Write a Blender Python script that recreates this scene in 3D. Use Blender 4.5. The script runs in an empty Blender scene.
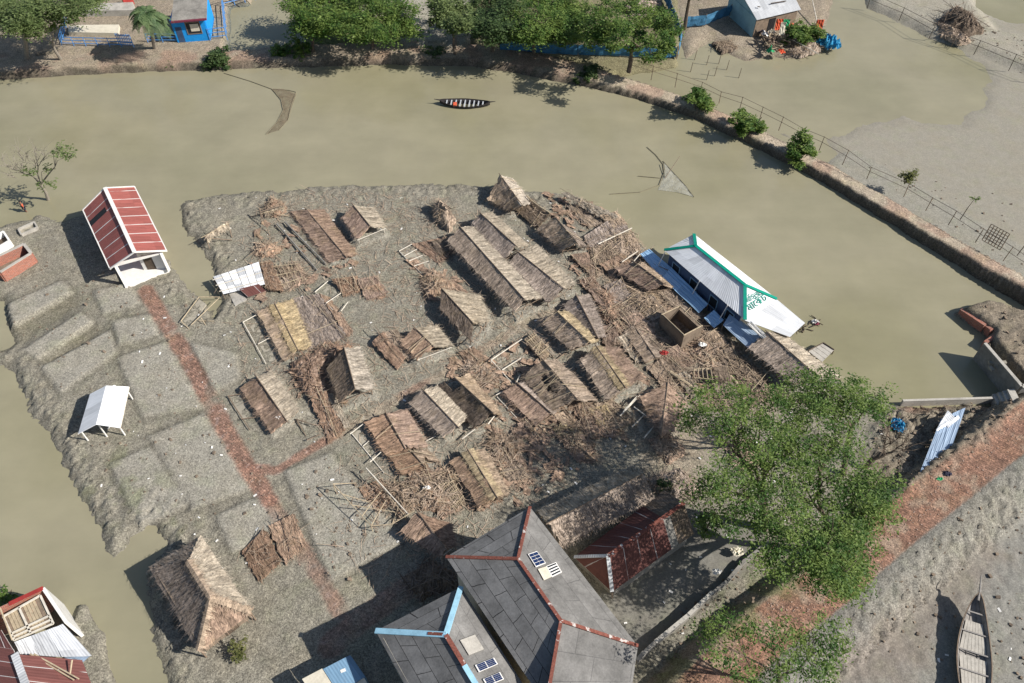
import bpy, math, random
import numpy as np
from mathutils import Vector, Matrix, Quaternion

random.seed(7)
rng = np.random.default_rng(7)
scene = bpy.context.scene
COL = scene.collection
R = math.radians

# ---------------------------------------------------------------- camera model
CAMZ, PITCH, FPX = 58.0, R(50.5), 800.0
FWD = Vector((0, math.cos(PITCH), -math.sin(PITCH)))
UPV = Vector((0, math.sin(PITCH), math.cos(PITCH)))
RGT = Vector((1, 0, 0))

def at(px, py, z=0.4):
    """Surveyed position: the point at height z seen at that place of the photograph."""
    d = FWD + RGT * ((px - 512) / FPX) + UPV * ((341.5 - py) / FPX)
    t = (z - CAMZ) / d.z
    return Vector((d.x * t, d.y * t, z))

cam_data = bpy.data.cameras.new('camera')
cam = bpy.data.objects.new('camera', cam_data)
COL.objects.link(cam)
cam.location = (0, 0, CAMZ)
cam.rotation_euler = (math.pi / 2 - PITCH, 0, 0)
cam_data.sensor_width = 36
cam_data.lens = 36 * FPX / 1024
cam_data.clip_end = 6000
cam_data.clip_start = 0.5
scene.camera = cam

# ---------------------------------------------------------------- light
SUN_EL, SUN_AZ = R(37), R(-13)
sdir = Vector((math.cos(SUN_AZ) * math.cos(SUN_EL), math.sin(SUN_AZ) * math.cos(SUN_EL), math.sin(SUN_EL)))
sl = bpy.data.lights.new('sun', 'SUN')
sl.energy = 5.0
sl.angle = R(0.5)
sl.color = (1.0, 0.955, 0.89)
so = bpy.data.objects.new('sun', sl)
COL.objects.link(so)
so.rotation_euler = sdir.to_track_quat('Z', 'Y').to_euler()
so.location = (60, -10, 80)
w = bpy.data.worlds.new('World')
scene.world = w
w.use_nodes = True
nt = w.node_tree
bg = nt.nodes['Background']
sky = nt.nodes.new('ShaderNodeTexSky')
sky.sky_type = 'NISHITA'
sky.sun_disc = False
sky.sun_elevation = SUN_EL
sky.sun_rotation = math.atan2(sdir.x, sdir.y)
nt.links.new(sky.outputs[0], bg.inputs[0])
bg.inputs[1].default_value = 0.075
vs = scene.view_settings
vs.view_transform = 'Standard'
vs.look = 'None'
vs.gamma = 1
vs.exposure = 0.5
vs.use_curve_mapping = False

# ---------------------------------------------------------------- node helpers
class NT:
    def __init__(s, name):
        s.m = bpy.data.materials.new(name)
        s.m.use_nodes = True
        s.t = s.m.node_tree
        s.b = s.t.nodes['Principled BSDF']
        s.b.inputs['Roughness'].default_value = 0.85
        s.b.inputs['Specular IOR Level'].default_value = 0.25
    def n(s, typ, **kw):
        o = s.t.nodes.new('ShaderNode' + typ)
        for k, v in kw.items():
            if k in o.inputs:
                o.inputs[k].default_value = v
            else:
                setattr(o, k, v)
        return o
    def l(s, a, b):
        s.t.links.new(a, b)
    def coord(s, kind='Object', scale=(1, 1, 1)):
        if kind == 'World':
            c = s.n('NewGeometry').outputs['Position']
        else:
            c = s.n('TexCoord').outputs[kind]
        mp = s.n('Mapping')
        mp.inputs['Scale'].default_value = scale
        s.l(c, mp.inputs[0])
        return mp.outputs[0]
    def noise(s, co, scale, detail=4, rough=0.6):
        o = s.n('TexNoise', Scale=scale, Detail=detail, Roughness=rough)
        s.l(co, o.inputs['Vector'])
        return o.outputs['Fac']
    def ramp(s, fac, stops):
        o = s.n('ValToRGB')
        cr = o.color_ramp
        while len(cr.elements) < len(stops):
            cr.elements.new(0.5)
        for e, (p, c) in zip(cr.elements, stops):
            e.position = p
            e.color = (*c, 1) if not isinstance(c, (int, float)) else (c, c, c, 1)
        s.l(fac, o.inputs[0])
        return o.outputs[0]
    def mix(s, fac, a, b, blend='MIX'):
        o = s.n('Mix', data_type='RGBA', blend_type=blend)
        for sock, v in ((o.inputs[0], fac), (o.inputs[6], a), (o.inputs[7], b)):
            if isinstance(v, (int, float)):
                sock.default_value = v if sock.type == 'VALUE' else (v, v, v, 1)
            elif isinstance(v, tuple):
                sock.default_value = (*v, 1)
            else:
                s.l(v, sock)
        return o.outputs[2]
    def math(s, op, a, b=0.0):
        o = s.n('Math', operation=op)
        for i, v in enumerate((a, b)):
            if isinstance(v, (int, float)):
                o.inputs[i].default_value = v
            else:
                s.l(v, o.inputs[i])
        return o.outputs[0]
    def bump(s, h, strength=0.5, dist=0.05):
        o = s.n('Bump', Strength=strength, Distance=dist)
        s.l(h, o.inputs['Height'])
        s.l(o.outputs[0], s.b.inputs['Normal'])
    def color(s, c):
        if isinstance(c, tuple):
            s.b.inputs['Base Color'].default_value = (*c, 1)
        else:
            s.l(c, s.b.inputs['Base Color'])
    def objrand(s, lo, hi):
        r = s.n('ObjectInfo').outputs['Random']
        return s.math('ADD', s.math('MULTIPLY', r, hi - lo), lo)

def mul(c, k):
    return tuple(x * k for x in c)

def thatch_mat(name, c, straw=(0.40, 0.30, 0.15), patch=0.5):
    m = NT(name)
    uv = m.n('TexCoord').outputs['UV']
    mp = m.n('Mapping'); mp.inputs['Scale'].default_value = (9, 0.8, 1); m.l(uv, mp.inputs[0])
    mp2 = m.n('Mapping'); mp2.inputs['Scale'].default_value = (3.0, 0.5, 1); m.l(uv, mp2.inputs[0])
    f1 = m.noise(mp.outputs[0], 1.0, 3, 0.7)
    f2 = m.noise(mp2.outputs[0], 1.0, 4, 0.7)
    f3 = m.noise(m.coord('World'), 0.9, 4, 0.65)
    f4 = m.noise(m.coord('World'), 4.5, 3, 0.7)
    c1 = m.ramp(f1, [(0.28, mul(c, 0.45)), (0.52, c), (0.74, mul(c, 1.5))])
    c2 = m.ramp(f2, [(0.32, 0.55), (0.62, 1.25)])
    col = m.mix(1.0, c1, c2, 'MULTIPLY')
    pf = m.ramp(f3, [(0.52, 0.0), (0.70, patch)])
    col = m.mix(pf, col, m.mix(f1, mul(straw, 0.5), mul(straw, 1.2)))
    col = m.mix(1.0, col, m.ramp(f4, [(0.3, 0.6), (0.65, 1.2)]), 'MULTIPLY')
    rv = m.n('CombineColor')
    r = m.objrand(0.82, 1.15)
    for i in range(3):
        m.l(r, rv.inputs[i])
    col = m.mix(1.0, col, rv.outputs[0], 'MULTIPLY')
    wr = m.math('FRACT', m.math('MULTIPLY', m.n('ObjectInfo').outputs['Random'], 7.31))
    col = m.mix(m.math('MULTIPLY', wr, .9), col, m.mix(1.0, col, (1.05, 1.0, .88), 'MULTIPLY'))
    m.color(col)
    m.b.inputs['Roughness'].default_value = 0.95
    m.b.inputs['Specular IOR Level'].default_value = 0.1
    h = m.math('ADD', m.math('MULTIPLY', f1, 0.6), f2)
    m.bump(h, 0.8, 0.09)
    return m.m

def plain_mat(name, c, rough=0.8, var=0.3, scale=2.0, metal=0.0, bump=0.2):
    m = NT(name)
    f = m.noise(m.coord('World'), scale, 5, 0.65)
    f2 = m.noise(m.coord('World'), scale * 7, 3, 0.6)
    col = m.ramp(f, [(0.28, mul(c, 1 - var)), (0.5, c), (0.75, mul(c, 1 + var * 0.6))])
    col = m.mix(1.0, col, m.ramp(f2, [(0.3, 1 - var * 0.5), (0.7, 1 + var * 0.2)]), 'MULTIPLY')
    m.color(col)
    m.b.inputs['Roughness'].default_value = rough
    m.b.inputs['Metallic'].default_value = metal
    if bump:
        m.bump(f2, bump, 0.03)
    return m.m

def tin_mat(name, c, rust=0.25, rough=0.45, period=5.0, rustc=(0.16, 0.09, 0.06), seam=None, seamc=(0.6, 0.58, 0.55), band=0.05):
    """corrugated sheet: uv.x across the corrugation in metres"""
    m = NT(name)
    uv = m.n('TexCoord').outputs['UV']
    sp = m.n('SeparateXYZ'); m.l(uv, sp.inputs[0])
    wv = m.math('SINE', m.math('MULTIPLY', sp.outputs[0], period * 6.283))
    f = m.noise(m.coord('World'), 0.8, 5, 0.7)
    mp = m.n('Mapping'); mp.inputs['Scale'].default_value = (4, 0.7, 1); m.l(uv, mp.inputs[0])
    f2 = m.noise(mp.outputs[0], 1.0, 5, 0.7)
    # whole-sheet tone differences
    sh = m.n('TexWhiteNoise', noise_dimensions='2D')
    fl = m.n('VectorMath', operation='FLOOR')
    mp3 = m.n('Mapping'); mp3.inputs['Scale'].default_value = (1.2, 0.45, 1); m.l(uv, mp3.inputs[0])
    m.l(mp3.outputs[0], fl.inputs[0]); m.l(fl.outputs[0], sh.inputs['Vector'])
    col = m.ramp(f2, [(0.3, mul(c, 0.84)), (0.55, c), (0.75, mul(c, 1.07))])
    col = m.mix(1.0, col, m.ramp(sh.outputs[0], [(0.0, 0.82), (1.0, 1.08)]), 'MULTIPLY')
    if rust > 0:
        col = m.mix(m.ramp(f, [(0.56, 0.0), (0.78, rust)]), col, rustc)
    if seam:
        fr = m.math('FRACT', m.math('ADD', m.math('MULTIPLY', sp.outputs[0], 1 / seam), 0.5))
        d = m.math('ABSOLUTE', m.math('SUBTRACT', fr, 0.5))
        line = m.math('LESS_THAN', d, band / seam)
        ok = m.math('MULTIPLY', line, m.ramp(m.noise(mp.outputs[0], 0.7, 2, 0.5), [(0.36, 0.0), (0.5, 0.9)]))
        col = m.mix(ok, col, seamc)
    m.color(col)
    m.b.inputs['Roughness'].default_value = rough
    m.b.inputs['Specular IOR Level'].default_value = 0.4
    m.bump(wv, 0.35, 0.02)
    return m.m

def tile_mat(name, c, sx=1.9, sy=1.2, joint=(0.03, 0.03, 0.03)):
    """large flat cement sheets, uv in metres"""
    m = NT(name)
    uv = m.n('TexCoord').outputs['UV']
    br = m.n('TexBrick', offset=0.5)
    br.inputs['Scale'].default_value = 1.0
    br.inputs['Brick Width'].default_value = sx
    br.inputs['Row Height'].default_value = sy
    br.inputs['Mortar Size'].default_value = 0.03
    br.inputs['Mortar Smooth'].default_value = 0.4
    br.inputs['Color1'].default_value = (*mul(c, 0.86), 1)
    br.inputs['Color2'].default_value = (*mul(c, 1.10), 1)
    br.inputs['Mortar'].default_value = (*joint, 1)
    m.l(uv, br.inputs['Vector'])
    f = m.noise(m.coord('World'), 0.7, 6, 0.7)
    f2 = m.noise(m.coord('World'), 7, 4, 0.7)
    col = m.mix(1.0, br.outputs['Color'], m.ramp(f, [(0.3, 0.62), (0.7, 1.28)]), 'MULTIPLY')
    col = m.mix(1.0, col, m.ramp(f2, [(0.3, 0.82), (0.7, 1.12)]), 'MULTIPLY')
    m.color(col)
    m.b.inputs['Roughness'].default_value = 0.8
    m.bump(m.math('SUBTRACT', f2, br.outputs['Fac']), 0.35, 0.03)
    return m.m

def brick_mat(name, c=(0.32, 0.085, 0.045), mortar=(0.32, 0.29, 0.25)):
    m = NT(name)
    uv = m.n('TexCoord').outputs['UV']
    br = m.n('TexBrick')
    br.inputs['Scale'].default_value = 1.0
    br.inputs['Brick Width'].default_value = 0.26
    br.inputs['Row Height'].default_value = 0.10
    br.inputs['Mortar Size'].default_value = 0.012
    br.inputs['Color1'].default_value = (*mul(c, 0.75), 1)
    br.inputs['Color2'].default_value = (*mul(c, 1.25), 1)
    br.inputs['Mortar'].default_value = (*mortar, 1)
    m.l(uv, br.inputs['Vector'])
    f = m.noise(m.coord('World'), 1.2, 5, 0.7)
    col = m.mix(m.ramp(f, [(0.55, 0.0), (0.8, 0.5)]), br.outputs['Color'], mul(mortar, .7))
    m.color(col)
    m.bump(br.outputs['Fac'], -0.3, 0.02)
    return m.m

def leaf_mat(name, c, c2):
    m = NT(name)
    f = m.noise(m.coord('World'), 0.75, 3, 0.65)
    f2 = m.noise(m.coord('World'), 6.0, 2, 0.6)
    col = m.mix(m.ramp(f, [(0.40, 0.0), (0.60, 1.0)]), c, c2)
    col = m.mix(1.0, col, m.ramp(f2, [(0.3, 0.6), (0.7, 1.3)]), 'MULTIPLY')
    m.color(col)
    m.b.inputs['Roughness'].default_value = 0.6
    tr = m.n('BsdfTranslucent')
    m.l(m.mix(1.0, col, (0.95, 1.25, 0.4), 'MULTIPLY'), tr.inputs[0])
    mx = m.n('MixShader'); mx.inputs[0].default_value = 0.3
    out = m.t.nodes['Material Output']
    m.l(m.b.outputs[0], mx.inputs[1]); m.l(tr.outputs[0], mx.inputs[2]); m.l(mx.outputs[0], out.inputs[0])
    return m.m

M = {}
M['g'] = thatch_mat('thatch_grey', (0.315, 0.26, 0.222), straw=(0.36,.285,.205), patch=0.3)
M['p'] = thatch_mat('thatch_pale', (0.40, 0.35, 0.29), straw=(0.42, 0.35, 0.25), patch=0.2)  # on right-hand stall slopes, a sunlit tone put into the colour
M['b'] = thatch_mat('thatch_brown', (0.32, 0.232, 0.182), patch=0.25)
M['s'] = thatch_mat('thatch_straw', (0.40, 0.32, 0.205), straw=(0.30, 0.23, 0.16), patch=0.8)
M['r'] = thatch_mat('thatch_rust', (0.31, 0.212, 0.157), straw=(0.39, 0.29, 0.20), patch=0.4)
M['d'] = thatch_mat('thatch_dark', (0.19, 0.15, 0.12), patch=0.2)  # on left-hand stall slopes, shade put into the colour
M['m'] = thatch_mat('thatch_mixed', (0.355, 0.28, 0.22), straw=(0.43, 0.335, 0.22), patch=0.55)
M['bamboo'] = plain_mat('bamboo', (0.42, 0.34, 0.23), 0.7, 0.35, 3)
M['palewood'] = plain_mat('pale_pole', (0.62, 0.57, 0.48), 0.7, 0.25, 3)
M['darkwood'] = plain_mat('dark_wood', (0.10, 0.075, 0.055), 0.85, 0.4, 3)
M['wood'] = plain_mat('weathered_wood', (0.22, 0.165, 0.12), 0.85, 0.4, 3)
M['bark'] = plain_mat('bark', (0.13, 0.10, 0.075), 0.9, 0.4, 5)
M['greybark'] = plain_mat('grey_bark', (0.25, 0.22, 0.18), 0.9, 0.3, 5)
M['white'] = plain_mat('whitewash', (0.72, 0.70, 0.66), 0.75, 0.15, 1.2)
M['concrete'] = plain_mat('concrete', (0.40, 0.375, 0.33), 0.9, 0.3, 1.0)
M['mudslab'] = plain_mat('dried_mud', (0.33, 0.30, 0.24), 0.95, 0.25, 1.5)
M['mudwall'] = plain_mat('mud_wall', (0.20, 0.155, 0.115), 0.95, 0.35, 1.5)
M['oldconc'] = plain_mat('stained_concrete', (0.24, 0.225, 0.20), 0.9, 0.45, 0.6)
M['black'] = plain_mat('plain_black', (0.02, 0.02, 0.022), 0.6, 0.3, 3)
M['blueplastic'] = plain_mat('blue_plastic', (0.03, 0.24, 0.42), 0.5, 0.25, 2)
M['bluepaint'] = plain_mat('blue_paint', (0.012, 0.26, 0.66), 0.6, 0.15, 2)
M['bluerail'] = plain_mat('blue_rail', (0.08, 0.25, 0.55), 0.6, 0.2, 2)
M['skyblue'] = plain_mat('sky_blue_cap', (0.33, 0.57, 0.70), 0.6, 0.2, 2)
M['green'] = plain_mat('green_trim', (0.0, 0.24, 0.165), 0.5, 0.15, 2, bump=0)
M['greentext'] = plain_mat('green_lettering', (0.015, 0.22, 0.17), 0.6, 0.1, 2, bump=0)
M['redpaint'] = plain_mat('red_paint', (0.33, 0.04, 0.035), 0.6, 0.3, 2)
def flaking(name, c, white=(0.55, .52, .48)):
    m = NT(name)
    f = m.noise(m.coord('World'), 2.6, 3, .6); f2 = m.noise(m.coord('World'), 9, 3, .6)
    col = m.ramp(f2, [(.3, mul(c, .6)), (.7, mul(c, 1.3))])
    m.color(m.mix(m.ramp(f, [(.60, 0.0), (.64, .85)]), col, white))
    return m.m
M['redcap'] = flaking('flaking_red_cap', (0.20, 0.07, 0.05))
M['rubble'] = plain_mat('pale_brick_bits', (0.34, 0.24, 0.19), 0.9, 0.5, 5)
M['netblue'] = plain_mat('faded_blue_net', (0.045, 0.15, 0.26), .8, .4, 1.5)
M['maroonpaint'] = plain_mat('maroon_paint', (0.16, 0.03, 0.05), 0.6, 0.3, 2)
M['darkblue'] = plain_mat('dark_blue_wall', (0.05, 0.085, 0.16), 0.7, 0.3, 1)
M['teal'] = plain_mat('pale_teal_wall', (0.25, 0.40, 0.44), 0.7, 0.2, 1)
M['cream'] = plain_mat('cream_wall', (0.60, 0.55, 0.44), 0.8, 0.2, 1)
M['glass'] = plain_mat('dark_glass', (0.02, 0.025, 0.03), 0.15, 0.2, 1, bump=0)
M['cell'] = plain_mat('solar_cell', (0.015, 0.03, 0.09), 0.2, 0.3, 3, bump=0)
M['skin'] = plain_mat('skin', (0.22, 0.12, 0.08), 0.6, 0.1, 5, bump=0)
M['hair'] = plain_mat('hair', (0.015, 0.012, 0.01), 0.7, 0.1, 5, bump=0)
M['redcloth'] = plain_mat('orange_red_cloth', (0.62, 0.11, 0.05), 0.9, 0.1, 5, bump=0)
M['darkcloth'] = plain_mat('dark_cloth', (0.03, 0.03, 0.05), 0.9, 0.1, 5, bump=0)
M['greencloth'] = plain_mat('green_cloth', (0.03, 0.30, 0.12), 0.9, 0.1, 5, bump=0)
M['tarwood'] = plain_mat('tarred_wood', (0.035, 0.03, 0.03), 0.6, 0.3, 3)
M['deckwood'] = plain_mat('pale_deck_boards', (0.42, 0.39, 0.34), 0.8, 0.3, 2.5)
M['boatwood'] = plain_mat('weathered_boat_boards', (0.27, 0.25, 0.23), 0.8, 0.35, 2.5)
M['greydeck'] = plain_mat('greyblue_boards', (0.42, 0.44, 0.46), 0.8, 0.2, 2.5)
M['tinwhite'] = tin_mat('white_tin', (0.74, 0.75, 0.76), 0.08)
M['tingrey'] = tin_mat('grey_tin', (0.46, 0.47, 0.48), 0.15)
M['tinblue'] = tin_mat('blue_tin', (0.30, 0.48, 0.68), 0.1)
M['tinlight'] = tin_mat('light_grey_tin', (0.60, 0.61, 0.62), 0.05)
M['tinbluegrey'] = tin_mat('greyblue_tin', (0.29, 0.38, 0.50), 0.2)
M['tinslate'] = tin_mat('slate_blue_tin', (0.15, 0.26, 0.37), 0.3)
M['tinred'] = tin_mat('red_tin', (0.29, 0.088, 0.072), 0.35, 0.6, 4, (0.19, 0.07, 0.05), seam=1.5, band=0.055)
M['tinmaroon'] = tin_mat('maroon_tin', (0.165, 0.062, 0.052), 0.4, 0.6, 4, (0.12, 0.05, 0.04), seam=1.25, band=0.03)
M['tinrust'] = tin_mat('rusted_tin', (0.115, 0.042, 0.034), 0.9, 0.85, 4, (0.045, 0.022, 0.018), seam=1.35, band=0.03, seamc=(0.45, 0.42, 0.4))
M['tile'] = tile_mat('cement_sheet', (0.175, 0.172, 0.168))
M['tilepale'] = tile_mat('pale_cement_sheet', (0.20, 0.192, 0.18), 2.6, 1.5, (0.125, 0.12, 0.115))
M['brick'] = brick_mat('brick')
M['leaf'] = leaf_mat('leaf_green', (0.05, 0.108, 0.022), (0.165, 0.225, 0.055))
M['leafdark'] = leaf_mat('leaf_dark', (0.04, 0.075, 0.026), (0.085, 0.125, 0.045))
M['leaflight'] = leaf_mat('leaf_light', (0.10, 0.14, 0.05), (0.165, 0.205, 0.08))
M['leafolive'] = leaf_mat('leaf_olive', (0.11, 0.12, 0.04), (0.17, 0.17, 0.06))
M['palm'] = leaf_mat('palm_leaf', (0.07, 0.12, 0.05), (0.13, 0.18, 0.08))

# ---------------------------------------------------------------- object helpers
def tag(o, label=None, cat=None, group=None, kind=None):
    if label: o['label'] = label
    if cat: o['category'] = cat
    if group: o['group'] = group
    if kind: o['kind'] = kind
    return o

def thing(name, label, cat, loc, group=None):
    o = bpy.data.objects.new(name, None)
    o.empty_display_size = 0.3
    COL.objects.link(o)
    o.location = loc
    return tag(o, label, cat, group)

class MB:
    def __init__(s):
        s.v, s.f, s.uv = [], [], []
    def quad(s, a, b, c, d, uv=None):
        i = len(s.v)
        s.v += [tuple(a), tuple(b), tuple(c), tuple(d)]
        s.f.append((i, i + 1, i + 2, i + 3))
        s.uv.append(uv or [(0, 0)] * 4)
    def poly(s, pts, uv=None):
        i = len(s.v)
        s.v += [tuple(p) for p in pts]
        s.f.append(tuple(range(i, i + len(pts))))
        s.uv.append(uv or [(0, 0)] * len(pts))
    def tube(s, p0, p1, r0, r1=None, n=6, cap=True):
        p0, p1 = Vector(p0), Vector(p1)
        r1 = r0 if r1 is None else r1
        d = (p1 - p0)
        if d.length < 1e-6: return
        q = d.to_track_quat('Z', 'Y')
        i = len(s.v)
        for p, r in ((p0, r0), (p1, r1)):
            for k in range(n):
                a = 2 * math.pi * k / n
                s.v.append(tuple(p + q @ Vector((r * math.cos(a), r * math.sin(a), 0))))
        for k in range(n):
            k2 = (k + 1) % n
            s.f.append((i + k, i + k2, i + n + k2, i + n + k)); s.uv.append([(0, 0), (0.1, 0), (0.1, d.length), (0, d.length)])
        if cap:
            s.f.append(tuple(i + k for k in reversed(range(n)))); s.uv.append([(0, 0)] * n)
            s.f.append(tuple(i + n + k for k in range(n))); s.uv.append([(0, 0)] * n)
    def path(s, pts, rads, n=6):
        for a, b, ra, rb in zip(pts, pts[1:], rads, rads[1:]):
            s.tube(a, b, ra, rb, n)
    def box(s, c, ax, ay, az, hx, hy, hz):
        """oriented box, uv in metres"""
        c = Vector(c); ax = Vector(ax).normalized() * hx; ay = Vector(ay).normalized() * hy; az = Vector(az).normalized() * hz
        P = lambda i, j, k: c + ax * i + ay * j + az * k
        def fc(a, b, cc, d, w, h):
            s.quad(a, b, cc, d, [(0, 0), (w, 0), (w, h), (0, h)])
        X, Y, Z = 2 * hx, 2 * hy, 2 * hz
        fc(P(-1, -1, 1), P(1, -1, 1), P(1, 1, 1), P(-1, 1, 1), X, Y)
        fc(P(-1, 1, -1), P(1, 1, -1), P(1, -1, -1), P(-1, -1, -1), X, Y)
        fc(P(-1, -1, -1), P(1, -1, -1), P(1, -1, 1), P(-1, -1, 1), X, Z)
        fc(P(1, 1, -1), P(-1, 1, -1), P(-1, 1, 1), P(1, 1, 1), X, Z)
        fc(P(1, -1, -1), P(1, 1, -1), P(1, 1, 1), P(1, -1, 1), Y, Z)
        fc(P(-1, 1, -1), P(-1, -1, -1), P(-1, -1, 1), P(-1, 1, 1), Y, Z)
    def beam(s, p0, p1, w, h):
        p0, p1 = Vector(p0), Vector(p1)
        d = p1 - p0
        ax = d.normalized()
        ay = Vector((0, 0, 1)).cross(ax)
        if ay.length < 1e-3: ay = Vector((1, 0, 0))
        ay.normalize()
        s.box((p0 + p1) / 2, ax, ay, ax.cross(ay), d.length / 2, w / 2, h / 2)
    def slab(s, pts, z0, z1):
        """vertical prism over polygon pts"""
        pts = [Vector((p[0], p[1], 0)) for p in pts]
        area = sum(a.x * b.y - b.x * a.y for a, b in zip(pts, pts[1:] + pts[:1]))
        if area < 0: pts.reverse()
        s.poly([Vector((p.x, p.y, z1)) for p in pts], [(p.x, p.y) for p in pts])
        for a, b in zip(pts, pts[1:] + pts[:1]):
            L = (b - a).length
            s.quad((a.x, a.y, z0), (b.x, b.y, z0), (b.x, b.y, z1), (a.x, a.y, z1), [(0, 0), (L, 0), (L, z1 - z0), (0, z1 - z0)])
    def sheet(s, a, b, c, d, thick=0.03, sag=0.0, nu=6, nv=4, rough=0.0, seed=0):
        """thick sheet a-b is upper edge (uv.x along it), d-c lower edge"""
        a, b, c, d = map(Vector, (a, b, c, d))
        rr = random.Random(seed)
        U, V = ((b - a).length + (c - d).length) / 2, ((d - a).length + (c - b).length) / 2
        nrm = (b - a).cross(d - a).normalized()
        if nrm.z < 0: nrm = -nrm
        i0 = len(s.v)
        top = []
        for j in range(nv + 1):
            for i in range(nu + 1):
                u, v = i / nu, j / nv
                p = (a * (1 - u) + b * u) * (1 - v) + (d * (1 - u) + c * u) * v
                p = p - nrm * sag * 4 * v * (1 - v) + nrm * rr.uniform(-rough, rough)
                top.append(p)
        W = nu + 1
        for p in top: s.v.append(tuple(p))
        for p in top: s.v.append(tuple(p - nrm * thick))
        K = len(top)
        for j in range(nv):
            for i in range(nu):
                q = [j * W + i, j * W + i + 1, (j + 1) * W + i + 1, (j + 1) * W + i]
                uv = [(i / nu * U, j / nv * V), ((i + 1) / nu * U, j / nv * V), ((i + 1) / nu * U, (j + 1) / nv * V), (i / nu * U, (j + 1) / nv * V)]
                s.f.append(tuple(i0 + k for k in q)); s.uv.append(uv)
                s.f.append(tuple(i0 + K + k for k in reversed(q))); s.uv.append(uv[::-1])
        rim = [i for i in range(W)] + [j * W + nu for j in range(1, nv + 1)] + [nv * W + i for i in range(nu - 1, -1, -1)] + [j * W for j in range(nv - 1, 0, -1)]
        for x, y in zip(rim, rim[1:] + rim[:1]):
            s.f.append((i0 + y, i0 + x, i0 + K + x, i0 + K + y)); s.uv.append([(0, 0)] * 4)
    def build(s, name, mat, parent=None, smooth=False):
        me = bpy.data.meshes.new(name)
        org = Vector(parent['_o']) if parent is not None and '_o' in parent else (parent_origin(parent) if parent else Vector((0, 0, 0)))
        me.from_pydata([(x - org.x, y - org.y, z - org.z) for x, y, z in s.v], [], s.f)
        uvl = me.uv_layers.new(name='UVMap')
        flat = [c for f in s.uv for p in f for c in p]
        uvl.data.foreach_set('uv', flat)
        me.materials.append(M[mat] if isinstance(mat, str) else mat)
        if smooth:
            me.polygons.foreach_set('use_smooth', [True] * len(me.polygons))
        me.update()
        o = bpy.data.objects.new(name, me)
        COL.objects.link(o)
        if parent: o.parent = parent
        return o

def parent_origin(p):
    v = Vector((0, 0, 0))
    while p:
        v += p.location
        p = p.parent
    return v

def nrm2(v):
    v = Vector((v.x, v.y, 0)); return v.normalized()

# ---------------------------------------------------------------- value noise
_T = np.random.default_rng(3).random((256, 256))
def vnoise(x, y):
    xi = np.floor(x).astype(int); yi = np.floor(y).astype(int)
    fx = x - xi; fy = y - yi
    fx = fx * fx * (3 - 2 * fx); fy = fy * fy * (3 - 2 * fy)
    g = lambda i, j: _T[i & 255, j & 255]
    return (g(xi, yi) * (1 - fx) + g(xi + 1, yi) * fx) * (1 - fy) + (g(xi, yi + 1) * (1 - fx) + g(xi + 1, yi + 1) * fx) * fy
def fbm(x, y, o=4):
    a, t, s = 0.5, 0.0, 0.0
    for k in range(o):
        t = t + a * vnoise(x * 2 ** k + 17.3 * k, y * 2 ** k + 9.1 * k); s += a; a *= 0.55
    return t / s

_TL = _T.tolist()
def snoise(x, y):
    xi = math.floor(x); yi = math.floor(y)
    fx = x - xi; fy = y - yi
    fx = fx * fx * (3 - 2 * fx); fy = fy * fy * (3 - 2 * fy)
    r0 = _TL[xi & 255]; r1 = _TL[(xi + 1) & 255]; a = yi & 255; b = (yi + 1) & 255
    return (r0[a] * (1 - fx) + r1[a] * fx) * (1 - fy) + (r0[b] * (1 - fx) + r1[b] * fx) * fy
def sfbm(x, y, o=4):
    a, t, s = 0.5, 0.0, 0.0
    for k in range(o):
        t += a * snoise(x * 2 ** k + 17.3 * k, y * 2 ** k + 9.1 * k); s += a; a *= 0.55
    return t / s

PLOTS = []      # raised footprints under stalls (world xy polygons)
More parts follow.
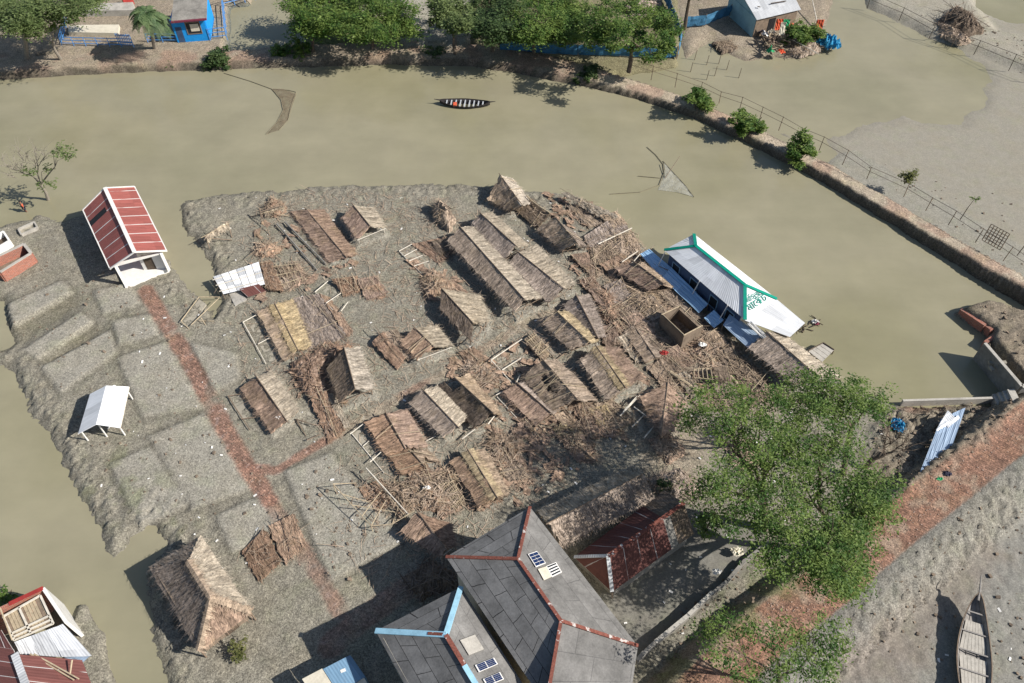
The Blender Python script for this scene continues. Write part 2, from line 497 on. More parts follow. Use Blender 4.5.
# ---------------------------------------------------------------- thatch
def thatch_into(mb, a, b, c, d, seed, sag=0.05, rough=0.05, thick=0.14, hole=0.0, ragged=0.2, blades=20, blen=0.6, course=0.45):
    """thatched slope: a-b ridge edge, d-c eave edge; courses step down, eave is ragged, straw stands proud"""
    rr = random.Random(seed)
    a, b, c, d = map(Vector, (a, b, c, d))
    U = ((b - a).length + (c - d).length) / 2
    V = ((d - a).length + (c - b).length) / 2
    nrm = ((b - a) + (c - d)).cross((d - a) + (c - b)).normalized()
    if nrm.z < 0: nrm = -nrm
    nu = max(3, min(48, int(U / 0.28))); nv = max(3, min(24, int(V / 0.22)))
    ox, oy = rr.uniform(0, 90), rr.uniform(0, 90)
    rag = [rr.uniform(-ragged, ragged * 0.35) * .7 for _ in range(nu + 1)]
    dn = ((d - a) + (c - b)).normalized(); al = ((b - a) + (c - d)).normalized()
    def P(u, v, lift=0.0):
        p = (a * (1 - u) + b * u) * (1 - v) + (d * (1 - u) + c * u) * v
        n = sfbm(ox + u * U * 0.7, oy + v * V * 0.7, 3) - 0.5
        n2 = snoise(ox + u * U * 2.6, oy + v * V * 1.6) - 0.5
        cs = ((v * V) / course) % 1.0
        sg = sag * 4 * v * (1 - v) * (0.6 + 0.8 * math.sin(u * U * 0.9 + ox) ** 2)
        return p + nrm * (n * 3.6 * rough + n2 * rough * 0.8 + cs * 0.015 - sg + lift)
    W = nu + 1
    grid = []
    for j in range(nv + 1):
        for i in range(nu + 1):
            u, v = i / nu, j / nv
            p = P(u, v)
            if j == nv:
                p = p + dn * (-rag[i] if rag[i] < 0 else -rag[i])
            if i in (0, nu):
                p = p + al * rr.uniform(-0.12, 0.12)
            grid.append(p)
    keep = {}
    for j in range(nv):
        for i in range(nu):
            k = True
            if hole > 0:
                hn = sfbm(oy + i / nu * U * 0.55, ox + j / nv * V * 0.55, 3)
                k = hn > hole
            keep[i, j] = k
    i0 = len(mb.v)
    for p in grid: mb.v.append(tuple(p))
    for p in grid: mb.v.append(tuple(p - nrm * thick))
    K = len(grid)
    for (i, j), k in keep.items():
        if not k: continue
        q = [j * W + i, j * W + i + 1, (j + 1) * W + i + 1, (j + 1) * W + i]
        uv = [(x * U / nu + ox, y * V / nv + oy) for x, y in ((i, j), (i + 1, j), (i + 1, j + 1), (i, j + 1))]
        mb.f.append(tuple(i0 + t for t in q)); mb.uv.append(uv)
        mb.f.append(tuple(i0 + K + t for t in reversed(q))); mb.uv.append(uv[::-1])
        for (di, dj), (x, y) in (((0, -1), (0, 1)), ((1, 0), (1, 2)), ((0, 1), (2, 3)), ((-1, 0), (3, 0))):
            if not keep.get((i + di, j + dj), False):
                mb.f.append((i0 + q[y], i0 + q[x], i0 + K + q[x], i0 + K + q[y]))
                mb.uv.append([uv[y], uv[x], uv[x], uv[y]])
    # standing straw
    nb = int(U * V * blades)
    for _ in range(nb):
        u, v = rr.random(), rr.random()
        ii, jj = min(nu - 1, int(u * nu)), min(nv - 1, int(v * nv))
        if not keep[ii, jj]: continue
        p = P(u, v, 0.0)
        L = blen * rr.uniform(0.5, 1.3)
        dr = (dn + al * rr.gauss(0, 0.30) + nrm * rr.uniform(0.0, 0.16)).normalized()
        sd = dr.cross(nrm).normalized() * rr.uniform(0.012, 0.03)
        h = nrm * rr.uniform(0.01, 0.05)
        e = p + dr * L
        uvp = (u * U + ox, v * V + oy); uve = (u * U + ox, v * V + L + oy)
        mb.quad(p - sd + h, p + sd + h, e + sd * 0.3 + h, e - sd * 0.3 + h, [uvp, uvp, uve, uve])
    # eave fringe
    for _ in range(int(U * 14)):
        u = rr.random()
        if not keep[min(nu - 1, int(u * nu)), nv - 1]: continue
        p = P(u, 0.97)
        L = rr.uniform(0.15, 0.5)
        dr = (dn + al * rr.gauss(0, 0.3) + Vector((0, 0, -0.35))).normalized()
        sd = al * rr.uniform(0.015, 0.04)
        e = p + dr * L
        uvp = (u * U + ox, V + oy); uve = (u * U + ox, V + L + oy)
        mb.quad(p - sd, p + sd, e + sd * 0.3, e - sd * 0.3, [uvp, uvp, uve, uve])

def straw_tangle(mb, pts_fn, n, seed, L=(0.4, 1.1), wdt=(0.012, 0.035), up=0.25):
    rr = random.Random(seed)
    for _ in range(n):
        p = pts_fn(rr)
        an = rr.uniform(0, 6.283)
        dr = Vector((math.cos(an), math.sin(an), rr.uniform(-0.15, up)))
        l = rr.uniform(*L)
        sd = Vector((-dr.y, dr.x, 0)).normalized() * rr.uniform(*wdt)
        q = p + dr * l
        mb.quad(p - sd, p + sd, q + sd * 0.4, q - sd * 0.4, [(p.x, p.y), (p.x + 0.05, p.y), (p.x + 0.05, p.y + l), (p.x, p.y + l)])

def px(s):
    return [tuple(float(q) for q in t.split(',')) for t in s.split()]

def d2line(p, a, b):
    d = Vector((b.x - a.x, b.y - a.y)); q = Vector((p.x - a.x, p.y - a.y))
    return abs(d.x * q.y - d.y * q.x) / max(d.length, 1e-6)

SEED = [100]
def nseed():
    SEED[0] += 1
    return SEED[0]

def solve_ridge(L1, R1, Q1, L2, R2, Q2, he, lo=0.35, hi=1.3):
    best = None
    for k in range(20):
        hr = he + lo + (hi - lo) * k / 19
        l1, l2, q1, q2 = at(*L1, he), at(*L2, he), at(*Q1, he), at(*Q2, he)
        rm = (at(*R1, hr) + at(*R2, hr)) / 2
        e = abs(d2line(rm, l1, l2) - d2line(rm, q1, q2)) + 0.25 * abs(hr - he - (lo + hi) / 2)
        if best is None or e < best[0]: best = (e, hr)
    return best[1]

def add_plot(pts, grow=0.35, h=0.2):
    c = sum((Vector((p[0], p[1])) for p in pts), Vector((0, 0))) / len(pts)
    o = []
    for p in pts:
        v = Vector((p[0], p[1])) - c
        o.append(tuple(c + v * (1 + grow / max(v.length, 0.1))))
    PLOTS.append((o, h))

def post_child(root, p, ztop, r=0.05, mat='wood', zb=0.05, lean=(0, 0)):
    mb = MB(); mb.tube((p.x + lean[0], p.y + lean[1], zb), (p.x, p.y, ztop), r, r * 0.9, 6)
    mb.build('post', mat, root)

def pole_child(root, a, b, r=0.045, mat='bamboo', name='pole'):
    mb = MB(); mb.tube(a, b, r, r * 0.75, 6)
    mb.build(name, mat, root)

STALLG = 'thatched stalls of the market'
RUING = 'storm-flattened market stalls'

def T(label, coords, he=1.5, mats='gg', cap=None, group=STALLG, name='thatched_stall', posts=2, hole=(0, 0), rough=0.035,
      sag=0.06, hr=None, postmat='wood', extra=0, cat='market stall', loc_hi=1.3, plot=True, pole=True, capw=0.22):
    """gabled thatched stall from its six surveyed roof corners: L1 R1 Q1 (far end) L2 R2 Q2 (near end)"""
    P = px(coords)
    L1, R1, Q1, L2, R2, Q2 = P
    if hr is None: hr = solve_ridge(*P, he, 0.3, loc_hi * .9) if loc_hi > 1 else solve_ridge(*P, he, .12, loc_hi * .55)
    l1, l2, q1, q2 = at(*L1, he), at(*L2, he), at(*Q1, he), at(*Q2, he)
    r1, r2 = at(*R1, hr), at(*R2, hr)
    c = (l1 + l2 + q1 + q2) / 4
    root = thing(name, label, cat, (c.x, c.y, 0.35), group)
    sd = nseed()
    for k, (e1, e2, m) in enumerate(((l1, l2, mats[0]), (q1, q2, mats[1]))):
        mb = MB()
        if k == 0: thatch_into(mb, r1, r2, e2, e1, sd * 7 + k, sag, rough, hole=hole[k])
        else: thatch_into(mb, r2, r1, e1, e2, sd * 7 + k, sag, rough, hole=hole[k])
        mb.build('roof_slope', m, root)
    if cap:
        mb = MB()
        al = (r2 - r1).normalized(); out = (q1 - l1).normalized() * capw
        up = Vector((0, 0, 0.04))
        thatch_into(mb, r1 + up, r2 + up, r2 + (l2 - r2).normalized() * (capw + .35) + up * .9, r1 + (l1 - r1).normalized() * (capw + .35) + up * .9, sd * 7 + 3, 0, 0.03, 0.06, ragged=.15, blades=14)
        thatch_into(mb, r2 + up, r1 + up, r1 + (q1 - r1).normalized() * (capw + .25) + up * .9, r2 + (q2 - r2).normalized() * (capw + .25) + up * .9, sd * 7 + 4, 0, 0.03, 0.06, ragged=.15, blades=14)
        mb.build('ridge_cap', cap, root)
    if pole:
        pole_child(root, r1 + Vector((0, 0, .06)) - (r2 - r1).normalized() * .25, r2 + Vector((0, 0, .06)) + (r2 - r1).normalized() * .25, 0.05, 'wood', 'ridge_pole')
    rr = random.Random(sd)
    if posts:
        for k in range(posts):
            t = k / (posts - 1) if posts > 1 else 0.5
            t = 0.04 + 0.92 * t
            for e1, e2, s in ((l1, l2, 1), (q1, q2, -1)):
                e = e1.lerp(e2, t); rp = r1.lerp(r2, t)
                p = e.lerp(rp, 0.12)
                post_child(root, p, p.z - 0.12, 0.05, postmat, lean=(rr.uniform(-.08, .08), rr.uniform(-.08, .08)))
        for e1, e2 in ((l1, l2), (q1, q2)):
            a = e1.lerp(r1, .12); b = e2.lerp(r2, .12)
            pole_child(root, a - Vector((0, 0, .16)), b - Vector((0, 0, .16)), 0.04, postmat, 'eave_beam')
        for e1, e2 in ((l1, q1), (l2, q2)):
            pole_child(root, e1 - Vector((0, 0, .17)), e2 - Vector((0, 0, .17)), 0.04, postmat, 'tie_beam')
    for k in range(extra):
        u = rr.random(); e = l1.lerp(l2, u) if rr.random() < .6 else q1.lerp(q2, u)
        rp = r1.lerp(r2, u + rr.uniform(-.2, .2))
        z = Vector((0, 0, .17))
        pole_child(root, e + z, rp + z + (rp - e) * .2, .03, 'bamboo', 'rafter')
    if plot:
        add_plot([(v.x, v.y) for v in (l1, q1, q2, l2)])
    return root

def slope(label, coords, zs, mat='b', group=RUING, name='collapsed_stall', hole=0.0, rough=0.09, sag=0.05, poles=3, tangle=40,
          postsn=0, cat='collapsed stall', thick=.13, plot=False, polemat='bamboo', second=None, lattice=0):
    """fallen thatched roof panel(s): four surveyed corners (upper edge a b, lower edge c d) at heights zs"""
    P = px(coords)
    a, b, c, d = [at(*p, z) for p, z in zip(P, zs)]
    ctr = (a + b + c + d) / 4
    root = thing(name, label, cat, (ctr.x, ctr.y, 0.35), group)
    sd = nseed()
    rr = random.Random(sd)
    mb = MB(); thatch_into(mb, a, b, c, d, sd, sag, rough, thick, hole=hole, ragged=.35, blades=24)
    mb.build('roof_slope', mat, root)
    if second:
        co2, zs2, m2 = second
        a2, b2, c2, d2 = [at(*p, z) for p, z in zip(px(co2), zs2)]
        mb = MB(); thatch_into(mb, a2, b2, c2, d2, sd + 5000, sag, rough, thick, hole=hole, ragged=.35, blades=24)
        mb.build('roof_slope', m2, root)
    if tangle:
        mb = MB()
        def fn(r):
            u, v = r.random(), r.random()
            p = (a * (1 - u) + b * u) * (1 - v) + (d * (1 - u) + c * u) * v
            return p + Vector((r.gauss(0, .25), r.gauss(0, .25), r.uniform(0, .18)))
        straw_tangle(mb, fn, tangle, sd)
        mb.build('loose_thatch', 'm' if mat != 's' else 's', root)
    for k in range(poles):
        u = rr.random(); v = rr.random()
        p = a.lerp(b, u); q = d.lerp(c, min(1, max(0, u + rr.uniform(-.5, .5))))
        if rr.random() < .4:
            p = a.lerp(d, v); q = b.lerp(c, min(1, max(0, v + rr.uniform(-.4, .4))))
        ex = (q - p) * rr.uniform(.0, .25)
        lift = Vector((0, 0, rr.uniform(.08, .2)))
        pole_child(root, p - ex + lift, q + ex * .5 + lift, rr.uniform(.02, .04), rr.choice([polemat, 'wood', 'wood', polemat]), 'pole')
    if lattice:
        mb = MB()
        for k in range(lattice):
            t = (k + .5) / lattice
            mb.tube(a.lerp(b, t) + Vector((0, 0, .12)), d.lerp(c, t) + Vector((0, 0, .12)), .03, .03, 5)
        for t in (.15, .5, .85):
            mb.tube(a.lerp(d, t) + Vector((0, 0, .16)), b.lerp(c, t) + Vector((0, 0, .16)), .035, .035, 5)
        mb.build('lattice', 'bamboo', root)
    for k in range(postsn):
        e = (a.lerp(d, .1), b.lerp(c, .1), c, d)[k % 4]
        post_child(root, e, e.z - .05, .05, 'wood', lean=(rr.uniform(-.2, .2), rr.uniform(-.2, .2)))
    if plot: add_plot([(v.x, v.y) for v in (a, b, c, d)])
    return root

def heap(label, coords, h=0.7, mat='b', group='heaps of fallen thatch', name='thatch_heap', z=.4, poles=5, tangle=120, cat='thatch heap', polemat='bamboo', sticks='m', polelen=(1.2, 3.0), rough=1.0):
    """mound of crumpled thatch with sticks poking out"""
    pts = [at(*p, z) for p in px(coords)]
    ctr = sum(pts, Vector()) / len(pts)
    root = thing(name, label, cat, (ctr.x, ctr.y, z), group)
    sd = nseed(); rr = random.Random(sd)
    poly = np.array([(p.x, p.y) for p in pts])
    x0, y0 = poly.min(0); x1, y1 = poly.max(0)
    st = 0.16
    nx, ny = int((x1 - x0) / st) + 3, int((y1 - y0) / st) + 3
    X, Y = np.meshgrid(x0 - st + np.arange(nx) * st, y0 - st + np.arange(ny) * st)
    sdv = sdf(poly, X.ravel(), Y.ravel()).reshape(X.shape)
    sdv = sdv + (fbm(X * 1.5 + sd, Y * 1.5, 3) - .5) * .5
    depth = np.clip(-sdv, 0, None)
    mx = max(depth.max(), .2)
    rid = 1 - abs(fbm(X * 1.1 + sd * 3, Y * 1.1 + 5, 3) - .5) * 3.2
    H = (np.clip(depth / mx, 0, 1) ** .55) * h * (0.55 + .45 * rid) + (fbm(X * 3.1, Y * 3.1 + sd, 3) - .5) * .28 * rough * (depth > 0)
    H = np.where(depth > 0, np.maximum(H, .03), -.25)
    mb = MB()
    mb.v = [(float(x), float(y), float(z + hh)) for x, y, hh in zip(X.ravel(), Y.ravel(), H.ravel())]
    inside = depth > 0
    for j in range(ny - 1):
        for i in range(nx - 1):
            if inside[j, i] or inside[j + 1, i] or inside[j, i + 1] or inside[j + 1, i + 1]:
                q = (j * nx + i, j * nx + i + 1, (j + 1) * nx + i + 1, (j + 1) * nx + i)
                mb.f.append(q); mb.uv.append([((mb.v[t][0]) * .8, (mb.v[t][1]) * .8 + mb.v[t][2]) for t in q])
    mb.build('thatch_mound', mat, root)
    idx = np.argwhere(depth > 0.02)
    def fn(r):
        j, i = idx[r.randrange(len(idx))]
        return Vector((X[j, i] + r.uniform(-.1, .1), Y[j, i] + r.uniform(-.1, .1), z + H[j, i] + r.uniform(0, .1)))
    if len(idx):
        if tangle:
            mb = MB(); straw_tangle(mb, fn, int(tangle * 1.1), sd, (.3, 1.3), (.01, .055), .22)
            mb.build('loose_thatch', sticks, root)
        for k in range(poles):
            p = fn(rr); an = rr.uniform(0, 3.14); L = rr.uniform(*polelen) / 2
            dv = Vector((math.cos(an) * L, math.sin(an) * L, rr.uniform(-.1, .25) * L))
            pole_child(root, p - dv + Vector((0, 0, .1)), p + dv + Vector((0, 0, .12)), rr.uniform(.015, .038), rr.choice([polemat, 'wood', 'wood', 'darkwood']), 'pole')
    return root

def beams(label, segs, name='stall_frame', cat='stall frame', group='bare stall frames', mat='bamboo', r=.05, slabs=(), slabz=.42, postsat=()):
    """bare frame: segs = 'x,y,z x,y,z ; ...' beams, postsat px list with z"""
    allp = []
    segl = []
    for s in segs.split(';'):
        t = [tuple(float(q) for q in w.split(',')) for w in s.split()]
        t = [at(*w) for w in t]
        segl.append(t); allp += t
    for s in postsat: allp.append(at(*s))
    c = sum(allp, Vector()) / len(allp)
    root = thing(name, label, cat, (c.x, c.y, .35), group)
    for t in segl:
        for p, q in zip(t, t[1:]):
            pole_child(root, p, q, r, mat, 'beam')
    for s in postsat:
        p = at(*s)
        post_child(root, p, p.z, r, mat)
    for sl in slabs:
        mb = MB(); pts = [at(*p, slabz) for p in px(sl)]
        mb.slab([(p.x, p.y) for p in pts], .1, slabz)
        mb.build('mud_slab', 'mudslab', root)
    return root

def sdf(poly, X, Y):
    """signed distance (negative inside) of points to polygon"""
    poly = np.asarray(poly, float)
    d = np.full(X.shape, 1e9); ins = np.zeros(X.shape, bool)
    n = len(poly)
    for i in range(n):
        ax, ay = poly[i]; bx, by = poly[(i + 1) % n]
        ex, ey = bx - ax, by - ay
        wx, wy = X - ax, Y - ay
        t = np.clip((wx * ex + wy * ey) / (ex * ex + ey * ey + 1e-12), 0, 1)
        d = np.minimum(d, (wx - t * ex) ** 2 + (wy - t * ey) ** 2)
        if ay != by:
            c = ((ay > Y) != (by > Y)) & (X < (bx - ax) * (Y - ay) / (by - ay) + ax)
            ins ^= c
    d = np.sqrt(d)
    return np.where(ins, -d, d)

def pdist(line, X, Y):
    """distance to polyline and parameter (vertex index + t)"""
    d = np.full(X.shape, 1e9); par = np.zeros(X.shape); side = np.zeros(X.shape)
    for i, (a, b) in enumerate(zip(line, line[1:])):
        ex, ey = b[0] - a[0], b[1] - a[1]
        wx, wy = X - a[0], Y - a[1]
        t = np.clip((wx * ex + wy * ey) / (ex * ex + ey * ey + 1e-12), 0, 1)
        dd = np.sqrt((wx - t * ex) ** 2 + (wy - t * ey) ** 2)
        m = dd < d
        d = np.where(m, dd, d); par = np.where(m, i + t, par)
        side = np.where(m, ex * wy - ey * wx, side)
    return d, par, side
# ================================================================= market stalls
T('small upright thatched stall standing alone near the upper pond edge on thin white posts',
  '342,217 353,205 373,207 357,239 370,226 386,227', 1.5, 'bp', postmat='palewood', posts=3)
T('long low brown thatch roof lying over its stall, left of the small white-posted stall',
  '291,211 306,209 324,209 330,262 346,257 356,255', .7, 'bb', rough=.08, loc_hi=.5, posts=2)
T('longest thatched stall, dark left slope beside a deep shadow and a pale grey ridge strip',
  '447,240 460,227 472,226 515,311 524,299 541,297', 1.7, 'gp', posts=4, capw=.2)
T('thatched stall with cream right slope at the upper end, behind the longest stall',
  '472,223 480,213 492,212 503,260 516,246 528,245', 1.6, 'gp', posts=3)
T('grey thatched stall with sagging ridge, end to end with the cream-sloped stall',
  '508,262 518,252 536,244 548,302 563,288 575,284', 1.6, 'gp', posts=3, sag=.14)
T('topmost thatched stall with pale peaked roof right at the pond edge',
  '487,199 500,175 513,178 510,210 522,205 531,203', 1.3, 'mp', rough=.10, posts=2, extra=3)
T('thatched stall with rounded brown slope below the curved yellow beam',
  '537,229 555,217 571,229 562,250 577,243 587,246', 1.3, 'mg', rough=.09, posts=2, extra=2)
T('low stall with straw-yellow ridge and brown slopes beside the white-edged mud plot',
  '257,311 275,304 292,299 284,360 298,350 310,346', .9, 'ms', cap='s', rough=.06, posts=2, loc_hi=.6)
T('tall thatched stall, black shaded left side and broad pale right slope, beside the dirt path',
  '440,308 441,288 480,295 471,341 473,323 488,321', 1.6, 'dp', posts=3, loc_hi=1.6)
T('thatched stall with brown and pale slopes, propped on white posts by the dirt path',
  '400,341 414,327 436,325 417,359 433,346 452,346', 1.2, 'bp', rough=.08, posts=3, postmat='palewood', extra=3)
T('steep stall with pale grey right slope and black shaded left side beside rust-brown heap',
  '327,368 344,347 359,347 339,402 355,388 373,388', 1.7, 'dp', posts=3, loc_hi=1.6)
T('leftmost stall of the market, one slope brown and the other pale grey',
  '240,387 256,376 271,370 271,432 287,421 298,410', .9, 'bp', rough=.07, posts=2, loc_hi=.7)
T('grey ribbed thatched stall standing straight between two brown collapsed stalls below the path',
  '409,402 423,390 437,385 443,436 458,427 467,416', 1.4, 'gp', posts=3)
T('stall with black torn patch in its brown slope and orange right edge',
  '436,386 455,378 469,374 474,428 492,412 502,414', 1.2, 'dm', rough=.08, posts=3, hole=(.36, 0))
T('brown thatched stall split along its ridge by a dark gap, beside pale poles',
  '365,422 386,413 406,409 386,455 405,448 427,446', 1.0, 'rb', rough=.06, posts=2, loc_hi=.6, extra=2)
T('crumpled orange-brown stall just below the split-ridge stall',
  '386,453 408,447 427,449 402,474 425,467 453,474', .9, 'rm', rough=.12, posts=2, loc_hi=.7, extra=3, hole=(.30, .33))
T('stall with yellow straw ridge surrounded by loose sticks near the tiled roof',
  '450,461 468,450 483,448 479,507 497,497 509,494', 1.1, 'bm', cap='s', rough=.08, posts=2, loc_hi=.8)
T('flat brown thatched stall beside a pale mud strip, below the ruined lattice roof',
  '504,392 517,383 530,380 536,425 551,413 560,409', 1.0, 'bg', rough=.06, posts=2, loc_hi=.6)
T('long ruined stall with an open bamboo lattice end and pale grey slipped thatch',
  '522,376 543,360 557,358 551,411 577,399 597,400', 1.2, 'mg', rough=.11, posts=3, hole=(.33, 0), extra=8)
T('stall with straw-yellow right edge and brown tattered slope beside a straight shadowed plot',
  '539,320 557,312 568,311 571,350 589,342 599,339', 1.3, 'ms', rough=.08, posts=3, extra=3)
T('grey thatched stall with rounded roof joining the yellow-edged stall from above',
  '563,304 576,295 589,294 584,338 598,338 606,336', 1.2, 'gg', rough=.07, posts=2, loc_hi=.8)
T('broad thatched stall with cream straw stripe along its ridge in the middle of the market',
  '580,359 596,346 618,347 607,400 625,387 642,378', 1.6, 'gb', cap='s', rough=.06, posts=4)
T('large sloping thatched stall with dragged-down end, beside the blue tin strip',
  '613,268 634,262 643,262 650,291 664,284 674,287', 1.3, 'bm', rough=.10, posts=2, extra=3)
T('long grey thatched stall at the pond edge, between white hall and trees',
  '749,347 767,332 779,331 793,383 817,376 842,378', 1.9, 'gp', posts=4)
T('thatched stall with a fallen ridge beam, left of the tree, brown on both sides',
  '640,397 668,382 686,402 655,424 661,436 672,431', 1.2, 'bb', rough=.09, posts=2, extra=2, loc_hi=.7, group=STALLG)
T('low pale thatch roof beside the plank strip, between the cream-striped stall and the mud shed',
  '624,331 634,326 642,324 646,362 655,357 664,354', .9, 'mg', rough=.08, posts=2, loc_hi=.5)
T('long grey thatched stall lying in tree shade beside the rusted roof and tiled hall',
  '562,546 549,523 536,511 655,499 643,474 633,466', 2.1, 'gp', posts=4, rough=.05, loc_hi=1.6)
slope('flat brown thatch roof lying on the brick path end, left one of two', '242,551 264,528 281,560 257,580', (.6, .9, .9, .6), 'r', poles=1, tangle=30, rough=.05)
slope('flat brown thatch roof lying on the brick path end, right one of two', '268,526 294,513 306,543 285,563', (.7, .8, .7, .6), 'b', poles=1, tangle=30, rough=.05)
T('thatched stall half in the tiled roof\'s shadow at the lower end of the market',
  '401,531 417,511 452,524 441,556 446,549 455,545', 1.5, 'br', posts=2, postmat='palewood', loc_hi=.9, hole=(0, 0), rough=.07)

# ---- fallen roofs
slope('flattened pinkish-grey thatch right of the straw-yellow ridge stall', '293,299 319,293 347,336 311,346', (.75, .7, .6, .6), 'g', poles=4, tangle=60,
      second=('319,293 330,297 352,330 347,336', (.7, .5, .45, .6), 'b'))
slope('brown fallen thatch square beside a bare plot with pale beams', '332,279 357,276 359,290 343,296', (.9, .9, .6, .5), 'r', poles=4)
slope('round-edged brown fallen thatch, right half of the pair above the dirt path', '358,279 377,275 388,292 366,300', (.9, .8, .5, .55), 'b', poles=3,
      second=('366,287 380,283 387,296 370,301', (.8, .8, .5, .45), 'r'))
slope('crumpled brown thatch roof pressed against the longest stall, beside a slatted plot', '411,243 447,236 453,250 438,264', (.7, 1.2, .7, .5), 'r', poles=4, rough=.15,
      second=('430,241 447,238 455,246 440,254', (1.0, 1.3, 1.1, .8), 'd'))
slope('yellowish collapsed thatch leaning left of the stall on white posts by the dirt path', '379,333 396,329 416,355 399,360', (1.2, 1.3, .8, .7), 'm', poles=4, postsn=3,
      second=('372,342 383,332 404,356 396,368', (.8, 1.3, .9, .6), 'r'))
slope('rust-brown thatch strip with a dark shaded end, fallen below the steep pale stall', '308,394 326,391 344,428 329,442', (.9, 1.1, .9, .5), 'r', poles=3, rough=.08,
      second=('326,391 333,394 350,424 344,428', (1.1, .9, .8, .9), 'p'))
slope('fallen long thatch strip at the water edge, topmost right of the market', '560,193 567,192 619,216 608,223', (1.3, 1.5, 1.2, .7), 'p', poles=4, rough=.12, postsn=2)
slope('flat grey thatch sheet with dark ribs at the right rim of the market', '584,236 617,214 628,228 590,248', (.8, 1.0, .8, .6), 'g', poles=2, rough=.05,
      second=('600,215 616,211 627,222 612,226', (1.1, 1.1, .9, .9), 'm'))
slope('brown thatch leaf fallen on its mud plot, below the curved yellow beam', '570,255 587,252 596,272 592,277', (.8, 1.0, .6, .5), 'b', poles=3)
slope('yellow-brown tumbled thatch right of the rounded stall, full of sticks', '590,249 610,244 622,260 596,277', (.8, .9, .6, .5), 'm', poles=6, rough=.2, tangle=120)
slope('long plank-like thatch strip fallen beside the yellow-edged stall', '587,288 600,288 630,318 616,326', (.9, .8, .6, .6), 'b', poles=4, rough=.12)
slope('wide crushed thatch at the right of the flat brown stall, with a yellow straw tuft', '570,402 592,401 624,431 588,438', (.9, .9, .5, .5), 'b', poles=5, rough=.16, tangle=110,
      second=('588,408 606,405 618,428 604,434', (1.0, .9, .6, .6), 's'))
slope('lifted dark thatch cavity with a curved yellow beam, left of the rounded brown stall', '513,208 531,199 551,214 536,228', (.8, 1.4, 1.5, .7), 'd', poles=3, rough=.12)
slope('slender brown thatch lying beside the dark torn stall, above the wooden beams', '463,375 473,371 484,382 476,388', (.9, .9, .6, .6), 'r', poles=3)
slope('low thatch remnant beside the lattice end, upper right of the dirt path crossing', '524,340 534,333 551,350 541,359', (1.0, .9, .8, .8), 'm', poles=5, hole=.40, lattice=6)
slope('pale fallen roof slat panel with bare bamboo laths among straw at the market foot', '433,490 451,478 466,500 455,512', (.7, .8, .6, .5), 'm', hole=.36, lattice=10, poles=5, tangle=90)
slope('brown fallen thatch inside a leaning bamboo frame, lower left of the stick pile', '358,487 382,479 396,500 374,511', (.6, .7, .5, .5), 'r', poles=5, tangle=70)
slope('thatch strip with frayed edge beside the plank bench under the mud shed', '676,374 687,371 706,399 695,404', (.9, 1.0, .7, .6), 'p', poles=4, rough=.10)
slope('grey-brown thatch roof slid down the slope left of the thatched stall by the tree', '601,309 617,303 640,330 625,336', (1.0, .9, .7, .7), 'm', poles=5, rough=.14, tangle=80)
slope('dark slumped thatch under the mud-walled shed, toward the logs', '640,345 655,340 682,368 668,376', (.7, .8, .6, .6), 'd', poles=5, rough=.15, tangle=90)
slope('tipped thatch sheet propped beside the fallen frame, just left of the broad cream-striped stall', '612,322 625,318 634,330 622,336', (1.2, 1.0, .6, .7), 'r', poles=3, rough=.14)
slope('thatch flap hanging at the left end of the blue tin strip', '640,262 650,268 664,286 652,285', (1.0, 1.0, .7, .6), 'g', poles=3)
slope('straight brown thatch strip, last one at the foot of the flat brown stall', '553,416 566,410 582,428 572,434', (.8, .8, .5, .5), 'm', poles=4, rough=.12)
slope('tattered brown roof between the two yellow-ridged stalls at the market foot', '490,452 508,447 520,470 508,482', (.8, .8, .5, .5), 'r', poles=6, rough=.18, hole=.38, tangle=140)

slope('brown thatch sheet tipped between the yellow tumbled thatch and the blue tin strip', '600,264 622,253 641,272 619,285', (.9, 1.0, .7, .6), 'b', poles=4, rough=.12)
slope('thatch strip lying right above the curled rust-brown heap, tilted to the right', '604,285 621,279 640,304 622,312', (.8, 1.0, .7, .6), 'g', poles=4, rough=.12)
slope('torn dark thatch between the logs and the mud-walled shed front', '660,352 677,345 692,362 675,371', (.8, .9, .6, .5), 'b', poles=4, rough=.14)
slope('brown thatch sheet at the right foot of the mud-walled shed', '702,334 717,329 735,350 719,358', (.7, .9, .6, .6), 'm', poles=5, rough=.12)
slope('dark thatch slid down beside the grey-blue tin sheet', '716,352 735,346 753,373 736,381', (.7, .9, .7, .6), 'd', poles=4, rough=.12)
slope('small thatch flap left of the pale plank thatch, above the cream-striped stall', '597,328 611,324 622,341 606,348', (.9, 1.0, .8, .8), 'b', poles=3, rough=.1)
slope('crushed thatch below the cream-striped stall, touching the white pole cluster', '594,404 612,398 634,420 614,431', (.9, .9, .6, .6), 'm', poles=4, rough=.14)
slope('brown thatch flap lying under the lower end of the yellow straw ridge stall', '470,492 490,484 502,500 482,512', (.8, .9, .6, .5), 'r', poles=5, rough=.14)
slope('slanted thatch piece at the foot of the flat brown stall, in litter', '518,424 536,419 551,436 533,445', (.7, .8, .5, .5), 'b', poles=4, rough=.14)
slope('orange-brown thatch fallen onto the stick heap, under the crumpled stall', '400,466 424,460 441,480 416,487', (.8, .9, .7, .6), 'r', poles=6, rough=.14)
slope('narrow thatch strip lying along the lower edge of the blue tin strip', '656,290 668,284 700,316 690,322', (.8, .9, .8, .7), 'g', poles=3, rough=.08)
slope('small brown thatch leaf left of the plank-like strip, by the grey sagging stall', '578,279 593,276 606,291 592,296', (.7, .8, .5, .5), 'r', poles=3, rough=.1)
slope('pale thatch remnant lying along the pond rim under the uppermost fallen strip', '566,206 582,202 604,222 588,228', (.7, .8, .6, .5), 'g', poles=4, rough=.1)

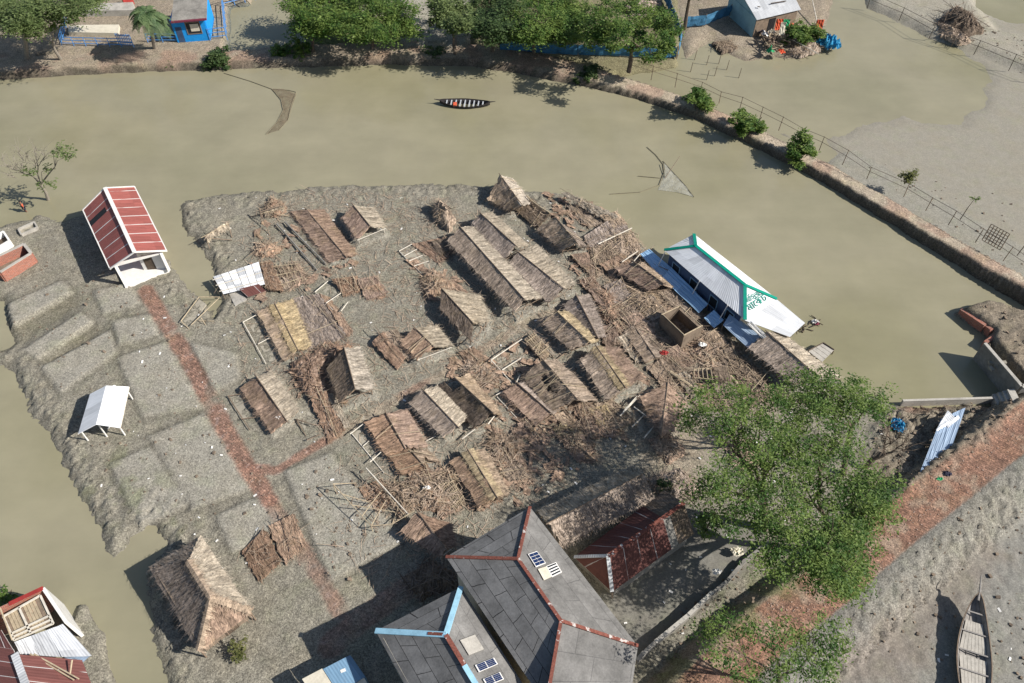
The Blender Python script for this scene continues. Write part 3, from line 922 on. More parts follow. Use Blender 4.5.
slope('broad grey thatch slab lying across the litter under the wide tipped flap', '616,338 634,330 654,352 636,362', (.9, 1.0, .7, .6), 'p', poles=3, rough=.08)
slope('long brown thatch slab pointing from the mud shed corner to the bare logs', '646,366 662,358 684,384 668,394', (.7, .8, .6, .5), 'm', poles=4, rough=.1)
slope('grey thatch slab at the upper left corner of the mud-walled shed', '634,300 652,294 668,312 650,320', (.9, 1.0, .8, .7), 'g', poles=3, rough=.1)
slope('thatch slab covering the pole tangle, touching the mud shed left wall', '622,318 638,312 656,330 640,338', (1.1, 1.2, .9, .8), 'b', poles=3, rough=.09)
slope('light brown thatch slab between yellow rim heap and blue strip head', '618,238 634,234 642,252 626,258', (.8, .8, .6, .5), 'm', poles=3, rough=.1)
slope('dark brown thatch slab in tree shade under the crushed thatch', '560,440 582,434 600,454 578,462', (.7, .7, .5, .5), 'b', poles=3, rough=.1)
slope('thatch slab below the brown tattered roof, on bare ground', '500,472 520,464 536,480 516,490', (.7, .8, .5, .5), 'g', poles=3, rough=.1)
slope('brown thatch slab beside the tall black-sided stall, on the lower path edge', '458,352 474,346 488,360 472,368', (.7, .7, .5, .5), 'b', poles=3, rough=.1)
slope('narrow grey thatch slab leaning on the lath platform side', '712,384 730,380 744,400 726,406', (.9, .9, .6, .5), 'g', poles=3, rough=.1)
slope('thatch slab under the curved log by the tree crown', '736,378 752,372 768,394 752,402', (.8, .8, .6, .5), 'd', poles=3, rough=.1)

# ---- heaps
heap('orange-brown thatch heap on the leftmost upper plot beside a thin post', '262,215 270,199 284,203 287,212 275,218', .9, 'r', poles=4, z=.4)
heap('small dark brown thatch hump lying alone above the tin-sheet stall', '252,257 262,244 283,247 281,254 266,258', .8, 'r', poles=3)
heap('frayed thatch lump raised on a post, beside its own round shadow', '430,213 441,203 458,222 449,233', 1.9, 'm', poles=4, tangle=160)
heap('small thatch heap with a plank across it, left of the tall black-sided stall', '419,277 433,268 459,287 440,296 424,298', .9, 'b', poles=6, tangle=150)
heap('large rust-brown thatch heap filling the space left of the steep pale stall', '289,364 318,350 339,345 344,360 327,378 330,396 306,398', 1.1, 'b', poles=8, tangle=420, sticks='r')
heap('rust tangle hanging on the head of the steep pale stall', '326,362 331,352 352,349 354,357 340,366', 1.9, 'r', poles=3, tangle=120, sticks='r')
heap('wide stick-covered thatch heap at the market foot, beside the bamboo lath panel', '402,482 436,474 462,506 440,518 410,505', .7, 'r', poles=18, tangle=420, sticks='m')
heap('heap of splintered bamboo and thatch beside the white pole near the market foot', '382,486 405,482 420,505 398,520', .5, 'b', poles=14, tangle=220)
heap('heap of torn thatch below the stall with the orange right edge', '440,470 458,474 470,482 448,486', .6, 'r', poles=8, tangle=150)
heap('grey tumbled thatch and poles just above the mud-walled shed', '624,286 652,290 668,312 655,322 632,310', .8, 'm', poles=16, tangle=330)
heap('tangle of thatch and poles left of the mud-walled shed', '612,306 634,312 660,338 640,344 616,326', .7, 'b', poles=14, tangle=300)
heap('curled rust-brown thatch heap above the broad cream-striped stall', '598,296 607,292 622,318 612,328 602,318', .9, 'r', poles=4, tangle=200, sticks='r')
heap('brown wreckage heap between the mud shed and the blue tin sheets', '684,338 706,330 726,352 716,372 694,362', .6, 'b', poles=16, tangle=260, sticks='m')
heap('yellowish wreckage heap at the rim of the market beside the grey thatch sheet', '612,236 634,232 640,252 622,264 604,262', .6, 'm', poles=14, tangle=260)
heap('straw and thatch litter heap below the crushed thatch, half in tree shade', '556,428 590,436 600,448 570,452', .4, 'r', poles=6, tangle=160)
heap('dark thatch bundle between the ruined lattice stall and the brown stall', '492,430 512,436 524,452 500,458 484,446', .5, 'r', poles=10, tangle=220)
heap('brown straw heap beside the dirt path, at the foot of the black-patched stall', '462,372 476,362 494,372 500,388 482,386', .6, 'b', poles=8, tangle=220)
heap('wreckage of thatch and planks behind the grey long stall at the pond edge', '728,356 748,362 776,386 760,398 738,382', .6, 'd', poles=12, tangle=180)
heap('dark stick heap in the shadow beside the tiled roof corner', '400,578 428,562 452,570 462,586 420,602', .8, 'd', poles=20, tangle=160, polemat='wood', sticks='d')
heap('brown thatch heap in patches of tree shade right of the trees\' left crown edge', '645,440 668,432 690,452 668,466', .5, 'b', poles=8, tangle=150)
heap('pile of withered palm thatch under the trees, seen between the crowns', '722,444 752,438 764,462 740,474', .9, 'm', poles=6, tangle=200)
heap('long grey thatch heap next to the rusted roof, right end in tree shade', '640,480 680,468 700,492 672,506', .9, 'g', poles=6, tangle=160)
heap('low litter of broken thatch right of the lattice thatch at the tin-sheet stall', '283,268 301,263 308,283 290,291', .4, 'b', poles=8, tangle=160)

# ---- bare frames and plots
beams('low bamboo frame lying open on a pale mud plot beside the brick path', '181,321,.7 199,297,.7 220,297,.6;191,325,.7 219,298,.9;181,321,.7 191,331,.35;197,321,.4 214,321,.5;201,318,.9 207,327,.3',
      slabs=['183,321 199,299 206,304 192,326'])
beams('narrow mud plot framed with white-topped edging left of the straw-yellow ridge stall', '243,322,.75 256,315,.75;258,344,.75 271,337,.75;243,322,.6 265,362,.6', mat='palewood',
      slabs=['247,322 259,316 270,335 259,342', '260,346 272,339 283,357 271,364'], postsat=[(243, 322, .75), (265, 362, .7)])
beams('plot with two pale beams above the pinkish flattened thatch', '315,292,.8 328,281,.8;326,303,.8 341,293,.8;341,311,.8 348,302,.8;315,292,.6 333,310,.6', mat='palewood',
      slabs=['318,291 329,284 340,296 330,303'])
beams('pair of parallel stone edgings of an empty plot in the upper left of the market', '277,224,.7 317,270,.6;285,222,.7 326,264,.6', mat='oldconc', r=.1)
beams('mud plot with dark edging and white beam between the brick path and the leftmost stall', '228,396,.7 241,394,.7;241,419,.7 256,417,.7;228,396,.6 250,430,.6', mat='wood',
      slabs=['230,397 241,395 254,417 243,420'])
beams('pale beam over a small plot left of the rust-brown strip end', '296,419,.7 314,425,.8;307,440,.7 321,434,.8;296,419,.6 306,436,.5', mat='wood', slabs=['298,418 309,411 316,424 305,431'])
beams('slatted mud plot beside the crumpled roof at the longest stall', '399,251,.7 412,244,.7;404,256,.7 417,249,.7;409,261,.7 423,255,.7;414,266,.6 429,261,.7;399,251,.55 424,276,.5', mat='palewood',
      slabs=['400,253 413,246 432,268 420,276'])
beams('rectangular plot with bright white beam beside the ruined lattice roof', '491,360,1.0 522,339,1.1;502,370,.6 521,358,.7;491,360,.6 512,383,.5;516,383,.9 520,375,.9', mat='palewood', r=.06,
      slabs=['494,361 519,345 527,362 508,376'], postsat=[(491, 360, 1.0)])
beams('row of mud plots with cross beams between the yellow-edged and cream-striped stalls', '533,334,.6 598,408,.5;545,345,.6 553,338,.6;556,360,.6 566,352,.6;568,375,.6 577,368,.6', mat='wood',
      slabs=['533,333 541,328 560,350 551,357', '553,359 561,352 592,388 585,396'])
beams('pale mud strip beside the dark torn stall, lying along the flat brown stall', '496,395,.8 504,391,.8;526,427,.7 536,424,.8;497,397,.5 527,429,.5', mat='palewood', slabs=['498,396 505,393 531,424 524,428'])
beams('white pole cluster framing a slab left of the thatched stall by the tree', '620,416,1.0 640,395,1.1;623,412,1.1 637,396,1.2;634,407,1.0 652,420,.9;644,438,.9 654,426,.9;632,427,.6 644,415,.7', mat='palewood', r=.06,
      slabs=['625,411 634,408 650,427 641,433'])
beams('beams and slabs at the left of the brown split-ridge stall', '350,434,.9 363,424,.9;370,462,.9 381,452,.9;352,434,.5 384,473,.5;363,446,.6 369,441,.6', mat='palewood', slabs=['353,434 363,426 382,454 371,462'])
beams('mud plot with cross beam between the split-ridge stall and the grey ribbed stall', '417,422,.8 425,419,.8;426,441,.8 436,436,.8', mat='palewood', slabs=['412,412 417,409 440,434 428,440'])
beams('white beam at the lower end of the black-patched stall', '462,439,.8 475,429,1.1;488,424,1.2 496,414,1.2', mat='palewood', r=.06)
beams('tall leaning bamboo frame throwing net-like shadows on the mud beside the stick heap',
      '333,484,1.8 371,526,1.4;370,473,1.2 405,516,1.2;392,524,1.3 416,510,1.6;333,484,1.8 356,483,1.0;371,526,1.4 392,524,1.3;342,494,1.6 372,503,.9;352,505,1.5 395,512,.9;362,516,1.5 382,490,.9;371,526,1.4 386,500,.9', r=.04,
      postsat=[(333, 484, 1.8), (371, 526, 1.4), (405, 516, 1.2)])
beams('wrecked small stool-like frame with a thatch scrap alone at the upper left mud', '205,236,1.3 228,222,1.4;206,238,1.2 232,240,.5;205,236,1.3 210,249,.35;228,223,1.4 232,238,.4;206,238,1.2 227,226,1.1', mat='wood', r=.06)
beams('post and leaning sticks beside the upper left orange-brown heap', '259,208,1.7 262,222,.4;259,208,1.7 270,236,.4;260,212,1.4 283,205,1.5;250,217,.5 261,214,1.3', mat='wood', r=.05)
slope('white peeled thatch scrap on the wrecked stool-like frame', '205,235 227,222 230,227 207,240', (1.4, 1.5, 1.3, 1.2), 'p', poles=2, tangle=20, name='thatch_scrap', cat='thatch scrap', group='loose thatch scraps')
slope('cream thatch scrap lying beside the orange-brown heap on the uppermost left plot', '264,211 282,206 284,210 265,215', (1.2, 1.2, .8, .8), 'p', poles=1, tangle=20, name='thatch_scrap', cat='thatch scrap', group='loose thatch scraps')
slope('orange straw scrap lying along the shadow edge, below the flat brown stall', '552,428 566,425 576,432 560,436', (.7, .7, .5, .5), 's', poles=1, tangle=40, name='thatch_scrap', cat='thatch scrap', group='loose thatch scraps')
beams('curved yellow bamboo beam over the dark thatch cavity', '527,196,1.6 532,201,1.6 540,207,1.7 550,213,1.7', mat='bamboo', r=.1, name='bamboo_beam', cat='bamboo beam', group=None)
beams('long pale beam along the lower rim of the grey thatch sheet', '598,244,.9 632,228,1.0', mat='palewood', r=.07, name='bamboo_beam', cat='bamboo beam', group=None)
beams('crossed poles right beside the left end of the blue tin strip', '622,262,1.0 638,251,1.1;628,268,.8 640,254,1.3', mat='palewood', r=.06, name='bamboo_beam', cat='bamboo beam', group=None)
beams('long white pole lying over the bamboo frame, pointing at the stick heap', '366,468,1.5 408,514,1.2', mat='palewood', r=.06, name='bamboo_beam', cat='bamboo beam', group=None)

# plank bench of laths beside the tree
r_ = thing('lath_platform', 'raised platform of thin bamboo laths left of the tree crown, below the mud-walled shed', 'platform', at(712, 378, .4))
A_, B_, C_, D_ = at(694, 369, 1.4), at(727, 366, 1.4), at(731, 381, 1.4), at(694, 377, 1.2)
mb = MB()
for k in range(9):
    t = k / 8
    mb.tube(A_.lerp(B_, t), D_.lerp(C_, t), .04, .04, 5)
mb.build('lath', 'bamboo', r_)
for a, b in ((A_, B_), (D_, C_)): pole_child(r_, a - Vector((0, 0, .06)), b - Vector((0, 0, .06)), .05, 'bamboo', 'rail')
for p in (A_, B_, C_, D_): post_child(r_, p, p.z, .05, 'bamboo')
mb = MB(); thatch_into(mb, A_.lerp(B_, .55) + Vector((0, 0, .08)), B_ + Vector((0, 0, .08)), C_ + Vector((0, 0, .08)), D_.lerp(C_, .6) + Vector((0, 0, .08)), 77, .02, .05, .1); mb.build('thatch_cover', 'd', r_)

# logs near the mud shed
for lb, a, b, rad in (('thick pale log lying under the lath platform, pointing to the tree', (670, 372), (706, 401), .18),
                      ('curved log right of the lath platform beside the tree crown', (730, 376), (741, 393), .15),
                      ('straight plank leaning right of the mud-walled shed', (701, 350), (716, 364), .1)):
    a_, b_ = at(*a, .75), at(*b, .65)
    o = thing('log', lb, 'log', (a_ + b_) / 2, 'logs lying by the mud shed')
    mb = MB(); md = a_.lerp(b_, .5) + Vector((.12, .1, .05)); mb.path([a_, md, b_], [rad, rad * .95, rad * .8], 8); mb.build('trunk_wood', 'bamboo', o)

# mud-walled roofless shed
tops = [at(*p, 2.3) for p in px('661,314 680,305 703,326 684,336')]
r_ = thing('mud_walled_shed', 'roofless dark mud-walled shed with open square top and pale rim poles', 'shed', (sum(tops, Vector()) / 4).xy.to_3d() + Vector((0, 0, .4)))
cc = sum(tops, Vector()) / 4
for i in range(4):
    a, b = tops[i], tops[(i + 1) % 4]
    mb = MB()
    inn = lambda p: p + (cc - p).normalized() * .16
    d = (b - a).normalized(); n = Vector((0, 0, 1)).cross(d)
    if n.dot(cc - a) < 0: n = -n
    h = 2.2 if i != 1 else 1.9
    c0 = (a + b) / 2 + n * .09
    c0.z = h / 2 + .05
    mb.box(c0, d, n, (0, 0, 1), (b - a).length / 2 - (.1 if i % 2 else 0), .09, h / 2)
    mb.build('mud_wall', 'mudwall', r_)
    pole_child(r_, a + Vector((0, 0, .0)) + n * .09, b + n * .09, .06, 'bamboo', 'rim_pole')
add_plot([(p.x, p.y) for p in tops], .4, .12)

# tin sheet stall (upper left)
r_ = thing('tin_sheet_stall', 'stall roofed with rows of pale tin sheets tied down by bamboo battens', 'market stall', at(240, 280, .4))
a, b, c, d = at(213, 277, 1.2), at(259, 262, 1.4), at(265, 284, 1.1), at(223, 294, .9)
for k in range(6):
    t0, t1 = k / 6 + .006, (k + 1) / 6 - .006
    for s0, s1, z in ((0, .36, .03), (.34, .68, .0), (.66, 1, -.03)):
        zz = Vector((0, 0, z + rng.uniform(-.01, .01)))
        A, B = a.lerp(b, t0), a.lerp(b, t1); D, C = d.lerp(c, t0), d.lerp(c, t1)
        mb = MB(); mb.sheet(A.lerp(D, s0) + zz, B.lerp(C, s0) + zz, B.lerp(C, s1) + zz, A.lerp(D, s1) + zz, .02, 0, 2, 2, .012, k * 7 + int(s0 * 10))
        mb.build('tin_sheet', 'tingrey' if (k * 5 + int(s0 * 9)) % 7 < 2 else 'tinwhite', r_)
for t in (.18, .5, .85):
    pole_child(r_, a.lerp(d, t) + Vector((0, 0, .09)) - (b - a) * .04, b.lerp(c, t) + Vector((0, 0, .09)), .045, 'palewood', 'batten')
for p in (a, b, c, d, (a + d) / 2): post_child(r_, p, p.z - .05, .05, 'wood')
for k in range(10):
    p = a.lerp(d, rng.random()); pole_child(r_, p + Vector((.1, 0, 0)), Vector((p.x + rng.uniform(-.7, .2), p.y + rng.uniform(-.5, .4), .4)), .03, 'wood', 'fallen_stick')
mb = MB(); p4 = [at(*p, .45) for p in px('229,294 240,291 247,300 235,306')]; mb.slab([(p.x, p.y) for p in p4], .1, .5); mb.build('concrete_slab', 'concrete', r_)
mb = MB(); mb.sheet(at(239, 289, 1.0), at(259, 284, 1.1), at(266, 291, .8), at(248, 297, .7), .03, 0, 4, 3, .03, 5); mb.build('rusty_sheet', 'tinrust', r_)
slope('reddish-brown thatch slope joined to the right end of the tin-sheet stall', '259,262 271,260 283,290 266,288', (1.2, 1.2, .8, .9), 'r', poles=3, postsn=2)
slope('brown thatch with a bare lath grid at its lower corner, right of the tin-sheet stall', '268,264 297,262 305,281 283,290', (.9, .9, .6, .6), 'm', poles=4, hole=.40, lattice=6)
# ================================================================= buildings
UP = Vector((0, 0, 1))
def strip(root, name, mat, pts, w=.35, h=.06, lift=.05):
    """cap strip laid along a roof edge"""
    mb = MB()
    for p, q in zip(pts, pts[1:]):
        mb.beam(p + UP * lift, q + UP * lift, w, h)
    return mb.build(name, mat, root)

def wall_seg(root, a, b, z0, z1, mat, th=.2, name='wall'):
    mb = MB()
    d = (b - a); d.z = 0
    L = d.length; d.normalize(); n = Vector((-d.y, d.x, 0))
    c = (a + b) / 2; c.z = (z0 + z1) / 2
    mb.box(c, d, n, UP, L / 2, th / 2, (z1 - z0) / 2)
    return mb.build(name, mat, root)

def opening(root, a, b, t, wd, z0, z1, mat, name, frame=None, out=.12):
    """door/window set proud on wall a-b at fraction t"""
    d = (b - a); d.z = 0; d.normalize(); n = Vector((-d.y, d.x, 0))
    c = a.lerp(b, t); c.z = (z0 + z1) / 2
    mb = MB(); mb.box(c + n * 0, d, n, UP, wd / 2, out, (z1 - z0) / 2)
    o = mb.build(name, mat, root)
    if frame:
        mb = MB()
        for s in (-1, 1): mb.box(c + d * s * (wd / 2 + .05), d, n, UP, .05, out + .03, (z1 - z0) / 2 + .1)
        for s in (-1, 1): mb.box(c + UP * s * ((z1 - z0) / 2 + .05), d, n, UP, wd / 2 - .003, out + .028, .05)
        mb.build('frame', frame, o)
    return o

# ---- red roofed open hall at the upper left
r_ = thing('red_roofed_hall', 'open white hall under a red sheet roof with white ridge cap', 'hall', at(125, 262, .4))
he = 3.3
P = px('83,210 105,188 134.5,186.6 110,268.6 134.5,252 166.5,250.7')
hr = solve_ridge(*P, he, .8, 2.4)
l1, l2, q1, q2 = [at(*P[i], he) for i in (0, 3, 2, 5)]
r1, r2 = at(*P[1], hr), at(*P[4], hr)
for (a, b, c, d), s in (((r1, r2, l2, l1), 0), ((r2, r1, q1, q2), 1)):
    mb = MB(); mb.sheet(a, b, c, d, .04, 0, 14, 4, .008, 3 + s)
    mb.build('roof_slope', 'tinred', r_)
strip(r_, 'ridge_cap', 'white', [r1, r2], .36, .08, .06)
for a, b in ((l1, l2), (q1, q2)): strip(r_, 'eave_board', 'white', [a, b], .14, .16, -.06)
for a, b in ((r1, q1), (r2, q2), (r1, l1), (r2, l2)): strip(r_, 'barge_board', 'white', [a, b], .14, .12, .0)
e = (l2 - l1).normalized(); wv = (q1 - l1); wv.z = 0; wv.normalize()
i_ = .55
fl = [l1 + e * i_ + wv * i_, l2 - e * .3 + wv * i_, q2 - e * .3 - wv * i_, q1 + e * i_ - wv * i_]
mb = MB(); f1, f2 = at(125, 287, .75), at(168, 268.5, .75)
mb.slab([(p.x, p.y) for p in (fl[0], f1, f2, fl[3])], 0, .75); mb.build('plinth', 'white', r_)
for t in (0, .33, .66, 1):
    for a, b in ((fl[0], fl[1]), (fl[3], fl[2])):
        p = a.lerp(b, t); mb = MB(); mb.box(Vector((p.x, p.y, 2.0)), e, wv, UP, .14, .14, 1.27); mb.build('column', 'white', r_)
wall_seg(r_, fl[0], fl[3], .75, 3.2, 'white', .18, 'rear_wall')
ga, gb = fl[1] - e * .4 + wv * 2.2, fl[2] - e * .4
wall_seg(r_, ga, gb, .75, 3.2, 'white', .16, 'front_wall')
opening(r_, ga, gb, .35, .9, .76, 2.7, 'darkwood', 'door', None, .1)
mb = MB(); mb.beam((fl[1] + UP * 0).xy.to_3d() + UP * 3.15, fl[2].xy.to_3d() + UP * 3.15, .2, .25); mb.build('tie_beam', 'white', r_)
# black sheet stands for the dark of a gap in the left slope
mb = MB(); a, b = r1.lerp(r2, .22), r1.lerp(r2, .29); c, d = l1.lerp(l2, .30), l1.lerp(l2, .22)
mb.sheet(a.lerp(d, .28) + UP * .012, b.lerp(c, .28) + UP * .012, b.lerp(c, .98) + UP * .012, a.lerp(d, .98) + UP * .012, .02, 0, 2, 2)
mb.build('dark_gap_sheet', 'black', r_)
HALL = (l1, l2, q1, q2)

# ---- white tin shed on legs
r_ = thing('tin_roof_shed', 'small open shed with bright white tin roof on thin posts, alone on the mud', 'shed', at(100, 430, .5))
he = 1.9
P = px('90,393 106,385.6 129,386.6 78,434 96,424.5 120,428')
P[0] = (88, 394)
hr = solve_ridge(*P, he, .3, 1.2)
l1, l2, q1, q2 = [at(*P[i], he) for i in (0, 3, 2, 5)]
l1 = at(90, 394, he); r1, r2 = at(*P[1], hr), at(*P[4], hr)
for (a, b, c, d), s in (((r1, r2, l2, l1), 0), ((r2, r1, q1, q2), 1)):
    mb = MB(); mb.sheet(a, b, c, d, .03, 0, 6, 3, .006, 13 + s); mb.build('roof_slope', 'tinwhite', r_)
for t in (.06, .94):
    for e1, e2, rr1 in ((l1, l2, .1), (q1, q2, .1)):
        p = e1.lerp(e2, t).lerp(r1.lerp(r2, t), rr1); post_child(r_, p, p.z - .03, .07, 'white')
    p = r1.lerp(r2, t); post_child(r_, p, p.z - .03, .07, 'white')
for a, b in ((l1, l2), (q1, q2)): pole_child(r_, a - UP * .06, b - UP * .06, .05, 'palewood', 'eave_beam')

# ---- brick ruin at the left edge
r_ = thing('brick_ruin', 'roofless red brick building with whitewashed wall tops at the left edge of the mud', 'ruin', at(15, 268, .4))
t4 = [at(*p, 1.7) for p in px('-14,262 24,244 31,253 0,272')]
for i in range(4):
    a, b = t4[i], t4[(i + 1) % 4]
    wall_seg(r_, a, b, 0, 1.7 - .012 * i, 'brick', .25)
    strip(r_, 'wall_coping', 'concrete', [a, b], .3, .06, .02 - .013 * i)
mb = MB(); mb.slab([(p.x, p.y) for p in t4], .1, .6); mb.build('floor_slab', 'mudwall', r_)
r_ = thing('concrete_tank', 'small square whitewashed open tank behind the brick ruin', 'tank', at(2, 242, .4))
t4 = [at(*p, 1.3) for p in px('-12,240 3,231 9,240 -6,249')]
for i in range(4): wall_seg(r_, t4[i], t4[(i + 1) % 4], 0, 1.3 - .012 * i, 'white', .2)
mb = MB(); mb.slab([(p.x, p.y) for p in t4], .1, .7); mb.build('tank_floor', 'darkwood', r_)
r_ = thing('concrete_trough', 'pale oblong concrete trough standing in wet mud between the ruin and the red hall', 'trough', at(26, 230, .2))
t4 = [at(*p, .75) for p in px('18,228.5 34,221.5 37,226.5 21,234')]
for i in range(4): wall_seg(r_, t4[i], t4[(i + 1) % 4], -.1, .75 - .01 * i, 'concrete', .16)
mb = MB(); mb.slab([(p.x, p.y) for p in t4], -.1, .45); mb.build('trough_floor', 'mudslab', r_)

# ---- big hip-roofed thatched house
r_ = thing('thatched_house', 'largest thatched house, hip roof with cream straw ridges, beside the flooded channel at lower left', 'house', at(200, 600, .5))
he = 2.2; hr = solve_ridge((148.6, 567), (187, 560.5), (200, 536), (198.5, 651.5), (210, 597), (252, 611.7), he, .6, 3.4)
A, B, C, D = [at(*p, he) for p in px('148.6,567 200,536 252,611.7 198.5,651.5')]
E, Fp = at(188, 561, hr), at(211, 597, hr)
for k, (a, b, c, d, m) in enumerate(((E, Fp, D, A, 'g'), (Fp, E, B, C, 'p'), (E, E.lerp(Fp, .02), A, B, 'g'), (Fp, Fp.lerp(E, .02), C, D, 'b'))):
    mb = MB(); thatch_into(mb, a, b, c, d, 900 + k, .05, .035, .2, ragged=.15, blades=16, blen=.7, course=.6); mb.build('roof_slope', m, r_)
for a, b in ((E, Fp), (Fp, D), (Fp, C)):
    mb = MB(); d = (b - a).normalized(); s = UP.cross(d).normalized() * .2
    thatch_into(mb, a + UP * .13, b + UP * .13, b + s + UP * .02, a + s + UP * .02, 950, 0, .02, .05, ragged=.12, blades=20, blen=.3)
    thatch_into(mb, b + UP * .13, a + UP * .13, a - s + UP * .02, b - s + UP * .02, 951, 0, .02, .05, ragged=.12, blades=20, blen=.3)
    mb.build('ridge_cap', 'm', r_)
cc = (A + B + C + D) / 4
ins = [p + (cc - p) * .16 for p in (A, B, C, D)]
for a, b in zip(ins, ins[1:] + ins[:1]): wall_seg(r_, a, b, 0, 2.4, 'mudwall', .18)
opening(r_, ins[2], ins[3], .4, 1.0, .3, 2.0, 'darkwood', 'door', None, .12)
for p in (A, B, C, D): post_child(r_, p.lerp(cc, .05), 2.3, .07, 'wood')

# ---- tiled halls at the bottom
def hip_hall(label, name, cors, ridge, he, hr, capm, capm2, ext=0):
    c4 = [at(*p, he) for p in cors]
    root = thing(name, label, 'hall', ((c4[0] + c4[1] + c4[2] + c4[3]) / 4).xy.to_3d() + UP * .4)
    A, B, C, D = c4            # A far-left, B far-right, C near-right, D near-left
    E, Fp = at(*ridge[0], hr), at(*ridge[1], hr)
    return root, A, B, C, D, E, Fp

he1 = 5.8; hr1 = solve_ridge((446, 557), (518, 559), (530, 507), (520, 682), (561, 621), (638, 646), he1, .8, 4); hr1 = he1 + .62 * (hr1 - he1)
r_ = thing('tiled_hall', 'large hall with hipped grey cement-sheet roof and flaking red ridge caps, bottom centre', 'hall', at(560, 620, .5))
A, B = at(446, 557, he1), at(530, 507, he1)
C = at(638, 646, he1)
E, Fp = at(518, 559, hr1), at(561, 621, hr1)
dirv = (C - B).normalized()
# complete the plan: near hip mirrors the far hip
Dn = A + (C - B)
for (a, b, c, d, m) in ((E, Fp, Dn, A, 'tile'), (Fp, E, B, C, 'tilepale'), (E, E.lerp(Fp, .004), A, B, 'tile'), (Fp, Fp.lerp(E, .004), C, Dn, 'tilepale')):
    mb = MB(); mb.sheet(a, b, c, d, .08, 0, 10, 6, .006, 5); mb.build('roof_slope', m, r_)
ext = [Fp, C, at(630, 700, he1), at(545, 712, hr1 - .6)]
mb = MB(); mb.sheet(ext[0] - UP * .02, ext[1] - UP * .02, ext[2], ext[3], .08, 0, 6, 6, .006, 9); mb.build('roof_slope', 'tilepale', r_)
for a, b in ((E, A), (E, B), (E, Fp), (Fp, C), (Fp, ext[3])):
    o = strip(r_, 'ridge_cap', 'redcap', [a, b], .22, .10, .05)
cc = (A + B + C + Dn) / 4
ins = [p + (cc - p).normalized() * .9 for p in (A, B, C, Dn)]
for a, b in zip(ins, ins[1:] + ins[:1]): wall_seg(r_, a, b, 0, he1 + .1, 'cream', .25)
def roof_panel(root, pxs, plane, mat, name, lift=.12, parent=None):
    """panel lying on a roof plane (p0, normal), located by its surveyed corners"""
    p0, n = plane
    pts = []
    for x, y in pxs:
        d = FWD + RGT * ((x - 512) / FPX) + UPV * ((341.5 - y) / FPX)
        o = Vector((0, 0, CAMZ)); t = (p0 + n * lift - o).dot(n) / d.dot(n)
        pts.append(o + d * t)
    mb = MB(); mb.sheet(*pts, thick=.05, nu=1, nv=1)
    return mb.build(name, mat, root), pts
def plane_of(a, b, c):
    n = (b - a).cross(c - a).normalized()
    return a, (n if n.z > 0 else -n)
PR = plane_of(Fp, E, B)
def solar(root, pxs, plane, label_part=None):
    o, pts = roof_panel(root, pxs, plane, 'white', 'solar_panel')
    a, b, c, d = pts
    mb = MB(); n = plane[1]
    for k in range(2):
        for j in range(4):
            f = lambda u, v: (a * (1 - u) + b * u) * (1 - v) + (d * (1 - u) + c * u) * v + n * .02
            u0, u1 = .06 + k * .46, .06 + k * .46 + .42; v0, v1 = .06 + j * .23, .06 + j * .23 + .2
            mb.quad(f(u0, v0), f(u1, v0), f(u1, v1), f(u0, v1))
    mb.build('cells', 'cell', o)
solar(r_, px('528,554 537,551 546,563 536,567'), PR)
roof_panel(r_, px('538,569 547,566 553,576 544,580'), PR, 'cream', 'bare_board', .1)
o, pts = roof_panel(r_, px('546,566 556,562 562,572 552,577'), PR, 'white', 'skylight_panel', .11)
mb = MB(); a, b, c, d = pts
for k in range(4):
    f = lambda u, v: (a * (1 - u) + b * u) * (1 - v) + (d * (1 - u) + c * u) * v + PR[1] * .02
    mb.quad(f(.08, .08 + k * .24), f(.92, .08 + k * .24), f(.92, .2 + k * .24), f(.08, .2 + k * .24))
mb.build('slats', 'glass', o)

he2 = 5.2; hr2 = solve_ridge((375.5, 631), (446, 635), (461, 587), (405, 683), (475, 683), (520, 683), he2, .8, 4); hr2 = he2 + .65 * (hr2 - he2)
r_ = thing('tiled_wing', 'smaller hall with grey cement-sheet hip roof and sky-blue ridge caps beside the large tiled hall', 'hall', at(440, 690, .5))
A, B = at(375.5, 631, he2), at(461, 587, he2)
E = at(446, 635, hr2)
rd = (at(475, 683, hr2) - E); rd.z = 0; rd.normalize()
L_ = 13.0
E2 = E + rd * (L_ - 5.5); C, D = B + rd * L_, A + rd * L_
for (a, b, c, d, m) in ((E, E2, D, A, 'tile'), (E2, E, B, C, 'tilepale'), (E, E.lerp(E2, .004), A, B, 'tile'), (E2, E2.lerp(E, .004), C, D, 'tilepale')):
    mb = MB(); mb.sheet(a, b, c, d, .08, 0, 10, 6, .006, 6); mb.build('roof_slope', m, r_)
strip(r_, 'ridge_cap', 'skyblue', [E, A], .36, .10); strip(r_, 'ridge_cap', 'skyblue', [E, B], .36, .10)
strip(r_, 'ridge_cap', 'redcap', [E.lerp(E2, .0), E.lerp(E2, .3)], .3, .10); strip(r_, 'ridge_cap', 'skyblue', [E.lerp(E2, .302), E2], .34, .10)
mb = MB(); mb.beam(E.lerp(A, .05) + UP * .12, E.lerp(A, .25) + UP * .12, .2, .03); mb.build('rust_patch', 'redcap', r_)
cc = (A + B + C + D) / 4
ins = [p + (cc - p).normalized() * .8 for p in (A, B, C, D)]
for a, b in zip(ins, ins[1:] + ins[:1]): wall_seg(r_, a, b, 0, he2 + .1, 'cream', .25)
PW = plane_of(E2, E, B)
solar(r_, px('475,665 494,657.5 498,664 479,672'), PW)
solar(r_, px('483,679 500,672 504,679 487,686'), PW)
roof_panel(r_, px('460,640 475,634.5 484,649 469,655'), PW, 'concrete', 'patched_board', .1)

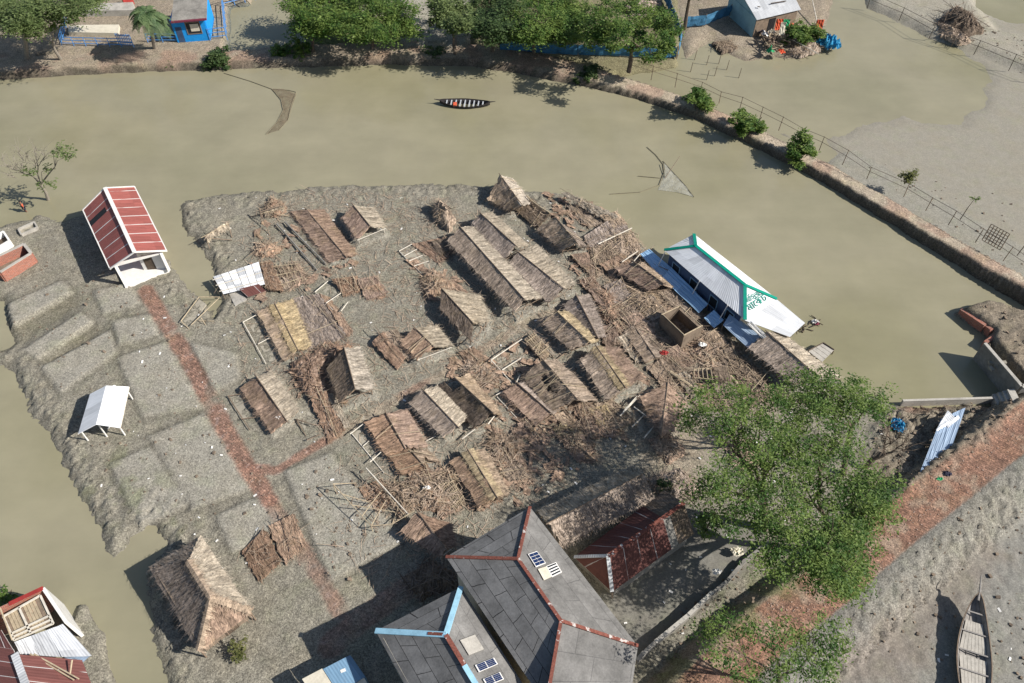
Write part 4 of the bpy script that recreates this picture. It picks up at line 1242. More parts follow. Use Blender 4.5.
# small tin roofed shed at the bottom
r_ = thing('tin_washroom', 'small shed with slate-blue flat tin roof and cream side roofs in the tiled halls\' shadow', 'shed', at(340, 690, .5))
a, b, c, d = at(323, 669, 2.6), at(350, 655, 2.6), at(365, 677, 2.4), at(338, 692, 2.4)
mb = MB(); mb.sheet(a, b, c, d, .04, 0, 6, 3, .005, 1); mb.build('roof', 'tinslate', r_)
o, _ = roof_panel(r_, px('340,670 345,668 346,671 341,673'), plane_of(a, b, c), 'white', 'roof_patch', .03)
mb = MB(); mb.sheet(at(302, 679, 2.5), at(322, 668.5, 2.65), at(337, 692, 2.5), at(318, 704, 2.4), .05, 0, 3, 3); mb.build('side_roof', 'cream', r_)
mb = MB(); mb.sheet(at(352, 686, 2.3), at(364, 677.5, 2.35), at(372, 692, 2.3), at(360, 700, 2.3), .05, 0, 3, 3); mb.build('side_roof', 'cream', r_)
for p, q in ((a, b), (b, c), (c, d), (d, a)):
    wall_seg(r_, p + (c - p) * .05 if p is a else p, q, 0, 2.3, 'tinslate', .08)

# ---- rusted red roof building in tree shade
r_ = thing('rusted_roof_house', 'house with dark rust-red corrugated hip roof and white valley sheet, half in tree shade', 'house', at(640, 560, .5))
he, hr = 2.0, 3.6
e1, e2 = at(574, 557, he), at(643, 506, he)      # far eave
f1, f2 = at(612, 592, he), at(672, 549, he)      # near eave
R1_, R2_ = at(608, 556, hr), at(663, 518, hr)
R3_ = at(684, 503, hr)
e3, f3 = at(664, 490, he), at(694, 534, he)
for (a, b, c, d, m, s) in ((R1_, R2_, e2, e1, 'tinrust', 1), (R2_, R1_, f1, f2, 'tinrust', 2), (R1_, R1_.lerp(R2_, .01), e1, f1, 'tinrust', 3)):
    mb = MB(); mb.sheet(a, b, c, d, .04, 0, 8, 4, .008, s) if s != 3 else mb.sheet(a, b, e1, f1, .04, 0, 8, 4, .008, s)
    mb.build('roof_slope', m, r_)
mb = MB(); mb.sheet(R2_, R3_, e3, e2, .04, 0, 4, 4, .01, 4); mb.build('end_slope', 'd', r_)
mb = MB(); mb.sheet(R3_, R2_, f2, f3, .04, 0, 4, 4, .01, 4); mb.build('end_slope', 'd', r_)
mb = MB(); mb.sheet(R2_ + UP * .03, R2_.lerp(R3_, .3) + UP * .03, f2.lerp(f3, .3) + UP * .03, f2 + UP * .03, .02, 0, 3, 3); mb.build('valley_sheet', 'oldconc', r_)
strip(r_, 'ridge_cap', 'redcap', [R1_, R2_, R3_], .3, .06); strip(r_, 'hip_cap', 'tingrey', [R1_, f1], .28, .06); strip(r_, 'hip_cap', 'tingrey', [R1_, e1], .25, .05)
mb = MB(); mb.beam(f1.lerp(e1, .0) + UP * -.02, f1 + (f1 - R1_) * .15 - UP * .1, .12, .1); mb.build('gutter', 'darkwood', r_)
cc = (e1 + e3 + f1 + f3) / 4
ins = [p + (cc - p).normalized() * .5 for p in (e1, e3, f3, f1)]
for a, b in zip(ins, ins[1:] + ins[:1]): wall_seg(r_, a, b, 0, 1.95, 'oldconc', .15)

# ---- white hall with green trim at the pond
r_ = thing('white_tin_hall', 'long white tin hall with green trim and green lettering, at the pond edge', 'hall', at(720, 305, .4))
he = 2.8; hr = solve_ridge((664, 250), (695.7, 246), (694, 234), (745, 320), (745, 285), (777, 299), he, .4, 2.4)
l1, l2 = at(664, 250, he), at(745, 320, he)
q1 = at(694, 234, he); q2 = at(777, 299, he)
R1_, R2_ = at(695.7, 246, hr), at(745, 285, hr)
for (a, b, c, d, s) in ((R1_, R2_, l2, l1, 1), (R2_, R1_, q1, q2, 2), (R1_, R1_.lerp(R2_, .01), l1, q1, 3)):
    mb = MB(); mb.sheet(a, b, c, d, .04, 0, 8, 4, .004, s); mb.build('roof_slope', 'tinwhite', r_)
mb = MB(); mb.sheet(R2_.lerp(R1_, .01), R2_, q2, l2, .04, 0, 8, 4, .003, 4); hipo = mb.build('hip_slope', 'tinwhite', r_)
# lean-to below the lettered hip
g1, g2 = at(790, 337, 2.2), at(805, 323, 2.2)
mb = MB(); mb.sheet(l2 - UP * .05, q2 - UP * .05, g2, g1, .04, 0, 5, 3, .01, 8); mb.build('lean_to_roof', 'tinlight', r_)
for pts in ([R1_, R2_], [R1_, l1], [R1_, q1], [R2_, l2], [R2_, q2]): strip(r_, 'green_trim', 'green', pts, .32, .05, .05)
n_ = plane_of(R2_, q2, l2)
def glyphs(body, p, xd, nrm, size, parent):
    cu = bpy.data.curves.new('lettering', 'FONT'); cu.body = body; cu.size = size; cu.extrude = .012; cu.align_x = 'CENTER'
    to = bpy.data.objects.new('tmp_text', cu); COL.objects.link(to)
    dg = bpy.context.evaluated_depsgraph_get()
    me = bpy.data.meshes.new_from_object(to.evaluated_get(dg))
    bpy.data.objects.remove(to)
    yd = nrm.cross(xd)
    mat = Matrix((xd, yd, nrm)).transposed().to_4x4(); mat.translation = p - parent_origin(parent)
    me.transform(mat); me.materials.clear(); me.materials.append(M['greentext'])
    o = bpy.data.objects.new('lettering', me); COL.objects.link(o); o.parent = parent
xd = (q2 - l2).normalized(); bm_ = (l2 + q2) / 2; dn = (bm_ - R2_).normalized()
nn = n_[1]; xd = (xd - nn * xd.dot(nn)).normalized()
glyphs('\u09ae\u09bf\u09b9\u09b2\u09be', R2_ + dn * ((bm_ - R2_).length * .58) + nn * .06, xd, nn, .72, hipo)
glyphs('\u09ae\u09be\u09c7\u0995\u099f', R2_ + dn * ((bm_ - R2_).length * .84) + nn * .06, xd, nn, .95, hipo)
mb = MB(); pz = R2_ + dn * ((bm_ - R2_).length * .62) + nn * .07; yd = nn.cross(xd)
arc = [pz + xd * (.1 + .4 * t) + yd * (.05 + .1 * math.sin(t * 3.0)) for t in (0, .3, .6, 1)]
for a, b in zip(arc, arc[1:]): mb.beam(a, b, .09, .02)
mb.build('lettering', 'greentext', hipo)
cc = (l1 + l2 + q1 + q2) / 4
ins = [p + (cc - p).normalized() * .7 for p in (l1, l2, q2, q1)]
for k, (a, b) in enumerate(zip(ins, ins[1:] + ins[:1])):
    wo = wall_seg(r_, a, b, 0, 2.75, 'darkblue' if k == 0 else 'white', .12)
for t in (.12, .38, .66, .88): opening(r_, ins[0], ins[1], t, .9, .9, 2.1, 'glass', 'window', 'tinslate', .09)
for t in (.02, .46, .80):
    p = l1.lerp(l2, t); out = (l1 - q1); out.z = 0; out.normalize()
    pole_child(r_, p + UP * .05, p + out * 1.0 - UP * 2.5, .05, 'white', 'stay_pole')
mb = MB()
mb.sheet(at(747, 324, 2.6), at(752, 321, 2.7), at(768, 336, 2.5), at(763, 339, 2.4), .03, .1, 9, 3, .12, 3)
mb.build('torn_white_scrap', 'white', r_)

# ---- blue tin sheets lying in front of the white hall
def sheets(label, name, polys, zs, mat, cat='tin sheet', group='blue tin sheets by the white hall', rough=.05):
    pts = [[at(*p, z) for p, z in zip(px(s), zs)] for s in polys]
    c = sum((sum(q, Vector()) for q in pts), Vector()) / (4 * len(pts))
    root = thing(name, label, cat, (c.x, c.y, .35), group)
    for k, q in enumerate(pts):
        mb = MB(); mb.sheet(*q, thick=.03, nu=14, nv=4, rough=rough, seed=k); mb.build('sheet', mat, root)
    for k in (0, 2):
        mb = MB(); mb.beam(pts[0][0].lerp(pts[0][3], .5 if k else .2) - UP * .1, pts[-1][1].lerp(pts[-1][2], .5 if k else .2) - UP * .1, .1, .08); mb.build('batten', 'wood', root)
    for e in (pts[0][0], pts[0][3], pts[-1][1], pts[-1][2]): post_child(root, e, e.z - .05, .05, 'wood')
    return root
sheets('long bright blue ribbed tin strip with crumpled upper end', 'blue_tin_strip', ['640,254 649,249 671,267 662,279', '662,278 671,267 708,304 699,313'], (1.2, 1.5, 1.4, 1.1), 'tinblue', rough=.06)
sheets('short square blue tin sheet between the long blue strip and the grey-blue sheet', 'blue_tin_sheet', ['704,318 714,310 724,320 714,328'], (1.1, 1.4, 1.3, 1.0), 'tinblue')
sheets('grey-blue tin roof sheet right below the white hall\'s lettered end', 'greyblue_tin_sheet', ['723,325 731,312 761,337 748,348'], (1.5, 1.9, 1.9, 1.5), 'tinbluegrey', rough=.02)
root = thing('fallen_tin_roof', 'long grey-blue tin roof strip fallen on the rubble between the sluice and the brick road', 'tin roof', at(943, 440, 1.0), None)
mb = MB(); mb.sheet(at(941, 419, 1.7), at(966, 407, 1.7), at(943, 472, 1.9), at(920, 472, 1.9), .03, 0, 12, 6, .03, 4); mb.build('sheet', 'tinbluegrey', root)
mb = MB(); mb.sheet(at(936, 430, 1.75), at(948, 410, 1.85), at(955, 418, 1.85), at(939, 433, 1.75), .03, 0, 4, 3, .06, 9)
mb.sheet(at(947, 425, 1.8), at(958, 415, 1.85), at(960, 418, 1.85), at(948, 428, 1.8), .03, 0, 3, 2, .04, 11); mb.build('white_scrap', 'tinwhite', root)
for x, y in ((945, 409), (964, 409), (940, 470), (922, 470)): p = at(x, y, 1.5); post_child(root, p, 1.7, .05, 'wood')
# blue tarp
root = thing('blue_tarpaulin', 'crumpled bright blue tarpaulin lying on the rubble beside the tree crown', 'tarpaulin', at(898, 426, .8))
def crumple(root, name, mat, cx, cy, z, rx, ry, h, seed, n=22):
    c = at(cx, cy, z); mb = MB(); W = n + 1
    for j in range(W):
        for i in range(W):
            x, y = (i / n * 2 - 1) * rx, (j / n * 2 - 1) * ry
            e = 1 - .25 * snoise(i * .3 + seed, j * .3)
            rad = math.hypot(i / n * 2 - 1, j / n * 2 - 1)
            mb.v.append((c.x + x * e, c.y + y * e, z + h * (abs(sfbm(i * .32 + seed, j * .32, 3) - .5) * 3 + .15) * max(.1, 1 - rad * .6)))
    for j in range(n):
        for i in range(n):
            if math.hypot((i + .5) / n * 2 - 1, (j + .5) / n * 2 - 1) < (1.0 if n < 16 else 1.05 - .3 * snoise(i * .4, j * .4 + seed)):
                mb.f.append((j * W + i, j * W + i + 1, (j + 1) * W + i + 1, (j + 1) * W + i)); mb.uv.append([(0, 0)] * 4)
    return mb.build(name, mat, root)
crumple(root, 'tarpaulin_sheet', 'blueplastic', 898, 426, .75, .75, .95, .6, 3)

# plywood raft table, debris in the water
r_ = thing('plank_landing', 'square pale plank landing standing in the pond beside the grey long stall', 'landing', at(821, 353, .3))
a, b, c, d = [at(*p, .6) for p in px('808,351 823,343 834,350 822,362')]
for k in range(4):
    mb = MB(); mb.sheet(a.lerp(b, k / 4 + .01), a.lerp(b, (k + 1) / 4 - .01), d.lerp(c, (k + 1) / 4 - .01), d.lerp(c, k / 4 + .01), .05, 0, 1, 1); mb.build('plank', 'deckwood', r_)
for p, q in ((b, c), (a, b)): pole_child(r_, p + UP * .05, q + UP * .05, .07, 'darkwood', 'edge_rail')
for p in (a, b, c, d): post_child(r_, p, p.z - .04, .06, 'wood', zb=-.6)
r_ = thing('drifting_debris', 'dark floating branches with a white scrap, off the near end of the white hall', 'debris', at(806, 326, .05))
for k in range(26):
    t = rng.random(); p = at(790 + 30 * t + rng.normal(0, 2), 335 - 16 * t + rng.normal(0, 2), .05); an = rng.uniform(0, 6.28); L = rng.uniform(.3, .9)
    pole_child(r_, p, p + Vector((math.cos(an) * L, math.sin(an) * L, rng.uniform(0, .25))), .05, 'darkwood', 'branch')
crumple(r_, 'white_scrap', 'white', 815, 322, .12, .4, .3, .5, 9, 10)
crumple(r_, 'maroon_scrap', 'maroonpaint', 817, 324, .1, .3, .25, .4, 12, 10)

# ---- house at lower left corner
r_ = thing('half_unroofed_house', 'corner house, half maroon tin roof and half stripped to plank ceiling inside brick walls', 'house', at(30, 660, .5))
he = 3.2
W1, W2, W3, W4 = at(43, 588, he), at(66, 622, he), at(-15, 622, he), at(9, 604, he)
wall_seg(r_, W1, W2, 0, he, 'white', .22); wall_seg(r_, W4, W1, 0, he - .01, 'brick', .22); wall_seg(r_, W4 + (W4 - W1), W4, 0, he - .02, 'brick', .22)
strip(r_, 'wall_coping', 'redpaint', [W4, W1], .3, .06, -.0)
W5 = W2 + (W2 - W1) * 1.6
a, b, c, d = at(4, 617, 3.0), at(41, 596, 3.0), at(54, 624, 3.0), at(15, 641, 3.0)
for k in range(12):
    t0, t1 = k / 12 + .004, (k + 1) / 12 - .006
    mb = MB(); mb.sheet(a.lerp(b, t0), a.lerp(b, t1), d.lerp(c, t1), d.lerp(c, t0), .04, 0, 1, 2, .01, k); mb.build('ceiling_plank', 'bamboo' if k % 5 else 'wood', r_)
for p, q in ((a, b), (d, c), (a, d), (b, c), (a.lerp(d, .72), b.lerp(c, .72)), (a.lerp(b, .42), d.lerp(c, .42)), (a.lerp(d, .86), b.lerp(c, .86))):
    mb = MB(); mb.beam(p + UP * .1, q + UP * .1, .13, .09); mb.build('rafter', 'palewood', r_)
cols = [(14, 642), (30, 636), (47, 630), (63, 624)]; lows = [(20, 654), (40, 655.5), (62, 657), (92, 656)]
for k in range(3):
    mb = MB(); mb.sheet(at(*cols[k], 3.35 - .02 * k), at(*cols[k + 1], 3.35 - .02 * k), at(*lows[k + 1], 3.1 + .05 * k), at(*lows[k], 3.1 + .05 * k), .03, .05, 5, 4, .03, 31 + k); mb.build('tin_sheet', 'tingrey' if k == 1 else 'tinlight', r_)
mb = MB(); mb.sheet(at(70, 656, 3.0), at(90, 656, 3.1), at(81, 664, 2.6), at(64, 658, 2.8), .03, 0, 3, 3, .04, 37); mb.build('tin_sheet', 'tinbluegrey', r_)
ra, rb = at(15, 654, 4.2), at(30, 696, 4.2)
mb = MB(); mb.sheet(rb, ra, at(82, 660, 2.9), at(100, 706, 2.9), .04, 0, 8, 5, .01, 41); mb.build('roof_slope', 'tinmaroon', r_)
mb = MB(); mb.sheet(ra.lerp(rb, -.12), rb, at(-25, 690, 3.0), at(-42, 640, 3.0), .04, 0, 8, 5, .01, 42); mb.build('roof_slope', 'tinmaroon', r_)
mb = MB(); mb.sheet(at(-20, 628, 3.3), at(1, 630, 4.0), ra.lerp(rb, -.05), at(-30, 650, 3.0), .04, 0, 4, 4, .01, 43); mb.build('roof_slope', 'tinmaroon', r_)
strip(r_, 'ridge_cap', 'tingrey', [ra, rb], .45, .1, .06)
for (p, q) in (((30, 654), (74, 680)), ((34, 654), (79, 679)), ((0, 608), (12, 640)), ((72, 660), (70, 675))):
    pole_child(r_, at(*p, 3.7), at(*q, 3.45), .06, 'bamboo', 'loose_pole')

# ---- blue house and yard at the top left
r_ = thing('blue_house', 'small bright blue house with grey roof and brown window by the fish pond', 'house', at(192, 44, 1.0))
g = 1.1
b1, b2 = at(178, 42, g), at(210, 39.5, g)
t1, t2, t3, t4 = at(171, 22, 4.3), at(206.5, 19, 4.3), at(207, -6, 4.6), at(174, -5, 4.6)
mb = MB(); mb.sheet(t4, t3, t2, t1, .15, 0, 6, 4, .02, 2); mb.build('roof', 'oldconc', r_)
strip(r_, 'roof_edge', 'maroonpaint', [t1, t2], .3, .18, -.02)
wd = (b2 - b1).normalized(); bk = Vector((-wd.y, wd.x, 0)); dep = (t4 - t1).xy.length - 1.0
b3, b4 = b2 + bk * dep, b1 + bk * dep
for a, b in ((b1, b2), (b2, b3), (b3, b4), (b4, b1)): wall_seg(r_, a, b, .5, 4.15, 'bluepaint', .2)
opening(r_, b1, b2, .62, 1.7, 2.2, 3.7, 'glass', 'window', 'wood', .14)
mb = MB(); c = b1.lerp(b2, .66); c.z = 3.0; mb.box(c - bk * .16, wd, bk, UP, .55, .01, .5); mb.build('curtain', 'cream', r_)
opening(r_, b1, b2, .15, .8, 1.1, 3.2, 'darkblue', 'door', None, .12)

def picket(label, pts, z, h, mat, gap=1.5, rails=(.25, .6, .95), name='blue_fence', r=.05, group='blue fences of the fish-pond yard', slat=True, rmat=None):
    P = [at(*p, z) for p in px(pts)]
    root = thing(name, label, 'fence', P[0].lerp(P[-1], .5), group)
    n = 0
    for a, b in zip(P, P[1:]):
        k = max(1, int((b - a).length / gap))
        for i in range(k + (1 if b is P[-1] else 0)):
            p = a.lerp(b, i / k); n += 1
            if n < 100: mb = MB(); mb.tube((p.x, p.y, z - .3), (p.x, p.y, z + h), r, r, 5); mb.build('post', mat, root)
    for f in rails:
        mb = MB()
        for a, b in zip(P, P[1:]): mb.beam(a + UP * h * f, b + UP * h * f, .05, .09)
        mb.build('rail', rmat or mat, root)
    return root
picket('blue fence run along the brick path left of the palm', '62,45 134,47', 1.1, 1.2, 'bluerail')
picket('blue fence piece between the palm and the blue house', '148,42 178,42', 1.1, 1.2, 'bluerail')
picket('blue fence climbing behind the fish pond, right of the blue house', '210,40 227,38 224,6 255,-2', 1.1, 1.6, 'bluerail')
picket('blue fence closing the left side of the slab yard', '62,45 68,22', 1.1, 1.2, 'bluerail')
for lb, s, z in (('long white concrete slab inside the blue-fenced yard', '68,32 69,25 119,24.5 118,33', 1.5), ('grey-white raised slab at the back of the blue-fenced yard', '80,11 82,4 133,2 134,10', 1.9)):
    q = [at(*p, z) for p in px(s)]
    o = MB(); o.slab([(p.x, p.y) for p in q], .8, z); o = o.build('concrete_slab', 'cream' if z < 1.7 else 'concrete'); tag(o, lb, 'slab', 'concrete slabs in the yard')
o = MB(); a, b = at(125, 7, 1.2), at(134, 3, 1.2); o.beam(a + UP * .8, b + UP * .8, .25, 1.8); o = o.build('red_wall', 'redpaint'); tag(o, 'short crimson wall piece left of the palm crown', 'wall')
o = MB(); a, b = at(74, 12, 1.2), at(80, 9, 1.2); o.beam(a + UP * .8, b + UP * .8, .25, 1.8); o = o.build('red_wall', 'maroonpaint'); tag(o, 'dark red wall stub at the back corner of the slab yard, under the leafy tree', 'wall')
r_ = thing('blue_gate', 'blue slatted gate leaning beside the palm trunk', 'gate', at(148, 44, 1.1))
a, b = at(119, 44, 1.1), at(133, 45, 1.1)
for k in range(9):
    p = a.lerp(b, k / 8); mb = MB(); mb.tube(p, p + UP * 1.5, .05, .05, 5); mb.build('slat', 'bluerail', r_)
for h in (.3, 1.3): mb = MB(); mb.beam(a + UP * h, b + UP * h, .08, .1); mb.build('rail', 'bluerail', r_)

# ---- tin house on the mound, top right
r_ = thing('mound_house', 'teal-walled house with silver tin gable roof on the mound, top right of the tree row', 'house', at(770, 22, 1.0))
he = 3.1; hr = 4.3
l1 = at(744, -2, hr); l2 = at(757, 20, he); q2 = at(801, 9.5, he); q1 = at(792, -8, hr)
mb = MB(); mb.sheet(l1, q1, q2, l2, .05, 0, 12, 5, .02, 2); mb.build('roof_slope', 'tingrey', r_)
bkv = (l1 - l2); bkv.z = 0
l0, q0 = l1 + bkv, q1 + bkv; l0.z = q0.z = he
mb = MB(); mb.sheet(q1, l1, l0, q0, .05, 0, 12, 5, .02, 3); mb.build('roof_slope', 'tingrey', r_)
ins = [l2 + bkv * .1 + (q2 - l2) * .03, q2 + bkv * .1 - (q2 - l2) * .03, q0 - bkv * .1 - (q2 - l2) * .03, l0 - bkv * .1 + (q2 - l2) * .03]
for k, (a, b) in enumerate(zip(ins, ins[1:] + ins[:1])): wall_seg(r_, a, b, .4, he - .05, 'teal' if k == 3 else 'wood', .15)
mb = MB(); a, b = ins[3], ins[0]; mid = (a + b) / 2
mb.poly([(a.x, a.y, he - .1), (b.x, b.y, he - .1), (mid.x, mid.y, hr - .15)]); mb.build('gable', 'teal', r_)
opening(r_, ins[0], ins[1], .4, 1.1, .8, 2.6, 'black', 'door', None, .1)
for x0, x1, y0, y1 in ((752, 755, 12, 8), (770, 790, 9, 4)):
    mb = MB(); a, b = l2.lerp(q2, (x0 - 744) / 60) + bkv * .45 + UP * .85, l2.lerp(q2, (x1 - 744) / 60) + bkv * .4 + UP * .8; mb.beam(a, b, .15, .06); mb.build('roof_batten', 'darkwood', r_)

for lb, x, y, m, wd_, h_ in (('red cloth hung below the silver roof edge, leftmost on the line', 779, 22, 'redcloth', .9, 1.4), ('green cloth hanging right of the red cloth', 786, 22, 'greencloth', .9, 1.3), ('cream cloth hung at the silver roof edge, between red and green', 782.5, 26, 'cream', .7, 1.6)):
    o = MB(); p = at(x, y + 2, 2.6); o.sheet(p + Vector((-wd_ / 2, 0, h_ / 2)), p + Vector((wd_ / 2, 0, h_ / 2)), p + Vector((wd_ / 2, -.3, -h_ / 2)), p + Vector((-wd_ / 2, -.3, -h_ / 2)), .04, .1, 6, 6, .05, int(x))
    o = o.build('hanging_cloth', m); tag(o, lb, 'cloth', 'washing on the mound')
o = MB(); p = at(819, 26, 1.8); o.sheet(p + Vector((-.5, 0, .9)), p + Vector((.5, 0, .9)), p + Vector((.5, -.3, -.9)), p + Vector((-.5, -.3, -.9)), .04, .1, 6, 6, .05, 5)
o = o.build('hanging_cloth', 'redcloth'); tag(o, 'red cloth on a pole above the blue plastic bundle', 'cloth', 'washing on the mound')
o = MB(); o.tube(at(819, 31, .6), at(808, 4, .6) + UP * 1.5, .08, .06, 6); o = o.build('clothes_pole', 'palewood'); tag(o, 'long pale pole slanting up right of the silver roof', 'pole')
r_ = thing('blue_plastic_bundle', 'bright blue plastic sheeting bundled at the water edge, right of the mound', 'plastic sheet', at(828, 46, .5))
crumple(r_, 'plastic_sheet', 'blueplastic', 830, 45, .5, 1.6, 1.9, 1.8, 21); crumple(r_, 'plastic_sheet', 'blueplastic', 823, 43, .5, 1.3, 1.5, 1.4, 25)
r_ = thing('junk_pile', 'dark junk pile of branches and rags in front of the silver roofed house', 'junk pile', at(775, 45, .6))
for k in range(60):
    p = at(775 + rng.normal(0, 6), 43 + rng.normal(0, 3.5), .7 + rng.uniform(0, .9)); an = rng.uniform(0, 6.28); L = rng.uniform(.5, 1.6)
    pole_child(r_, p, p + Vector((math.cos(an) * L, math.sin(an) * L, rng.uniform(-.3, .5))), .08, ('darkwood', 'wood', 'wood', 'bamboo')[k % 4], 'branch')
for k, (x, y, m) in enumerate(((770, 52, 'greencloth'), (781, 53, 'redcloth'), (772, 33, 'cream'), (765, 35, 'white'), (790, 24, 'redcloth'), (760, 32, 'darkcloth'))):
    crumple(r_, 'rag', m, x, y, .9, .6, .6, 1.0, 40 + k, 8)
heap('heap of grey branches along the water edge of the mound, under the green bush', '785,52 815,44 822,50 800,56', .9, 'g', group='brush heaps by the water', name='brush_heap', z=.4, poles=14, tangle=80, cat='brush heap', polemat='palewood', polelen=(2, 4))
heap('big heap of dark broken branches beside the fence, top right corner', '938,22 955,8 975,22 985,34 965,38 945,30', 2.0, 'd', group='brush heaps by the water', name='brush_heap', z=.7, poles=46, tangle=200, cat='brush heap', polemat='darkwood', sticks='d', polelen=(2, 5))
heap('low heap of sticks and rags at the fence foot, top right corner', '935,24 955,28 972,42 960,44 942,36', 1.0, 'm', group='brush heaps by the water', name='brush_heap', z=.6, poles=26, tangle=120, cat='brush heap', polemat='wood', polelen=(1.5, 3.5))
heap('small tangle of dead branches on the mud under the mound house\'s left side', '712,42 730,40 738,48 722,52', .14, 'd', group='brush heaps by the water', name='brush_heap', z=.4, poles=10, tangle=50, cat='brush heap', polelen=(1, 2.5))

# ---- fences
def netfence(label, pts, z, h, mat, name, group=None, gap=2.2, r=.05, rails=(.5, .95), r2=.03, cat='fence', wob=.1):
    P = [at(*p, z) for p in px(pts)]
    root = thing(name, label, cat, P[0].lerp(P[-1], .5), group)
    n = 0; tops = []
    for a, b in zip(P, P[1:]):
        k = max(1, int((b - a).length / gap))
        for i in range(k + (1 if b is P[-1] else 0)):
            p = a.lerp(b, i / k); hh = h * rng.uniform(.85, 1.15); q = p + Vector((rng.uniform(-wob, wob), rng.uniform(-wob, wob), hh))
            mb = MB(); mb.tube(p - UP * .4, q, r, r * .8, 5); mb.build('post', mat, root); tops.append((p, q, hh))
    for f in rails:
        mb = MB()
        for (p, q, h1), (p2, q2, h2) in zip(tops, tops[1:]): mb.tube(p.lerp(q, f), p2.lerp(q2, f), r2, r2, 4)
        mb.build('rail', mat, root)
    return root, tops
DZ = 1.6
netfence('long thin post-and-wire fence along the far side of the curved dyke', '628,70 700,92 760,118 820,148 868,176 905,194 950,222 1005,258 1040,280', 1.4, 1.5, 'wood', 'wire_fence', gap=2.6)
netfence('post-and-rail fence along the mud bank in the top right corner', '868,6 900,18 930,36 975,52 1010,68 1040,80', .7, 1.8, 'darkwood', 'mud_fence', gap=2.8)
r_ = thing('lattice_gate', 'leaning lattice panel tied to the wire fence near the right edge', 'gate', at(990, 240, 1.6))
a, b = at(982, 240, 1.5), at(1000, 250, 1.5); tv = Vector((.2, .3, 1.9))
for k in range(7):
    mb = MB(); mb.tube(a.lerp(b, k / 6), a.lerp(b, k / 6) + tv, .05, .05, 4); mb.build('slat', 'wood', r_)
    mb = MB(); mb.tube(a + tv * k / 6, b + tv * k / 6, .04, .04, 4); mb.build('slat', 'wood', r_)
def bluenet(label, pts, z, h):
    P = [at(*p, z) for p in px(pts)]
    root = thing('blue_net_fence', label, 'net fence', P[0].lerp(P[-1], .5), 'blue net fences around the tree row')
    mb = MB()
    for a, b in zip(P, P[1:]):
        mb.sheet(a + UP * h, b + UP * h, b - UP * .1, a - UP * .1, .03, .08, 8, 4, .08, int(a.x))
    mb.build('net', 'netblue', root)
    for k, p in enumerate(P):
        mb = MB(); mb.tube(p - UP * .3, p + UP * (h + .15), .06, .05, 5); mb.build('post', 'wood', root)
bluenet('blue net fence running under the tree row beside the brick path', '500,50 540,52 578,54 620,55 660,57 676,56', .8, 1.3)
bluenet('upright blue net fence closing the right end of the tree row', '677,57 680,42 676,28 670,14 664,-2', .8, 1.5)
bluenet('dark blue net fence between the tree row and the teal-walled house', '684,26 705,24 730,14', .8, 1.3)
heap('white and grey washing and junk heaped behind the tree row at the top edge', '620,6 640,0 662,4 655,12 632,14', .9, 'g', group=None, name='junk_pile', z=.8, poles=14, tangle=60, cat='junk pile', polemat='palewood')

# ---- boats
def boat(label, name, bow, stern, z, width, rise, gap_n, deck, hullmat='tarwood', ribmat='greydeck', sheer=.5):
    b0, s0 = at(*bow, z), at(*stern, z)
    L = (s0 - b0).length; d = (s0 - b0).normalized(); n = UP.cross(d)
    root = thing(name, label, 'boat', (b0 + s0) / 2, None)
    N = 28
    def sec(t, inset=0.0):
        w = width / 2 * (math.sin(math.pi * min(max(t, .0), 1)) ** .62) * (1 - .15 * abs(t - .5))
        w = max(w - inset, .03)
        sh = rise * (abs(t - .5) * 2) ** 2.6
        c = b0 + d * L * t
        bot = .05 + sh * .8
        top = sheer + sh
        return [c + n * w + UP * top, c + n * w * .8 + UP * (bot + .12), c + n * w * .35 + UP * bot, c - n * w * .35 + UP * bot, c - n * w * .8 + UP * (bot + .12), c - n * w + UP * top]
    mb = MB()
    for i in range(N):
        t0, t1 = i / N, (i + 1) / N
        A_, B_ = sec(t0), sec(t1); C_, D_ = sec(t0, .06), sec(t1, .06)
        for j in range(5):
            mb.quad(A_[j], A_[j + 1], B_[j + 1], B_[j])
            mb.quad(C_[j + 1] + UP * .05, C_[j] + UP * .0, D_[j] + UP * .0, D_[j + 1] + UP * .05)
        for j in (0, 5): mb.quad(A_[j], B_[j], D_[j], C_[j])
    mb.build('hull', hullmat, root)
    for sgn in (0, 5):
        mb = MB()
        for i in range(N):
            mb.beam(sec(i / N)[sgn] + UP * .03, sec((i + 1) / N)[sgn] + UP * .03, .06, .06)
        mb.build('gunwale', hullmat if hullmat == 'tarwood' else 'wood', root)
    for k in range(gap_n):
        t = .14 + .72 * k / (gap_n - 1)
        q = sec(t, .05); mb = MB()
        mb.beam(q[0] - UP * .08, q[5] - UP * .08, .15 if not deck else .1, .05); mb.build('thwart', ribmat, root)
    if deck:
        for t0, t1 in ((.2, .42), (.46, .72), (.76, .92)):
            m_ = 7
            for j in range(m_):
                mb = MB()
                a0, a1 = sec(t0, .22), sec(t1, .22)
                f0, f1 = (j + .04) / m_, (j + .96) / m_
                dz = UP * -.2
                mb.sheet(a0[0].lerp(a0[5], f0) + dz, a0[0].lerp(a0[5], f1) + dz, a1[0].lerp(a1[5], f1) + dz, a1[0].lerp(a1[5], f0) + dz, .04, 0, 1, 1); mb.build('deck_board', 'deckwood', root)
        for t in (.05,):
            pass
    for t in (.0, 1.0):
        q = sec(t); c = (q[0] + q[5]) / 2; out = d * (-1 if t == 0 else 1)
        mb = MB(); mb.path([c - out * .5 - UP * .25, c + UP * .0, c + out * (.4 + rise) + UP * rise * .35], [.10, .08, .03], 6); mb.build('stem', hullmat, root)
    return root
boat('narrow black rowing boat with pale cross thwarts, afloat in the upper pond', 'rowing_boat', (440, 105), (490, 107), -.1, 1.8, .3, 9, False, sheer=.42)
